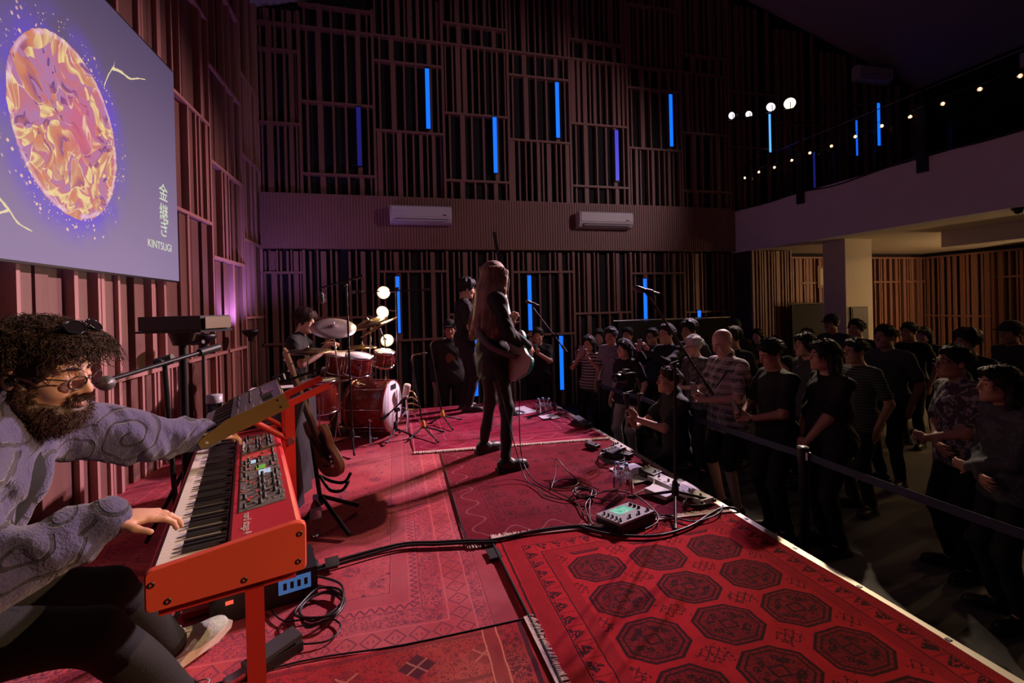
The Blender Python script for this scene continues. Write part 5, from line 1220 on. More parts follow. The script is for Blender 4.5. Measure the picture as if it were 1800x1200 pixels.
for i in range(21):
    if (i % 7) not in (2, 6): lpiece('black_key', (0.045, 0.010+(i+1)*sw-0.005, 0.043), (0.118, 0.010+(i+1)*sw+0.005, 0.053), black_k, sy, SM)
for i in range(7):
    for j in range(3):
        if (i+j) % 4: knob(SM @ Matrix.Translation((0.150+j*0.05, 0.16+i*0.045, 0.058)), sp_, 0.7)
LB(SM).b2((0.24, 0.20, 0.058), (0.30, 0.29, 0.0605)).build('display', mat('dead_screen', (0.02, 0.02, 0.03), 0.1), sp_)
for i in range(5): lpiece('slider', (0.25, 0.06+i*0.018, 0.058), (0.29, 0.068+i*0.018, 0.072), blkp, sp_, SM)
for i in range(10): lpiece('legend', (0.150+0.03*(i % 4), 0.03+0.04*(i//4), 0.058), (0.154+0.03*(i % 4), 0.05+0.04*(i//4), 0.0586), white_p, sp_, SM)
# ------------------------------------------------------------------ stands, microphones
def mic(par, a, b, m=None, r=0.0145):
    """handheld microphone from grille a to tail b"""
    a, b = Vector(a), Vector(b); d = (b-a).normalized(); L = (b-a).length
    MB().lathe(a, d, [(0.001, -0.024), (r*0.9, -0.016), (r*1.45, 0.0), (r*1.5, 0.016), (r*1.3, 0.032)], 16).build('grille', mat('mic_mesh', (0.16, 0.16, 0.17), 0.5, 0.6, 0.5, 220), par)
    MB().lathe(a, d, [(r*1.32, 0.032), (r*1.32, 0.042), (r*1.1, 0.05), (r*0.72, L), (0.001, L+0.002)], 14).build('handle', blkp, par)
def micstand(label, base, top, legs, boom=None, micpts=None, group='microphone stands', legz=0.16, r=0.011, clutch=None, orange=False, name='microphone_stand', cat='microphone stand', z0=0.012):
    x, y = base; t = thing(name, label, cat, (x, y, z0), group)
    MB().cyl((x, y, legz*0.6), top, r, r*0.8).build('pole', blk, t)
    MB().lathe((x, y, legz*0.55), (0, 0, 1), [(0.022, 0), (0.026, 0.02), (0.018, legz*0.55), (r*1.1, legz*0.62)], 14).build('hub', mat('hub_orange', (0.75, 0.36, 0.04), 0.5) if orange else blkp, t)
    for lx, ly in legs:
        d = Vector((lx-x, ly-y, 0)); l = MB().cyl((x+d.x*0.03, y+d.y*0.03, legz*0.7), (lx, ly, z0+0.012), 0.0095, 0.008).build('leg', blk, t)
        e = d.normalized(); MB().cyl((lx-e.x*0.04, ly-e.y*0.04, z0+0.018), (lx+e.x*0.015, ly+e.y*0.015, z0+0.011), 0.0115, 0.011).build('rubber_foot', blkp, l)
    if boom:
        a, b = Vector(boom[0]), Vector(boom[1]); MB().cyl(a, b, 0.0085, 0.0075).build('boom', blk, t)
        d = (b-a).normalized(); MB().cyl(a, a+d*0.10, 0.016, 0.015).build('counterweight', blkp, t)
        tv = Vector(top); MB().cyl(tv-Vector((0.03, 0.0, 0.005)), tv+Vector((0.03, 0, 0.012)), 0.02).build('clutch', blkp, t)
        MB().cyl(tv+Vector((0.0, -0.045, 0)), tv+Vector((0, 0.02, 0)), 0.012, 0.018).build('knob', blkp, t)
    if micpts:
        mt = thing('microphone', micpts[2], 'microphone', micpts[0], 'microphones'); mic(mt, micpts[0], micpts[1])
        c = Vector(micpts[0])*0.45+Vector(micpts[1])*0.55; d = (Vector(micpts[1])-Vector(micpts[0])).normalized()
        MB().cyl(c-d*0.025, c+d*0.025, 0.018).build('clip', blkp, t)
    return t
micstand('black microphone stand with slanting boom by the stage edge, nearest the camera', (1.79, 2.68), (1.81, 2.68, 0.96), [(1.60, 2.40), (1.56, 2.88), (2.07, 2.66)], ((2.10, 2.68, 0.74), (1.60, 2.68, 1.455)), ((1.535, 2.68, 1.475), (1.70, 2.68, 1.435), 'silver-grilled vocal microphone on the stand nearest the camera'))
micstand('black microphone stand beside the singer at the far stage edge', (1.86, 5.24), (1.87, 5.24, 1.01), [(1.53, 5.27), (1.97, 4.92), (2.05, 5.5)], ((2.03, 5.24, 0.80), (1.60, 5.24, 1.37)), ((1.54, 5.24, 1.43), (1.69, 5.24, 1.375), 'vocal microphone in front of the singer, before a blue tube'))
def short_mic(label, base, top, legs, tip, lab2, gl):
    t = micstand(label, base, top, legs, orange=True, legz=0.14, r=0.009, z0=gl)
    MB().tube(bez([top, Vector(top)+Vector((0.02, 0, 0.05)), Vector(tip)-Vector((0.05, 0, 0.0)), tip], 5), 0.006, 6).build('gooseneck', mat('gooseneck', (0.35, 0.30, 0.18), 0.35, 0.8), t)
    m = thing('microphone', lab2, 'microphone', tip, 'microphones'); mic(m, tip, Vector(tip)-Vector((0.06, 0.0, 0.012)), r=0.009)
short_mic('low tripod stand with orange hub, the one nearer the camera', (0.27, 5.02), (0.16, 5.02, 0.82), [(0.48, 5.02), (0.39, 4.66), (0.12, 4.86)], (0.31, 5.02, 0.89), 'slim microphone on the nearer orange-hubbed stand', 0.012)
short_mic('low tripod stand with orange hub, the one farther from the camera', (0.52, 5.44), (0.40, 5.44, 0.93), [(0.74, 5.50), (0.59, 5.07), (0.36, 5.41)], (0.56, 5.44, 1.01), 'slim microphone on the farther orange-hubbed stand', 0.014)
t = micstand('tall black overhead microphone stand standing before the drums', (-0.44, 4.80), (-0.46, 4.82, 1.64), [(-0.40, 4.51), (-0.22, 4.98), (-0.72, 4.86)], ((-0.30, 4.82, 1.72), (-0.72, 4.84, 1.60)), None)
m = thing('microphone', 'caged overhead microphone above the drummer', 'microphone', (-0.70, 4.84, 1.50), 'microphones')
MB().lathe((-0.70, 4.84, 1.45), (0, 0, 1), [(0.012, 0), (0.024, 0.01), (0.024, 0.09), (0.016, 0.11), (0.001, 0.112)], 14).build('capsule', mat('mic_grey', (0.16, 0.16, 0.17), 0.4, 0.6), m)
for k in range(5): MB().tube([(-0.70+0.045*math.cos(a), 4.84+0.045*math.sin(a), 1.47+0.018*k) for a in np.linspace(0, 6.283, 13)], 0.003, 5).build('cage_ring', blk, m)
micstand('black stand with level boom beside the warm bulbs behind the drums', (0.03, 6.02), (0.03, 6.02, 1.63), [(0.25, 6.15), (-0.15, 6.2), (0.0, 5.75)], ((0.46, 6.02, 1.62), (-0.48, 6.02, 1.60)), ((-0.50, 6.02, 1.60), (-0.36, 6.02, 1.605), 'dark microphone at the end of the level boom over the cymbals'))
micstand('black boom stand reaching to the keyboard player from the table', (-0.93, 2.30), (-0.90, 2.12, 1.19), [(-0.75, 2.55), (-1.2, 2.35), (-0.95, 2.02)], ((-0.735, 2.2, 1.235), (-0.925, 1.74, 1.165)), ((-0.80, 1.545, 1.188), (-0.90, 1.70, 1.172), 'black vocal microphone at the keyboard player\'s mouth'))
micstand('small black kick-drum stand with a short boom', (-0.02, 4.98), (0.0, 5.0, 0.30), [(-0.11, 4.80), (0.16, 4.95), (0.03, 5.16)], ((-0.16, 4.93, 0.22), (0.10, 5.06, 0.42)), ((0.10, 5.06, 0.42), (0.02, 5.02, 0.36), 'short black microphone aimed at the bass drum head'))
# tall black pole by the singer
pb = thing('boom_pole', 'long black pole slanting up behind the singer\'s head', 'pole', (1.2, 6.1, 0.012))
MB().cyl((1.42, 5.62, 1.30), (1.30, 5.62, 1.95), 0.009).build('rod', blk, pb); MB().box((1.272, 5.62, 2.12), (0.035, 0.03, 0.40), Matrix.Rotation(-0.17, 3, 'Y')).build('grip', blkp, pb)
MB().cyl((1.42, 5.62, 1.30), (1.45, 5.62, 0.02), 0.011).build('post', blk, pb); MB().lathe((1.45, 5.62, 0.012), (0, 0, 1), [(0.13, 0), (0.13, 0.01), (0.03, 0.025), (0.012, 0.04)], 20).build('foot', blk, pb)
# ------------------------------------------------------------------ left side: box on pole, torch lamps, table
bx = thing('speaker_box', 'flat black loudspeaker box on a pole behind the keyboard player', 'speaker', (-1.26, 3.20, 0.0))
RB = Matrix.Rotation(-0.35, 3, 'Z')
MB().box((-1.25, 3.22, 1.325), (0.40, 0.24, 0.085), RB).build('cabinet', blkp, bx)
MB().box((-1.25, 3.22, 1.275), (0.42, 0.26, 0.012), RB).build('tray', blk, bx)
MB().box((-1.047, 3.148, 1.325), (0.006, 0.21, 0.07), RB).build('side_plate', mat('brass_grille', (0.22, 0.18, 0.11), 0.4, 0.5, 0.3, 200), bx)
MB().cyl((-1.26, 3.20, 0.02), (-1.26, 3.20, 1.27), 0.022).build('pole', blk, bx); MB().cyl((-1.26, 3.20, 1.19), (-1.26, 3.20, 1.27), 0.05, 0.075).build('socket', blkp, bx)
MB().cyl((-1.19, 3.15, 1.20), (-1.12, 3.12, 1.21), 0.012).build('knob', blkp, bx)
for a in (1.6, 3.14, 4.7): MB().cyl((-1.26, 3.2, 0.45), (-1.26+0.22*math.cos(a), 3.2+0.22*math.sin(a), 0.012), 0.012).build('leg', blk, bx)
def torch(label, x, y, z, r, lit):
    t = thing('torchiere_lamp', label, 'floor lamp', (x, y, 0), 'black torchiere lamps')
    MB().lathe((x, y, 0.0), (0, 0, 1), [(0.13, 0), (0.13, 0.012), (0.02, 0.03)], 20).build('base', blk, t)
    MB().cyl((x, y, 0.02), (x, y, z-0.14), 0.012).build('pole', blk, t)
    MB().lathe((x, y, z-0.15), (0, 0, 1), [(0.03, 0), (0.036, 0.02), (0.034, 0.05), (r*0.72, 0.08), (r*0.95, 0.12), (r, 0.15), (r-0.006, 0.15), (r*0.9, 0.122), (r*0.66, 0.088), (0.001, 0.07)], 28).build('bowl', blk, t)
    if lit:
        MB().ball((x, y, z-0.045), 0.028).build('bulb', emit('bulb_violet', (0.30, 0.16, 1.0), 14.0), t)
        spot('torch_light', (x, y, z+0.005), (x-0.10, y+0.15, z+1), 60, (0.42, 0.26, 1.0), 150, 0.6, 0.03)
torch('unlit black torchiere lamp with a bowl shade beside the speaker box', -1.72, 4.78, 1.19, 0.115, False)
torch('black torchiere lamp glowing violet onto the slat wall', -1.84, 6.66, 1.15, 0.105, True)
tb = thing('side_table', 'low table draped in black cloth behind the keyboards', 'table', (-0.92, 3.6, 0))
MB().b2((-1.14, 2.95, 0.69), (-0.70, 4.2, 0.72)).build('top', cloth('table_black', (0.012, 0.012, 0.015)), tb)
m = MB(); n = 60; per = []
for i in range(n):
    t_ = i/n*4; e = int(t_); f = t_-e; c = [(-1.16, 2.93), (-0.68, 2.93), (-0.68, 4.22), (-1.16, 4.22), (-1.16, 2.93)]
    per.append((c[e][0]*(1-f)+c[e+1][0]*f, c[e][1]*(1-f)+c[e+1][1]*f))
vs = []
for k, z in enumerate((0.715, 0.5, 0.25, 0.03)):
    for i, (x, y) in enumerate(per): w_ = 0.014*k*math.sin(i*1.9); vs.append((x+w_*(1 if x > -0.9 else -1), y+w_*0.8, z))
m.add(vs, [(k*n+i, k*n+(i+1) % n, (k+1)*n+(i+1) % n, (k+1)*n+i) for k in range(3) for i in range(n)], True); m.build('drape', cloth('table_black', (0.012, 0.012, 0.015)), tb)
glass_m = mat('clear_plastic', (0.92, 0.93, 0.97), 0.04, 0, 0.02, 4, Transmission_Weight=1.0, IOR=1.25)
cup = thing('drink_tumbler', 'clear tumbler with a frosted lid on the black table', 'tumbler', (-1.05, 3.06, 0.72))
MB().lathe((-1.05, 3.06, 0.722), (0, 0, 1), [(0.034, 0), (0.040, 0.02), (0.042, 0.13), (0.039, 0.13), (0.036, 0.02), (0.001, 0.012)], 20).build('beaker', glass_m, cup)
MB().lathe((-1.05, 3.06, 0.85), (0, 0, 1), [(0.044, 0), (0.044, 0.045), (0.001, 0.048)], 20).build('lid', mat('frosted_lid', (0.42, 0.40, 0.44), 0.4), cup)
paper_m = mat('paper_white', (0.66, 0.64, 0.66), 0.8, 0, 0.04, 40)
def paper(label, c, w_, l, rz, z, curl_=0.01):
    m = MB(); n = 6; R = Matrix.Rotation(rz, 3, 'Z'); vs = []
    for dz in (0.0008, 0.0):
        for i in range(n+1):
            for sx in (-1, 1):
                p = R @ Vector((sx*w_/2, (i/n-0.5)*l, 0)); vs.append((c[0]+p.x, c[1]+p.y, z+dz+curl_*(i/n-0.3)**2*4*(1 if sx > 0 else 0.5)))
    k = 2*(n+1)
    m.add(vs, [(2*i, 2*i+1, 2*i+3, 2*i+2) for i in range(n)]+[(k+2*i, k+2*i+2, k+2*i+3, k+2*i+1) for i in range(n)], True)
    return tag(m.build('paper_sheet', paper_m), label, 'paper', 'loose sheets of paper')
paper('curling white sheet on the black table behind the synthesizer', (-0.95, 3.70), 0.24, 0.32, 1.2, 0.722, 0.03)
# second keyboard lying on the table, white top
e2 = thing('slim_keyboard', 'slim keyboard with a white edge on the table before the drummer', 'keyboard', (-0.92, 4.05, 0.72))
MB().box((-0.93, 4.02, 0.745), (0.4, 0.16, 0.045), rz=0.1).build('body', blkp, e2); MB().box((-0.93, 4.02, 0.770), (0.38, 0.14, 0.006), rz=0.1).build('key_row', white_p, e2)
# tablet on its holder and the lit laptop edge
tbt = thing('tablet', 'blue-glowing tablet clamped behind the synthesizer', 'tablet', (-0.52, 2.60, 0.7))
RT_ = Matrix.Rotation(0.9, 3, 'Z') @ Matrix.Rotation(0.35, 3, 'Y')
MB().box((-0.555, 2.60, 0.82), (0.012, 0.17, 0.25), RT_).build('case', blkp, tbt); MB().box((-0.549, 2.607, 0.822), (0.006, 0.155, 0.235), RT_).build('screen', emit('screen_blue', (0.20, 0.42, 0.80), 0.8), tbt)
MB().cyl((-0.54, 2.64, 0.02), (-0.55, 2.62, 0.72), 0.011).build('post', blk, tbt); MB().lathe((-0.54, 2.64, 0.0), (0, 0, 1), [(0.11, 0), (0.11, 0.012), (0.02, 0.03)], 18).build('foot', blk, tbt)
# ------------------------------------------------------------------ drum kit
drum_red = mat('drum_lacquer', (0.22, 0.035, 0.020), 0.22, 0, 0.25, 5, 0, 60, Coat_Weight=0.5); head_w = mat('drum_skin', (0.80, 0.78, 0.80), 0.6, 0, 0.03, 6)
GK = 'drum kit of red shells and chrome'
def lug_ring(par, C, ax, r, h0, h1, n, u0=0.0):
    ax = Vector(ax).normalized(); u = ax.orthogonal().normalized(); v = ax.cross(u); C = Vector(C)
    for k in range(n):
        a = u0+2*PI*k/n; d = u*math.cos(a)+v*math.sin(a); hm_ = (h0+h1)/2
        l = MB().cyl(C+d*(r+0.006)+ax*(hm_-0.022), C+d*(r+0.006)+ax*(hm_+0.022), 0.009, None, 8).build('lug', chrome, par)
        MB().cyl(C+d*(r+0.012)+ax*h0, C+d*(r+0.012)+ax*h1, 0.0035, None, 6).build('tension_rod', chrome, l)
def drum(label, C, ax, r, L, n=6, hoop=chrome, front=True, hw=0.022, name='drum', top_m=None):
    """C: centre of the top (or front) head; the shell runs back along -ax"""
    C = Vector(C); ax = Vector(ax).normalized(); t = thing(name, label, 'drum', C-ax*L, GK)
    MB().lathe(C, -ax, [(r, 0.006), (r, L-0.006), (r-0.01, L-0.006), (r-0.01, 0.006), (r, 0.006)], 40).build('shell', drum_red, t)
    for h in (0.0, L):
        s_ = 1 if h == 0 else -1
        MB().lathe(C-ax*(h-0.004*s_ if h == 0 else h-0.004), -ax*s_, [(r+0.002, -0.004), (r+0.011, -0.004), (r+0.011, hw), (r+0.002, hw), (r+0.002, -0.004)], 40).build('hoop', hoop, t)
        MB().lathe(C-ax*(h if h == 0 else h-0.002), ax, [(r+0.003, -0.004), (r+0.003, 0.002), (0.001, 0.003)], 40).build('head', top_m or head_w, t)
    lug_ring(t, C-ax*L, ax, r, 0.02, L-0.02, n)
    return t
bn = Vector((0.93, -0.37, 0)); BC = Vector((-0.05, 5.20, 0.315))
bd = drum('large red bass drum with a white front head facing the singer', BC, bn, 0.275, 0.44, 8, drum_red, hw=0.035, name='bass_drum')
MB().box(BC+bn*0.004+Vector((-0.37, -0.93, 0)).normalized()*-0.03+Vector((0, 0, 0.20)), (0.008, 0.14, 0.055), Matrix.Rotation(math.atan2(bn.y, bn.x), 3, 'Z')).build('tape_patch', blkp, bd)
for s_ in (1, -1):
    sd = Vector((-bn.y, bn.x, 0))*s_; a = BC-bn*0.14+sd*0.26-Vector((0, 0, 0.10))
    MB().cyl(a, a+sd*0.16+bn*0.07-Vector((0, 0, 0.20)), 0.010).build('spur', chrome, bd); MB().ball(a, 0.024).build('spur_bracket', chrome, bd)
ft = drum('deep red floor tom on three chrome legs nearest the camera', (-0.76, 5.02, 0.665), (0, 0, 1), 0.175, 0.33, 6, name='floor_tom')
for k in range(3):
    a = 0.6+k*2*PI/3; p = Vector((-0.76+0.19*math.cos(a), 5.02+0.19*math.sin(a), 0))
    MB().tube([p+Vector((0, 0, 0.52)), p+Vector((0, 0, 0.10)), p+Vector((0.03*math.cos(a), 0.03*math.sin(a), 0.012))], 0.0065, 6).build('leg', chrome, ft)
drum('red rack tom farther back beside the tall black stand', (-0.60, 5.48, 0.88), (0.20, -0.12, 0.97), 0.130, 0.22, 6, name='rack_tom')
rt2 = drum('orange-lit rack tom with a small badge above the bass drum', (-0.38, 5.16, 0.885), (0.16, -0.16, 0.97), 0.135, 0.21, 6, name='rack_tom')
MB().box((-0.375, 5.016, 0.77), (0.05, 0.005, 0.03), Matrix.Rotation(-0.05, 3, 'Z')).build('badge', steel, rt2)
drum('small rack tom amid chrome hardware nearest the warm bulbs', (-0.12, 5.50, 0.885), (0.14, -0.14, 0.97), 0.115, 0.18, 8, name='rack_tom')
drum('shallow snare drum in front of the drummer\'s knees', (-0.66, 5.72, 0.70), (0.05, 0, 1), 0.175, 0.14, 8, chrome, name='snare_drum')
MB().lathe((-0.66, 5.72, 0.30), (0, 0, 1), [(0.02, 0), (0.02, 0.22), (0.10, 0.24)], 10).build('stand_column', chrome, bpy.data.objects['snare_drum'])
for k in range(3): MB().cyl((-0.66, 5.72, 0.32), (-0.66+0.22*math.cos(k*2.1), 5.72+0.22*math.sin(k*2.1), 0.015), 0.008).build('stand_leg', chrome, bpy.data.objects['snare_drum'])
def tom_mount():
    t = thing('tom_mount', 'chrome tom holder and clamps rising from the bass drum', 'drum hardware', (-0.25, 5.28, 0.60))
    MB().cyl((-0.26, 5.29, 0.59), (-0.26, 5.29, 0.86), 0.014).build('post', chrome, t)
    for p in ((-0.36, 5.19, 0.76), (-0.50, 5.42, 0.78), (-0.16, 5.44, 0.78)): MB().tube([(-0.26, 5.29, 0.80), p], 0.009, 8).build('arm', chrome, t); 
    for k, p in enumerate(((-0.26, 5.29, 0.80), (-0.26, 5.29, 0.66), (-0.20, 5.40, 0.80))): MB().box(p, (0.04, 0.035, 0.04), rz=0.4*k).build('clamp', chrome, t)
tom_mount()
brass = mat('cymbal_bronze', (0.55, 0.38, 0.17), 0.26, 0.9, 0.18, 40)
def cymbal(label, c, nrm, r, foot, m=brass, double=False, boom=None):
    c, nrm = Vector(c), Vector(nrm).normalized(); t = thing('cymbal', label, 'cymbal', (foot[0], foot[1], 0.012), 'bronze cymbals on chrome stands')
    pr = [(0.004, 0.030), (0.012, 0.029), (r*0.17, 0.016), (r*0.22, 0.009), (r*0.6, 0.002), (r, -0.012), (r, -0.0135), (r*0.6, 0.0005), (r*0.22, 0.0075), (0.004, 0.028)]
    MB().lathe(c, nrm, pr, 48).build('plate', m, t)
    if double: MB().lathe(c-nrm*0.028, -nrm, pr, 48).build('plate', m, t)
    MB().lathe(c+nrm*0.03, nrm, [(0.012, 0), (0.012, 0.012), (0.006, 0.014), (0.006, 0.03), (0.001, 0.032)], 10).build('wing_nut', chrome, t)
    f = Vector((foot[0], foot[1], 0)); j = c-nrm*0.06
    if boom: e = Vector(boom); MB().cyl(j, e, 0.008).build('boom_arm', chrome, t); j = e; MB().ball(e, 0.02).build('tilter', chrome, t)
    else: MB().ball(j, 0.017).build('tilter', chrome, t)
    MB().cyl(c+nrm*0.03, c-nrm*0.07, 0.005).build('rod', chrome, t)
    mid = f*0.0+Vector((foot[0], foot[1], j.z*0.55)); MB().cyl(j, mid, 0.0085).build('tube_upper', chrome, t); MB().cyl(mid, (foot[0], foot[1], 0.16), 0.0125).build('tube_lower', chrome, t)
    MB().cyl(mid-Vector((0, 0, 0.03)), mid+Vector((0, 0, 0.02)), 0.017).build('collar', chrome, t)
    for k in range(3):
        a = foot[2]+k*2*PI/3; MB().cyl((foot[0], foot[1], 0.34), (foot[0]+0.24*math.cos(a), foot[1]+0.24*math.sin(a), 0.018), 0.007).build('leg', chrome, t)
pale = mat('cymbal_pale', (0.62, 0.52, 0.44), 0.30, 0.7, 0.15, 50)
cymbal('large pale crash cymbal tilted towards the camera beside the drummer\'s face', (-0.64, 5.22, 1.20), (0.10, -0.42, 0.90), 0.235, (-0.60, 5.24, 0.4), pale)
cymbal('bronze crash cymbal behind the tall black stand', (-0.29, 5.50, 1.23), (-0.30, -0.20, 0.93), 0.22, (-0.30, 5.56, 1.0))
cymbal('thin edge-on crash cymbal sloping up to the warm bulbs', (-0.18, 5.36, 1.19), (-0.47, -0.03, 0.88), 0.24, (-0.12, 5.62, 0.2), boom=(-0.12, 5.62, 1.02))
cymbal('flat dark ride cymbal level before the drummer\'s chest', (-0.90, 5.20, 0.965), (0.02, -0.07, 1.0), 0.24, (-0.92, 5.12, 1.4), mat('cymbal_dark', (0.22, 0.15, 0.10), 0.35, 0.85))
cymbal('pair of hi-hat cymbals by the snare drum', (-0.40, 5.92, 0.93), (0.03, -0.05, 1.0), 0.18, (-0.40, 5.92, 0.2), brass, True)
for lab, a, b in (('wooden drumstick in the drummer\'s raised hand', (-0.84, 5.72, 0.99), (-0.48, 5.52, 1.14)), ('wooden drumstick in the drummer\'s lowered hand', (-0.86, 5.44, 0.90), (-0.45, 5.56, 0.915))):
    MBs = MB().tube([a, Vector(a)*0.3+Vector(b)*0.7, Vector(a)*0.05+Vector(b)*0.95, b], [0.0075, 0.0072, 0.004, 0.005], 8)
    tag(MBs.build('drumstick', mat('hickory', (0.55, 0.38, 0.22), 0.5)), lab, 'drumstick', 'drumsticks')
th = thing('drum_throne', 'round black drum throne under the drummer', 'stool', (-1.16, 5.62, 0.012))
MB().lathe((-1.16, 5.62, 0.40), (0, 0, 1), [(0.15, 0), (0.165, 0.015), (0.165, 0.05), (0.14, 0.07), (0.001, 0.072)], 24).build('seat', blkp, th); MB().cyl((-1.16, 5.62, 0.06), (-1.16, 5.62, 0.40), 0.016).build('column', chrome, th)
for k in range(3): MB().cyl((-1.16, 5.62, 0.25), (-1.16+0.22*math.cos(k*2.1+1), 5.62+0.22*math.sin(k*2.1+1), 0.02), 0.009).build('leg', chrome, th)
# clip-on percussion and hardware in front of the bass drum
hw = thing('pedal_stand', 'chrome percussion pedal and hardware cluster beside the bass drum', 'drum hardware', (0.12, 5.35, 0.012))
MB().cyl((0.12, 5.36, 0.02), (0.10, 5.36, 0.52), 0.012).build('post', chrome, hw); MB().lathe((0.09, 5.33, 0.36), (0.2, -0.3, 1), [(0.02, 0), (0.035, 0.01), (0.04, 0.16), (0.036, 0.17), (0.001, 0.172)], 16).build('block', mat('block_cream', (0.62, 0.55, 0.45), 0.5), hw)
for k in range(3): MB().cyl((0.12, 5.36, 0.22), (0.12+0.2*math.cos(k*2.1+0.4), 5.36+0.2*math.sin(k*2.1+0.4), 0.022), 0.008).build('leg', chrome, hw)
for k in range(4): MB().tube(bez([(0.10, 5.36, 0.40-0.06*k), (0.17, 5.30, 0.44-0.07*k), (0.22+0.02*k, 5.27, 0.36-0.05*k)], 4), 0.008, 6).build('arm', brass, hw)
# three warm bulbs on a pole behind the kit
lp = thing('bulb_pole', 'thin pole carrying three warm flood bulbs behind the drums', 'lamp', (0.02, 6.12, 0.0))
MB().cyl((0.02, 6.14, 0.02), (0.02, 6.14, 1.80), 0.009).build('pole', steel, lp); MB().lathe((0.02, 6.14, 0.012), (0, 0, 1), [(0.16, 0), (0.16, 0.012), (0.02, 0.03)], 20).build('foot', blk, lp)
warm_e = emit('flood_warm', (1.0, 0.74, 0.36), 3.0); shade_m = mat('shade_white', (0.75, 0.70, 0.66), 0.45)
for (x, z), ax in zip(((-0.13, 1.59), (-0.15, 1.34), (-0.10, 0.98)), ((-0.1, -1, -0.05), (-0.35, -0.9, -0.25), (0.15, -0.95, -0.2))):
    a = Vector(ax).normalized(); c = Vector((x, 6.02, z))
    h_ = MB().lathe(c-a*0.13, a, [(0.022, 0), (0.03, 0.02), (0.045, 0.05), (0.082, 0.12), (0.084, 0.128), (0.080, 0.126), (0.04, 0.05), (0.001, 0.045)], 22).build('shade', shade_m, lp)
    MB().lathe(c-a*0.012, a, [(0.074, 0), (0.07, 0.014), (0.04, 0.026), (0.001, 0.03)], 20).build('bulb', warm_e, h_)
    MB().cyl(c-a*0.12, (0.02, 6.14, z+0.01), 0.008).build('bracket', steel, h_)
    spot('flood_light', c+a*0.04, c+a*1.0, 22, (1.0, 0.66, 0.32), 120, 0.6, 0.06)
# ------------------------------------------------------------------ guitars
def guitar(label, M, body_m, pg_m, neck_len=0.62, nstr=6, scale=1.0, back_m=None, name='electric_guitar', cat='guitar', wood_neck=None):
    """local: x across, y towards the headstock, z out of the front; M places it"""
    M = M @ Matrix.Scale(scale, 4); t = thing(name, label, cat, M.translation)
    pts = [(0, -0.20), (0.10, -0.185), (0.158, -0.12), (0.142, -0.03), (0.115, 0.03), (0.132, 0.10), (0.120, 0.165), (0.085, 0.172), (0.055, 0.12), (0.03, 0.108), (-0.03, 0.108), (-0.055, 0.13), (-0.085, 0.20), (-0.125, 0.212), (-0.142, 0.14), (-0.115, 0.05), (-0.13, -0.03), (-0.165, -0.10), (-0.11, -0.185)]
    o = bez([(p[0], p[1], 0) for p in [pts[-1]]+pts+pts[:2]], 4); o = [(p.x, p.y) for p in o[4:4+4*len(pts)]]
    L = lambda: LB(M)
    L().prism(o, 0.044, Matrix.Translation((0, 0, -0.022)), 0.006).build('body', body_m, t)
    bd_ = t.children[-1] if t.children else None
    if back_m: L().prism([(p[0]*0.985, p[1]*0.985) for p in o], 0.026, Matrix.Translation((0, 0, -0.026)), 0.005).build('back', back_m, t)
    if pg_m:
        q = [(-0.02, 0.105), (0.03, 0.105), (0.06, 0.12), (0.10, 0.14), (0.112, 0.08), (0.095, 0.03), (0.115, -0.04), (0.10, -0.10), (0.05, -0.09), (-0.04, -0.02), (-0.09, 0.06), (-0.08, 0.12), (-0.05, 0.11)]
        L().prism(q, 0.003, Matrix.Translation((0, 0, 0.022))).build('pickguard', pg_m, t)
    wn = wood_neck or mat('maple_neck', (0.50, 0.32, 0.16), 0.4, 0, 0.15, 12)
    L().b2((-0.027, 0.04, 0.006), (0.027, 0.11, 0.028)).build('neck_heel', wn, t)
    L().prism([(-0.027, 0.10), (0.027, 0.10), (0.021, 0.10+neck_len), (-0.021, 0.10+neck_len)], 0.022, Matrix.Translation((0, 0, 0.004)), 0.004).build('neck', wn, t)
    L().prism([(-0.027, 0.03), (0.027, 0.03), (0.021, 0.10+neck_len), (-0.021, 0.10+neck_len)], 0.005, Matrix.Translation((0, 0, 0.027))).build('fretboard', mat('rosewood', (0.06, 0.03, 0.02), 0.5), t)
    y1 = 0.10+neck_len
    hs = L().prism([(-0.021, y1-0.01), (0.021, y1-0.01), (0.032, y1+0.05), (0.035, y1+0.16), (0.01, y1+0.19), (-0.03, y1+0.15), (-0.036, y1+0.04)], 0.015, Matrix.Translation((0, 0, 0.004))).build('headstock', wn, t)
    for k in range(nstr):
        s_ = 1 if (nstr == 4 and k % 2) or nstr != 4 else -1; yk = y1+0.03+k*(0.12/(nstr-1))
        L().cyl((s_*0.03, yk, 0.010), (s_*0.056, yk, 0.010), 0.006, 0.009).build('tuner', chrome, hs); L().cyl((0.012-0.01*k/2*0.5, yk, 0.018), (0.012-0.01*k/2*0.5, yk, 0.034), 0.004).build('peg', chrome, hs)
    for yk in (-0.045, 0.03): L().b2((-0.04, yk, 0.024), (0.04, yk+0.022, 0.031)).build('pickup', white_p if pg_m is not blkp else blkp, t)
    L().b2((-0.04, -0.115, 0.022), (0.04, -0.085, 0.034)).build('bridge', chrome, t)
    for k in range(3): L().lathe((0.10-0.012*k, -0.045-0.035*k, 0.022), (0, 0, 1), [(0.011, 0), (0.009, 0.012), (0.001, 0.013)], 10).build('knob', white_p, t)
    for k in range(nstr):
        xk = (k/(nstr-1)-0.5); L().tube([(xk*0.052, -0.10, 0.035), (xk*0.034, y1, 0.034)], 0.0008, 4).build('string', steel, t)
    return t
def place(o, y, z):
    """frame at o with the neck along y and the front facing roughly z"""
    y = Vector(y).normalized(); z = Vector(z); z = (z-y*z.dot(y)).normalized(); return frame_m(o, y.cross(z), y, z)
F1 = Vector((math.cos(0.244), math.sin(0.244), 0)); L1 = Vector((-F1.y, F1.x, 0))
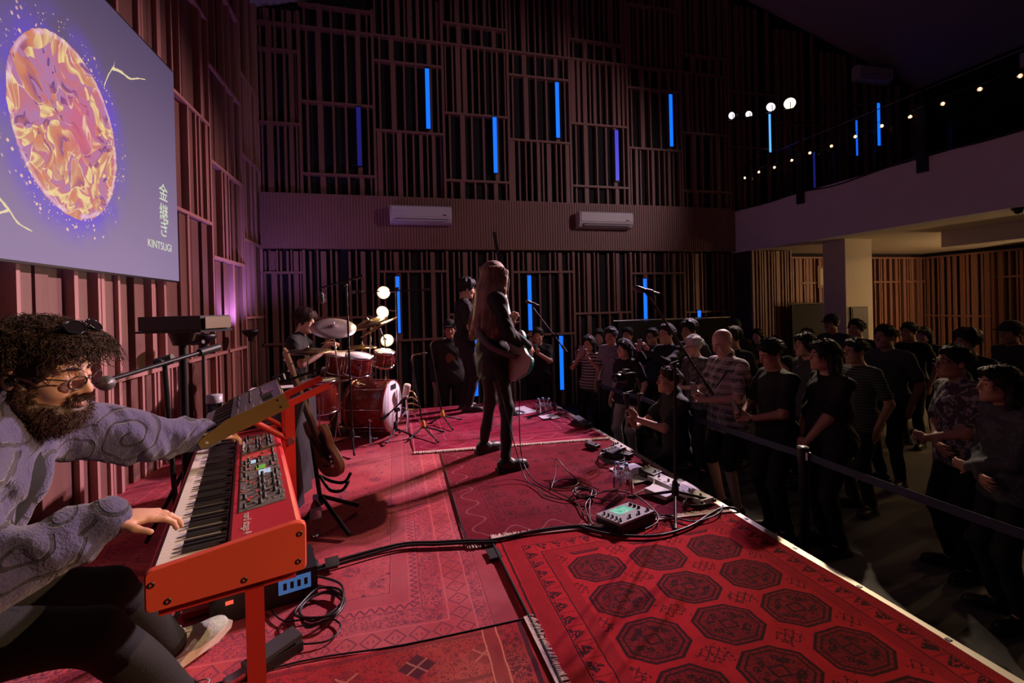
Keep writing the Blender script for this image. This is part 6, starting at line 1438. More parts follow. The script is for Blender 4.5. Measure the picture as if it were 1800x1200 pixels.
g1 = guitar('turquoise electric guitar hanging at the singer\'s hip', place(Vector((0.83, 3.98, 0.93))+F1*0.16+L1*-0.16, L1*0.50+Vector((0, 0, 0.75))+F1*0.10, F1*0.80+L1*0.50+Vector((0, 0, 0.05))), mat('turquoise_paint', (0.02, 0.42, 0.40), 0.3), mat('guard_white', (0.7, 0.68, 0.62), 0.4), 0.60, 6, 1.0, mat('back_ash', (0.55, 0.38, 0.27), 0.45, 0, 0.2, 14))
st = [sj['T'](0.16, 0.12, 0.40), sj['T'](0.06, 0.14, 0.51), sj['T'](-0.10, 0.09, 0.46), sj['T'](-0.165, -0.04, 0.28), sj['T'](-0.14, -0.18, 0.10), sj['T'](0.02, -0.235, 0.0), sj['T'](0.16, -0.20, -0.04)]
m = MB(); P_ = bez([Vector(p) for p in st], 6); vs = []
for i, p in enumerate(P_):
    d = (P_[min(i+1, len(P_)-1)]-P_[max(i-1, 0)]).normalized(); out_ = (p-Vector(sj['T'](0, 0, 0.2))); out_ = (out_-d*out_.dot(d)).normalized(); w_ = d.cross(out_)*0.026
    vs += [p-w_+out_*0.002, p+w_+out_*0.002, p+w_-out_*0.002, p-w_-out_*0.002]
n = len(P_); m.add(vs, [(4*i+a, 4*i+(a+1) % 4, 4*i+4+(a+1) % 4, 4*i+4+a) for i in range(n-1) for a in range(4)], True); m.build('strap', mat('strap_grey', (0.10, 0.10, 0.12), 0.8), g1)
F2 = Vector((math.cos(0.10), math.sin(0.10), 0)); L2 = Vector((-F2.y, F2.x, 0))
guitar('pink electric bass held by the bass player behind the singer', place(Vector((0.89, 6.02, 1.06))+F2*0.18+L2*-0.12, L2*0.82+Vector((0, 0, 0.42))+F2*0.30, F2*0.8+L2*-0.55), mat('pink_paint', (0.85, 0.10, 0.28), 0.35), blkp, 0.80, 4, 1.05, None, 'bass_guitar', 'bass guitar')
# wooden bass leaning in its stand beside the keyboards
gM = place((-0.452, 3.10, 0.50), Vector((-0.24, 0.03, 0.72)), Vector((-0.80, -0.62, -0.20)))
guitar('brown wooden bass guitar leaning in a black stand behind the red keyboard', gM, mat('walnut_body', (0.32, 0.15, 0.075), 0.38, 0, 0.25, 9), blkp, 0.46, 4, 0.92, None, 'bass_guitar', 'bass guitar')
gs = thing('guitar_stand', 'black tubular stand holding the brown wooden bass', 'stand', (-0.48, 3.10, 0.0))
MB().cyl((-0.50, 3.22, 0.10), (-0.585, 3.24, 0.86), 0.014).build('post', blk, gs); MB().tube(bez([(-0.585, 3.24, 0.86), (-0.57, 3.16, 0.88), (-0.52, 3.13, 0.86)], 4), 0.012, 6).build('yoke', blkp, gs)
for a, b in (((-0.50, 3.22, 0.16), (-0.28, 3.34, 0.018)), ((-0.50, 3.22, 0.16), (-0.62, 2.98, 0.018)), ((-0.50, 3.22, 0.16), (-0.30, 2.92, 0.018))): MB().cyl(a, b, 0.013).build('leg', blk, gs)
for dy in (-0.06, 0.08): MB().tube(bez([(-0.50, 3.2, 0.30), (-0.42, 3.10+dy, 0.26), (-0.34, 3.04+dy, 0.27), (-0.30, 3.02+dy, 0.33)], 4), 0.010, 6).build('cradle', blk, gs)
# second upright black stand with hanging cables behind the keyboards
us = micstand('upright black stand hung with cables beside the brown bass', (-0.70, 2.92), (-0.66, 2.90, 0.99), [(-0.50, 2.80), (-0.90, 2.86), (-0.66, 3.14)], ((-0.80, 2.85, 0.92), (-0.44, 2.96, 1.03)))
# ------------------------------------------------------------------ cables and floor gear
cab_m = mat('cable_black', (0.020, 0.019, 0.020), 0.38); pale_cab = mat('cable_olive', (0.22, 0.20, 0.10), 0.4)
def cable(label, pts, r=0.0042, m=None, n=8, group='cables on the stage floor'):
    return tag(MB().tube(bez(pts, n), r, 6).build('cable', m or cab_m), label, 'cable', group)
def coil(c, rx, ry, turns, z, seed, k=7):
    rr = random.Random(seed); out = []
    for i in range(int(turns*k)+1):
        a = 2*PI*i/k; q = 1+rr.uniform(-0.18, 0.18); out.append((c[0]+rx*q*math.cos(a)+rr.uniform(-0.008, 0.008), c[1]+ry*q*math.sin(a), z+0.007*(i/k)+rr.uniform(0, 0.004)))
    return out
zf = 0.016
cable('black guitar cable looping down from the singer\'s guitar', [(0.98, 3.80, 0.80), (1.02, 3.76, 0.70), (1.00, 3.72, 0.40), (0.99, 3.62, 0.12), (1.02, 3.40, zf), (1.10, 3.15, zf), (1.18, 2.95, zf), (1.16, 2.75, zf), (1.20, 2.60, zf)])
cable('black lead hanging from the singer\'s back pocket to the floor', [(0.80, 3.74, 0.86), (0.86, 3.66, 0.55), (0.93, 3.58, 0.20), (0.96, 3.42, 0.03), (1.00, 3.25, zf), (1.02, 3.10, zf), (1.14, 2.98, zf), (1.30, 2.98, zf), (1.42, 2.86, zf+0.004)])
cable('coiled black cable between the singer and the effects unit', coil((1.28, 3.02), 0.075, 0.085, 4, zf, 3)+[(1.22, 2.8, zf), (1.15, 2.62, zf), (1.10, 2.56, zf)])
cable('kinked black cable arching off the dark maroon rug', [(1.10, 3.22, zf), (1.20, 3.40, 0.05), (1.25, 3.52, 0.12), (1.30, 3.40, 0.06), (1.33, 3.25, 0.02), (1.22, 3.18, zf), (1.12, 3.25, zf), (1.2, 3.34, zf), (1.33, 3.30, zf), (1.42, 3.08, zf)])
cable('tangle of black cable around the small pedals at the stage edge', coil((1.80, 3.62), 0.10, 0.14, 5, zf, 8)+[(1.95, 3.8, zf), (2.0, 4.0, zf)], 0.0038)
cable('black cable ring encircling the effects unit', [(1.15, 2.60, 0.02), (1.22, 2.86, 0.03), (1.40, 2.96, 0.05), (1.56, 2.84, 0.06), (1.60, 2.62, 0.03), (1.54, 2.50, zf+0.01), (1.42, 2.44, zf+0.01)])
cable('thick black multicore crossing the octagon rug to the stage edge', [(1.06, 2.60, 0.02), (1.20, 2.45, 0.022), (1.45, 2.36, 0.022), (1.70, 2.40, 0.022), (1.92, 2.50, 0.022), (2.06, 2.55, 0.02), (2.14, 2.50, 0.0), (2.17, 2.46, -0.2), (2.20, 2.44, -0.58)], 0.0085)
cable('black lead running beside the multicore to the stage edge', [(1.50, 2.60, 0.03), (1.64, 2.56, 0.025), (1.75, 2.44, 0.025), (1.95, 2.47, 0.03), (2.08, 2.58, 0.02)], 0.005)
cable('thick black cable pair from under the keyboard to the maroon rug', [(-0.62, 2.58, zf-0.004), (-0.45, 2.60, zf-0.004), (-0.30, 2.66, zf-0.004), (0.0, 2.72, zf-0.002), (0.20, 2.68, zf-0.002), (0.38, 2.64, zf), (0.52, 2.60, zf+0.002), (0.80, 2.62, 0.022), (1.06, 2.60, 0.022), (1.22, 2.50, 0.022)], 0.0095)
cable('second black cable laid along the thick pair', [(-0.62, 2.55, zf-0.004), (-0.45, 2.57, zf-0.004), (-0.30, 2.62, zf-0.004), (0.0, 2.695, zf-0.002), (0.20, 2.655, zf-0.002), (0.38, 2.615, zf), (0.54, 2.575, zf)], 0.0075)
cable('loops of black cable hanging beside the keyboard\'s near end', coil((-0.36, 2.25), 0.10, 0.12, 4, zf-0.004, 12)+[(-0.30, 2.42, zf), (-0.42, 2.52, zf)], 0.006)
cable('thin black cable curling towards the sustain pedal', [(-0.42, 2.02, 0.02), (-0.30, 2.02, zf-0.004), (-0.26, 2.10, zf-0.004), (-0.34, 2.18, zf-0.004), (-0.50, 2.20, zf-0.004), (-0.58, 2.30, zf-0.004)], 0.004)
cable('thin cable trailing across the crimson rug behind the singer', [(1.0, 4.9, zf+0.002), (1.1, 5.1, zf+0.002), (1.3, 5.2, zf+0.002), (1.45, 5.45, zf+0.002), (1.6, 5.6, zf+0.002)], 0.004)
cable('black cable from the far microphone stand to the wedge pedal', [(1.90, 5.25, 0.03), (1.98, 5.12, zf), (2.02, 5.3, zf), (2.05, 5.1, zf), (2.03, 4.95, 0.02)], 0.004)
cable('olive cable by the three water bottles', [(1.62, 2.92, 0.02), (1.72, 2.95, 0.03), (1.84, 3.02, 0.04), (1.88, 3.16, 0.04), (1.80, 3.22, 0.03), (1.72, 3.12, 0.02), (1.66, 3.0, 0.02)], 0.005, pale_cab)
cable('small coil of black cable under the nearest microphone stand', coil((1.92, 2.66), 0.055, 0.06, 3, zf, 15)+[(2.02, 2.7, zf), (2.05, 2.8, zf)], 0.004)
for lab, c, rz in (('black tape patch over the thick cable pair', (-0.36, 2.625, zf-0.002), 0.2), ('black tape patch at the corner of the octagon rug', (0.50, 2.48, 0.0), 0.1)):
    tag(MB().box((c[0], c[1], c[2]+0.011), (0.07, 0.10, 0.002), rz=rz).box((c[0], c[1]-0.05, c[2]+0.004), (0.07, 0.01, 0.014), rz=rz).build('tape_patch', blkp), lab, 'tape')
# effects unit with screen
ef = thing('effects_unit', 'grey multi-effects floor unit with a lit green screen', 'effects unit', (1.38, 2.58, 0.012))
a_ = math.atan2(-0.39, -0.14)+PI/2; EM = Matrix.Translation((1.37, 2.585, 0.014)) @ Matrix.Rotation(0.32, 4, 'Z') @ Matrix.Rotation(-0.0, 4, 'X')
grey_c = mat('case_grey', (0.34, 0.33, 0.33), 0.42, 0.4, 0.06, 10)
LB(EM).prism(rrect([(-0.11, 0.0), (0.11, 0.0), (0.11, 0.030), (-0.11, 0.050)], 0.004), 0.30, Matrix(((0, 0, 1, -0.15), (1, 0, 0, 0), (0, 1, 0, 0), (0, 0, 0, 1))), 0.003).build('base', blkp, ef)
TMx = EM @ Matrix.Rotation(-0.09, 4, 'X')
LB(TMx).b2((-0.148, -0.108, 0.040), (0.148, 0.108, 0.055)).build('top_plate', grey_c, ef)
tp = [o for o in ef.children if o.name.startswith('top_plate')][0]
sg_ = G('unit_screen'); x, y, z = sg_.xyz(); cn = sg_.voro(sg_.vec, 40.0, 'F1', 'Color')
sg_.col((0.02, 0.02, 0.02)); sg_.set(0.2, Emission_Color=sg_.mix(sg_.ss(sg_.sep(cn)[0], 0.3, 0.7), (0.10, 0.75, 0.45), (0.55, 0.95, 0.80)), Emission_Strength=0.6)
LB(TMx).b2((-0.055, -0.005, 0.055), (0.075, 0.085, 0.0565)).build('screen', sg_.mat, tp)
for k in range(4): LB(TMx).lathe((-0.12+k*0.08, -0.075, 0.055), (0, 0, 1), [(0.014, 0), (0.014, 0.004), (0.009, 0.006), (0.009, 0.018), (0.001, 0.021)], 14).build('footswitch', chrome, tp)
for k in range(4): LB(TMx).lathe((-0.115, -0.04+k*0.035, 0.055), (0, 0, 1), [(0.012, 0), (0.012, 0.003), (0.008, 0.005), (0.008, 0.015), (0.001, 0.018)], 12).build('footswitch', chrome, tp)
for k in range(3): LB(TMx).lathe((0.115, -0.01+k*0.035, 0.055), (0, 0, 1), [(0.011, 0), (0.009, 0.014), (0.001, 0.015)], 12).build('knob', blkp, tp)
# bottles
def bottle(label, x, y, z, h_=0.20, r=0.031, group='clear water bottles'):
    t = thing('water_bottle', label, 'bottle', (x, y, z), group)
    k = h_/0.20
    MB().lathe((x, y, z), (0, 0, 1), [(r*0.8, 0.0), (r, 0.008*k), (r, 0.04*k), (r*0.94, 0.046*k), (r, 0.052*k), (r, 0.075*k), (r*0.95, 0.08*k), (r, 0.086*k), (r, 0.125*k), (r*0.85, 0.145*k), (r*0.42, 0.172*k), (r*0.40, 0.182*k), (0.001, 0.183*k)], 20).build('flask', glass_m, t)
    MB().lathe((x, y, z+0.178*k), (0, 0, 1), [(r*0.48, 0), (r*0.48, 0.018*k), (0.001, 0.019*k)], 14).build('cap', mat('cap_blue', (0.25, 0.35, 0.62), 0.4), t)
    MB().lathe((x, y, z+0.088*k), (0, 0, 1), [(r*1.01, 0), (r*1.01, 0.036*k)], 20).build('label', mat('bottle_label', (0.55, 0.58, 0.66), 0.5, 0, 0.3, 30, Alpha=0.35), t)
bottle('water bottle by the pedals, the one nearest the camera in its trio', 1.545, 2.965, 0.012); bottle('water bottle by the pedals, middle one of the trio', 1.615, 3.02, 0.012); bottle('water bottle by the pedals, farthest one of the trio', 1.565, 3.07, 0.012)
bottle('water bottle nearest the singer in the far trio on the crimson rug', 1.72, 5.46, 0.014, 0.2, 0.033); bottle('middle water bottle of the far trio on the crimson rug', 1.79, 5.50, 0.014, 0.2, 0.033); bottle('water bottle nearest the far stage edge in the far trio', 1.85, 5.44, 0.014, 0.2, 0.033)
bottle('tall clear bottle with a dark cap beside the stand behind the keyboard', -0.50, 3.02, 0.0, 0.25, 0.034)
paper('set list sheet lying by the olive cable at the stage edge', (1.84, 3.30), 0.26, 0.34, 0.15, 0.012, 0.006)
paper('white set list sheet behind the singer near the far bottles', (1.58, 5.72), 0.30, 0.36, 0.3, 0.014, 0.004); paper('second white sheet beside the far water bottles', (1.80, 5.28), 0.22, 0.20, 0.1, 0.014, 0.004)
# pedals
def pedal(label, x, y, z, w_, l, h_, rz, m, knobs=3, group='effect pedals', switch=True):
    t = thing('effect_pedal', label, 'pedal', (x, y, z), group); M = Matrix.Translation((x, y, z)) @ Matrix.Rotation(rz, 4, 'Z')
    LB(M).prism(rrect([(-l/2, 0), (l/2, 0), (l/2, h_), (-l/2, h_*0.75)], 0.006), w_, Matrix(((0, 0, 1, -w_/2), (1, 0, 0, 0), (0, 1, 0, 0), (0, 0, 0, 1))), 0.003).build('housing', m, t)
    for k in range(knobs): LB(M).lathe((-w_/2+w_*(k+0.5)/knobs, l*0.3, h_*0.95), (0, 0, 1), [(0.009, 0), (0.007, 0.013), (0.001, 0.014)], 10).build('knob', blkp if m is not blkp else white_p, t)
    if switch: LB(M).lathe((0, -l*0.28, h_*0.8), (0, 0, 1), [(0.011, 0), (0.008, 0.003), (0.008, 0.014), (0.001, 0.017)], 12).build('footswitch', chrome, t)
    return t
whp = mat('pedal_pale', (0.55, 0.52, 0.50), 0.45)
pedal('small black pedal with a white tag at the edge of the maroon rug', 1.80, 4.02, 0.012, 0.08, 0.13, 0.045, 0.5, blkp); pedal('black rocker pedal by the tangle of cable', 1.90, 3.72, 0.012, 0.16, 0.24, 0.05, 0.35, blkp, 4); pedal('small grey pedal beside the black rocker pedal', 2.0, 3.88, 0.012, 0.08, 0.12, 0.045, 0.3, grey_c)
pedal('black and pale pedal at the end of the long pale board', 1.92, 3.20, 0.012, 0.12, 0.14, 0.06, 0.4, blkp, 3); pedal('flat pale box beside the olive cable', 1.80, 2.88, 0.012, 0.12, 0.18, 0.035, 0.4, whp, 0, switch=False)
lb_ = thing('pedal_board', 'long pale pedal board with footswitches behind the nearest stand', 'pedal board', (1.97, 2.92, 0.012)); M = Matrix.Translation((1.965, 2.90, 0.012)) @ Matrix.Rotation(0.18, 4, 'Z')
LB(M).b2((-0.06, -0.26, 0.0), (0.06, 0.26, 0.035)).build('housing', whp, lb_)
for k in range(5): LB(M).lathe((0.0, -0.2+0.1*k, 0.035), (0, 0, 1), [(0.012, 0), (0.009, 0.004), (0.009, 0.014), (0.001, 0.017)], 12).build('footswitch', chrome, lb_)
for k in range(8): lpiece('legend', (-0.045, -0.22+0.06*k, 0.0352), (-0.03, -0.19+0.06*k, 0.0358), blkp, lb_, M)
wp = thing('wedge_pedal', 'black treadle pedal on the far stage edge', 'pedal', (2.03, 4.82, 0.014)); M = Matrix.Translation((2.02, 4.80, 0.014)) @ Matrix.Rotation(0.16, 4, 'Z')
LB(M).b2((-0.055, -0.14, 0), (0.055, 0.14, 0.03)).build('base', blkp, wp); LB(M @ Matrix.Translation((0, 0, 0.05)) @ Matrix.Rotation(0.12, 4, 'X')).b2((-0.05, -0.14, -0.008), (0.05, 0.14, 0.008)).build('treadle', mat('rubber_grey', (0.05, 0.05, 0.055), 0.7), wp)
sp2 = thing('sustain_pedal', 'black sustain pedal on the rug beside the red stand leg', 'pedal', (-0.5, 1.97, 0.0)); M = Matrix.Translation((-0.50, 1.985, 0.0)) @ Matrix.Rotation(-0.92, 4, 'Z')
LB(M).b2((-0.045, -0.10, 0), (0.045, 0.10, 0.035)).build('base', blkp, sp2); LB(M @ Matrix.Translation((0, 0.0, 0.045)) @ Matrix.Rotation(0.10, 4, 'X')).b2((-0.04, -0.06, -0.006), (0.04, 0.10, 0.010)).build('rubber_top', mat('rubber_grey', (0.05, 0.05, 0.055), 0.7), sp2); LB(M).b2((-0.02, -0.17, 0.01), (0.02, -0.09, 0.03)).build('lever', chrome, sp2)
rk_ = thing('power_case', 'black power case with blue lights on the floor beneath the keyboard', 'case', (-0.62, 2.42, 0.0)); M = Matrix.Translation((-0.64, 2.44, 0.0)) @ Matrix.Rotation(0.28, 4, 'Z')
LB(M).b2((-0.22, -0.12, 0.0), (0.22, 0.12, 0.14)).build('case', blkp, rk_); LB(M).b2((0.05, -0.123, 0.05), (0.19, -0.12, 0.12)).build('socket_strip', emit('socket_blue', (0.12, 0.30, 0.75), 0.35), rk_)
for k in range(4): LB(M).b2((0.07+0.03*k, -0.127, 0.07), (0.085+0.03*k, -0.122, 0.10)).build('socket', blkp, rk_)
LB(M).b2((-0.16, -0.124, 0.08), (-0.13, -0.12, 0.095)).build('red_light', emit('led_red', (1.0, 0.08, 0.04), 1.5), rk_)
# ------------------------------------------------------------------ the crowd on the hall floor
black = cloth('crowd_black', (0.010, 0.0095, 0.011)); navy = cloth('crowd_navy', (0.022, 0.026, 0.040)); char = cloth('crowd_charcoal', (0.050, 0.047, 0.050)); jean = cloth('crowd_denim', (0.045, 0.055, 0.085)); beige = cloth('crowd_beige', (0.42, 0.37, 0.33)); lilac = cloth('crowd_lilac', (0.26, 0.23, 0.30))
def plaid(name, a, b, c):
    g = G(name); x, y, z = g.xyz()
    u = x*0.8+y*0.6; f = lambda v, k, w_: g.ss(g.ab(g.fr(v*k)-0.5), w_, w_+0.02, 1.0, 0.0)
    h_ = g.mx(f(z, 14.0, 0.14), f(z+0.02, 14.0, 0.05)); v = g.mx(f(u, 15.0, 0.14), f(u+0.02, 15.0, 0.04))
    g.col(g.mix(g.mx(f(z+0.035, 14.0, 0.03), f(u+0.033, 15.0, 0.03))*0.7, g.mix(h_*0.55+v*0.45, a, b), c)); g.set(0.85); g.bump(g.noise(g.vec, 220.0), 0.2, 0.003); return g.mat
def motif(name, a, b, sc_=26.0, th=0.5):
    g = G(name); g.xyz(); n = g.noise(g.vec, sc_, 2.0, 0.6, 1.2); g.col(g.mix(g.ss(n, th, th+0.06), a, b)); g.set(0.85); return g.mat
def striped(name, a, b, k):
    g = G(name); x, y, z = g.xyz(); g.col(g.mix(g.fr(z*k) > 0.55, a, b)); g.set(0.85); return g.mat
GP = 'standing audience'
def face_to(x, y, tx=0.6, ty=4.0): return math.degrees(math.atan2(ty-y, tx-x))
FZ = -0.6
phone_m = mat('phone_glass', (0.012, 0.012, 0.014), 0.1)
def phone(label, c, d, up, lit=False):
    d, up = Vector(d).normalized(), Vector(up); up = (up-d*up.dot(d)).normalized(); M = frame_m(c, d.cross(up), up, d)
    t = thing('smartphone', label, 'phone', c, 'phones held up in the crowd')
    LB(M).prism(rrect([(-0.037, -0.075), (0.037, -0.075), (0.037, 0.075), (-0.037, 0.075)], 0.009), 0.008, Matrix.Translation((0, 0, -0.004)), 0.0015).build('body', mat('phone_case', (0.22, 0.21, 0.21), 0.4), t)
    LB(M).b2((-0.034, -0.07, 0.0042), (0.034, 0.07, 0.0048)).build('screen', phone_m, t)
def hold(f=0.30, u=1.12, q=1): return dict(hand=(f, 0.06*q, u), pole=(-0.2, 0.7*q, -1), d=(0.55, -0.45*q, 0.5), n=(-0.3, -0.8*q, 0.1), curl=0.75)
fold_l = dict(hand=(0.20, -0.05, 1.02), pole=(-0.2, 0.8, -0.8), d=(0.2, -1, 0), n=(-1, 0, 0), curl=0.5); fold_r = dict(hand=(0.19, 0.05, 0.99), pole=(-0.2, -0.8, -0.8), d=(0.2, 1, 0), n=(-1, 0, 0), curl=0.5)
# front row, built in more detail
bald, bj_ = person('bald man in a plaid shirt looking at the phone in his hands', (2.98, 3.60, FZ), face_to(2.98, 3.6)+12, 1.73, 3, ('bald', 3), plaid('plaid_shirt', (0.40, 0.35, 0.35), (0.05, 0.04, 0.045), (0.55, 0.50, 0.47)), black, shoe_black, nod=26, h=0.008, detail=True, arms=(hold(0.30, 1.10, 1), hold(0.30, 1.10, -1)), collar=True, bulk=1.08, belly=0.4, cut_low='shorts', hem=0.78, group=GP)
phone('dark phone held in both hands by the bald man', bj_['P'](0.37, 0.0, 1.19), bj_['P'](-1, 0, 0.3)-bj_['P'](0, 0, 0), (0, 0, 1))
stp = [bj_['T'](0.12, 0.13, 0.42), bj_['T'](0.135, 0.05, 0.30), bj_['T'](0.15, -0.08, 0.12)]
MB().tube(bez(stp, 5), 0.008, 5).build('camera_strap', blkp, bald)
tee, tj = person('man in a black t-shirt texting, standing next to the bald man', (3.08, 3.14, FZ), face_to(3.08, 3.14)+10, 1.66, 2, ('short', 0), black, black, shoe_black, nod=22, h=0.008, detail=True, arms=(hold(0.30, 1.06, 1), hold(0.31, 1.04, -1)), bulk=1.08, group=GP)
phone('white-cased phone held by the man in the black t-shirt', tj['P'](0.38, 0.0, 1.15), tj['P'](-1, 0, 0.4)-tj['P'](0, 0, 0), (0, 0, 1))
MB().lathe(np.array(tj['J'][1][2])-np.array(tj['J'][1][3])*0.02, tj['J'][1][3], [(0.031, -0.012), (0.031, 0.012)], 16).build('wristwatch', blkp, tee)
person('kneeling photographer in black filming the stage with a gimbal camera', (2.50, 3.78, FZ), 172, 1.70, 1, ('short', 1), black, black, shoe_black, nod=-4, h=0.0075, detail=True, seat=(-0.05, 0.62), lean=2, collar=True,
    arms=(dict(hand=(0.36, 0.03, 0.93), pole=(-0.1, 0.9, -0.9), d=(0.5, -0.3, 0.9), n=(0.2, -1, 0), curl=0.95), dict(hand=(0.36, -0.03, 0.84), pole=(-0.1, -0.9, -0.9), d=(0.5, 0.3, 0.9), n=(0.2, 1, 0), curl=0.95)),
    legs={1: dict(foot=(0.26, 0.16, 0.085), pole=(1, 0.3, 0.7)), -1: dict(foot=(-0.36, -0.12, 0.12), pole=(0.5, -0.2, -1), toe=(0.3, 0, -0.9))}, group=None)
gb = thing('gimbal_camera', 'black camera on a handheld gimbal held by the kneeling photographer', 'camera', (2.10, 3.86, 0.25))
gx, gy = 2.08, 3.86
MB().cyl((gx+0.03, gy, 0.22), (gx, gy, 0.48), 0.017, 0.019).build('handle', blkp, gb); MB().cyl((gx, gy, 0.48), (gx, gy, 0.54), 0.03).build('motor', blkp, gb)
MB().tube(bez([(gx, gy, 0.54), (gx+0.10, gy+0.02, 0.56), (gx+0.12, gy+0.02, 0.66), (gx+0.06, gy+0.02, 0.70)], 5), 0.012, 6).build('arm', blk, gb)
MB().box((gx, gy-0.01, 0.69), (0.09, 0.13, 0.095), rz=0.2).build('camera_body', blkp, gb); MB().box((gx, gy-0.01, 0.75), (0.05, 0.05, 0.03), rz=0.2).build('viewfinder', blkp, gb)
MB().lathe((gx-0.03, gy-0.015, 0.69), (-1, -0.15, 0.02), [(0.036, 0), (0.038, 0.05), (0.042, 0.06), (0.042, 0.11), (0.038, 0.112), (0.034, 0.09), (0.001, 0.085)], 20).build('lens', mat('lens_barrel', (0.02, 0.02, 0.021), 0.3), gb); MB().box((gx+0.06, gy-0.02, 0.70), (0.012, 0.10, 0.07), rz=0.2).build('monitor', mat('monitor_grey', (0.10, 0.10, 0.11), 0.3), gb)
lh, lj = person('big man with long dark hair and glasses in a black t-shirt', (3.30, 2.84, FZ), face_to(3.3, 2.84)+4, 1.66, 1, ('long', 0), black, black, shoe_black, nod=-2, h=0.008, detail=True, bulk=1.22, belly=0.6, glasses=steel, arms=(dict(hand=(0.25, 0.04, 0.86), pole=(-0.3, 0.8, -0.3), d=(0.3, -0.9, -0.3), n=(-1, 0, 0), curl=0.6), dict(hand=(0.25, -0.04, 0.86), pole=(-0.3, -0.8, -0.3), d=(0.3, 0.9, -0.3), n=(-1, 0, 0), curl=0.6)), group=GP)
person('smiling man in glasses and a patterned short-sleeved shirt', (3.87, 2.33, FZ), face_to(3.87, 2.33, 0.6, 3.8), 1.63, 2, ('short', 0), motif('leaf_shirt', (0.075, 0.065, 0.07), (0.34, 0.31, 0.30), 20), black, shoe_black, nod=-4, h=0.008, detail=True, glasses=True, arms=(fold_l, fold_r), collar=True, bulk=1.05, group=GP)
person('woman with long dark hair in a denim jacket nearest the camera in the crowd', (3.58, 1.92, FZ), face_to(3.58, 1.92, 0.6, 3.6), 1.55, 1, ('long', 0), motif('denim_wash', (0.05, 0.055, 0.07), (0.085, 0.09, 0.11), 12), black, shoe_black, nod=-4, h=0.008, detail=True, sleeve='long', arms=(fold_l, fold_r), group=GP)
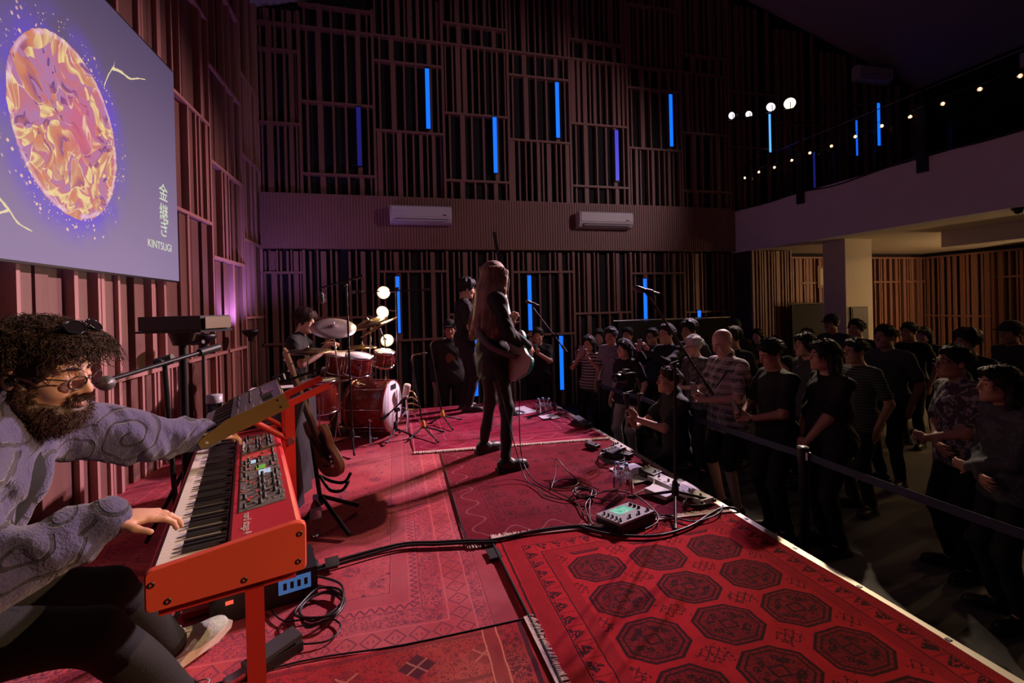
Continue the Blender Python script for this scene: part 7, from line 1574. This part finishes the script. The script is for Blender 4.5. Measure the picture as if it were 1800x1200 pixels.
# the rows behind
R_ = [
 ('silver-haired man in sunglasses and a camouflage shirt', 3.34, 4.52, 1.60, 3, ('short', 2), motif('camo_shirt', (0.05, 0.05, 0.05), (0.16, 0.155, 0.15), 18), black, dict(glasses=True, arms=(hold(), hold(0.3, 1.1, -1)))),
 ('man in glasses and a black shirt raising a phone above the kneeling photographer', 3.30, 5.0, 1.72, 1, ('short', 0), black, black, dict(glasses=True, sleeve='long', arms=(dict(hand=(0.42, 0.05, 1.42), pole=(0, 0.8, -1), d=(0.4, -0.1, 0.9), n=(0.9, 0, -0.2), curl=0.6), dict(hand=(0.42, -0.08, 1.40), pole=(0, -0.8, -1), d=(0.4, 0.1, 0.9), n=(0.9, 0, -0.2), curl=0.6)))),
 ('tall person with tousled dark hair behind the silver-haired man', 3.68, 5.08, 1.74, 1, ('fluffy', 0), char, black, {}),
 ('grinning man in glasses far back beside the blouse wearer', 3.60, 5.82, 1.62, 1, ('short', 0), navy, black, dict(glasses=True)),
 ('dim man in a dark jacket at the far back by the rail', 3.45, 6.28, 1.62, 2, ('short', 0), char, black, dict(sleeve='long')),
 ('young man in a blue-grey patterned shirt at the far stage corner', 2.92, 5.78, 1.66, 1, ('short', 0), motif('speckle_shirt', (0.12, 0.115, 0.15), (0.27, 0.25, 0.30), 60, 0.45), black, {}),
 ('girl with a dark fringe and pale trousers', 2.76, 5.10, 1.54, 3, ('bob', 0), black, beige, dict(shoes=shoe_white)),
 ('woman in a striped top filming with raised phone', 2.74, 6.12, 1.53, 1, ('long', 0), striped('stripes', (0.45, 0.42, 0.42), (0.03, 0.03, 0.035), 24.0), black, dict(arms=(dict(hand=(0.30, 0.06, 1.42), pole=(0, 0.8, -1), d=(0.1, -0.1, 1), n=(0.9, 0, 0), curl=0.6), dict(hand=(0.30, -0.06, 1.40), pole=(0, -0.8, -1), d=(0.1, 0.1, 1), n=(0.9, 0, 0), curl=0.6)))),
 ('woman with long hair half hidden behind the striped top', 3.07, 6.46, 1.60, 1, ('long', 0), navy, black, {}),
 ('man with wavy black hair directly behind the bald man', 3.99, 4.66, 1.65, 1, ('fluffy', 0), black, black, {}),
 ('man in a dark cap standing behind the bald man', 4.70, 5.50, 1.72, 2, ('cap', 0), char, black, {}),
 ('woman with a pale shirt between bald man and cap wearer', 4.25, 5.10, 1.60, 1, ('bob', 0), lilac, black, {}),
 ('distant woman with centre-parted hair by the dark screen', 5.80, 6.25, 1.51, 3, ('long', 0), black, black, {}),
 ('short man in black before the dark screen', 5.28, 5.36, 1.47, 1, ('short', 0), black, black, {}),
 ('man holding a camera beneath the dark screen', 5.72, 5.24, 1.56, 2, ('short', 0), char, black, dict(arms=(hold(0.25, 1.35), hold(0.25, 1.35, -1)))),
 ('person with long black hair just behind the big long-haired man', 4.06, 3.72, 1.64, 1, ('long', 0), char, black, {}),
 ('man in round glasses and striped collar behind the big man', 4.16, 3.28, 1.61, 1, ('short', 0), striped('thin_stripes', (0.10, 0.10, 0.11), (0.02, 0.02, 0.022), 40.0), black, dict(glasses=True)),
 ('tall man in a cap standing against the pillar', 6.08, 5.16, 1.75, 2, ('cap', 0), char, black, dict(sleeve='long')),
 ('dark-haired man before the cream face of the pillar', 5.90, 4.66, 1.70, 2, ('short', 0), navy, black, {}),
 ('broad man in a grey-blue shirt in the middle of the crowd', 5.04, 3.66, 1.69, 2, ('short', 0), cloth('slate_shirt', (0.06, 0.065, 0.08)), black, dict(bulk=1.2)),
 ('man with cropped hair beyond the pillar', 6.60, 4.50, 1.64, 2, ('short', 0), black, black, {}),
 ('woman with wavy hair beyond the pillar, lit amber', 7.30, 4.80, 1.54, 3, ('long', 0), navy, black, {}),
 ('man with thick dark hair behind the smiling man in glasses', 5.50, 3.22, 1.64, 2, ('fluffy', 0), black, black, {}),
 ('man in a flat dark cap at the picture edge', 6.58, 3.46, 1.68, 2, ('cap', 0), char, black, {}),
 ('short person with dark hair holding a tumbler', 4.18, 4.08, 1.36, 1, ('bob', 0), black, black, dict(arms=('down', dict(hand=(0.26, -0.16, 1.02), pole=(-0.2, -0.8, -1), d=(0.4, 0.3, 0.8), n=(0.2, 1, 0), curl=0.9)))),
 ('person holding a camera up behind the singer at the back of the stage', 2.16, 6.75, 1.64, 1, ('short', 0), black, black, dict(arms=(dict(hand=(0.34, 0.05, 1.36), pole=(0, 0.8, -1), d=(0.2, -0.2, 1), n=(0.8, -0.3, 0), curl=0.8), dict(hand=(0.34, -0.05, 1.36), pole=(0, -0.8, -1), d=(0.2, 0.2, 1), n=(0.8, 0.3, 0), curl=0.8)), nod=4)),
]
info = {}
for lab, x, y, H, sk_, hr, tp_, pn, kw in R_:
    fc = face_to(x, y, 0.8, 4.2)+((x*37) % 11-5)
    info[lab] = person(lab, (x, y, FZ), fc, H, sk_, hr, tp_, pn, kw.pop('shoes', shoe_black), h=0.0095, nod=kw.pop('nod', (y*23) % 7-3), group=GP, face_parts=y < 5.2, **kw)[1]
hd, hj = person('man in a black hoodie and cap standing behind the stage by the wall', (0.78, 6.72, FZ), -96, 1.80, 2, ('cap', 0), motif('hoodie_print', (0.014, 0.013, 0.015), (0.020, 0.018, 0.02), 4), black, shoe_black, sleeve='long', h=0.009, bulk=1.1, trunk=0.022, slv=0.01)
# faded round print on the hoodie's chest
pr = SDF().ell(hj['T'](0.125, 0, 0.26), (0.022, 0.075, 0.10), [(0, -1, 0), (1, 0, 0), (0, 0, 1)], 0.01).mesh('chest_print', mat('print_rust', (0.16, 0.06, 0.03), 0.8, 0, 0.5, 40), 0.01, None, hd)
i_ = info['woman in a striped top filming with raised phone']; phone('phone raised by the woman in the striped top', i_['P'](0.36, 0.0, 1.52), i_['P'](-1, 0, 0)-i_['P'](0, 0, 0), (0, 0, 1))
i_ = info['man in glasses and a black shirt raising a phone above the kneeling photographer']; phone('phone raised by the man in the black shirt', i_['P'](0.50, 0.0, 1.50), i_['P'](-1, 0, 0)-i_['P'](0, 0, 0), (0, 0, 1))
i_ = info['short person with dark hair holding a tumbler']; c_ = i_['P'](0.33, -0.13, 1.12)
tm = thing('lidded_tumbler', 'lidded clear tumbler held up by the big man\'s shoulder', 'tumbler', c_)
MB().lathe(c_-np.array((0, 0, 0.06)), (0, 0, 1), [(0.033, 0), (0.04, 0.13), (0.036, 0.13), (0.03, 0.01), (0.001, 0.008)], 18).build('beaker', glass_m, tm); MB().lathe(c_+np.array((0, 0, 0.068)), (0, 0, 1), [(0.045, 0), (0.045, 0.018), (0.036, 0.024), (0.001, 0.025)], 18).build('lid', mat('frosted_lid', (0.42, 0.40, 0.44), 0.4), tm)
i_ = info['person holding a camera up behind the singer at the back of the stage']; c_ = i_['P'](0.40, 0.0, 1.46)
cm = thing('compact_camera', 'small black camera held up behind the singer', 'camera', c_); MB().box(tuple(c_), (0.06, 0.12, 0.075), rz=0.6).build('body', blkp, cm); MB().cyl(tuple(c_), tuple(i_['P'](0.50, 0, 1.47)), 0.028).build('lens', blkp, cm)
# ------------------------------------------------------------------ belt barrier between stage and crowd
def barrier_post(label, x, y):
    t = thing('barrier_post', label, 'barrier post', (x, y, FZ), 'belt barrier posts')
    MB().lathe((x, y, FZ), (0, 0, 1), [(0.16, 0), (0.16, 0.012), (0.10, 0.03), (0.035, 0.04)], 24).build('base', blk, t); MB().cyl((x, y, FZ+0.03), (x, y, 0.30), 0.031).build('post', blk, t)
    MB().lathe((x, y, 0.28), (0, 0, 1), [(0.036, 0), (0.036, 0.09), (0.033, 0.096), (0.001, 0.098)], 20).build('head', blkp, t)
    MB().lathe((x, y, 0.372), (0, 0, 1), [(0.036, 0), (0.036, 0.006), (0.001, 0.007)], 20).build('cap_ring', steel, t); MB().b2((x-0.015, y-0.05, 0.30), (x+0.015, y-0.03, 0.35)).build('belt_clip', steel, t)
BP = [(2.60, 5.55), (2.62, 4.55), (2.66, 2.50), (2.70, 0.60)]
for (x, y), lab in zip(BP, ('black belt barrier post by the girl in pale trousers', 'black belt barrier post beside the kneeling photographer', 'black belt barrier post in front of the big long-haired man', 'black belt barrier post at the picture edge')): barrier_post(lab, x, y)
belt_m = mat('belt_blue', (0.035, 0.05, 0.095), 0.75, 0, 0.1, 30, 0.3, 400)
for (a, b), lab in zip(zip(BP[:-1], BP[1:]), ('navy barrier belt before the far end of the crowd', 'navy barrier belt in front of the bald man', 'navy barrier belt in front of the smiling man in glasses')):
    m = MB(); n = 12; vs = []
    for i in range(n+1):
        t = i/n; z = 0.325-0.05*4*t*(1-t)*0.35
        for dz in (-0.024, 0.024):
            for dx in (-0.0012, 0.0012): vs.append((a[0]*(1-t)+b[0]*t+dx-0.0, a[1]*(1-t)+b[1]*t, z+dz))
    m.add(vs, [(4*i+p, 4*i+q, 4*i+4+q, 4*i+4+p) for i in range(n) for p, q in ((0, 1), (1, 3), (3, 2), (2, 0))]); tag(m.build('barrier_belt', belt_m), lab, 'barrier belt', 'navy belts of the barrier')
# low dark screens behind the crowd
for lab, x0, x1, y, h_ in (('black fabric screen with a steel top rail behind the crowd', 3.95, 6.25, 7.55, 1.06), ('plain black partition under the balcony beside the pillar', 7.9, 9.6, 7.6, 1.28)):
    t = thing('room_divider', lab, 'partition', ((x0+x1)/2, y, FZ))
    MB().b2((x0, y, FZ+0.05), (x1, y+0.03, h_-0.02)).build('panel', cloth('divider_black', (0.010, 0.010, 0.011)), t)
    MB().cyl((x0-0.1, y+0.015, h_), (x1+0.1, y+0.015, h_), 0.018).build('top_rail', steel if 'steel' in lab else blk, t)
    for xx in (x0, x1): MB().cyl((xx, y+0.015, FZ), (xx, y+0.015, h_), 0.016).build('upright', blk, t); 
    for xx in (x0, x1): MB().b2((xx-0.03, y-0.2, FZ), (xx+0.03, y+0.23, FZ+0.03)).build('foot', blk, t)
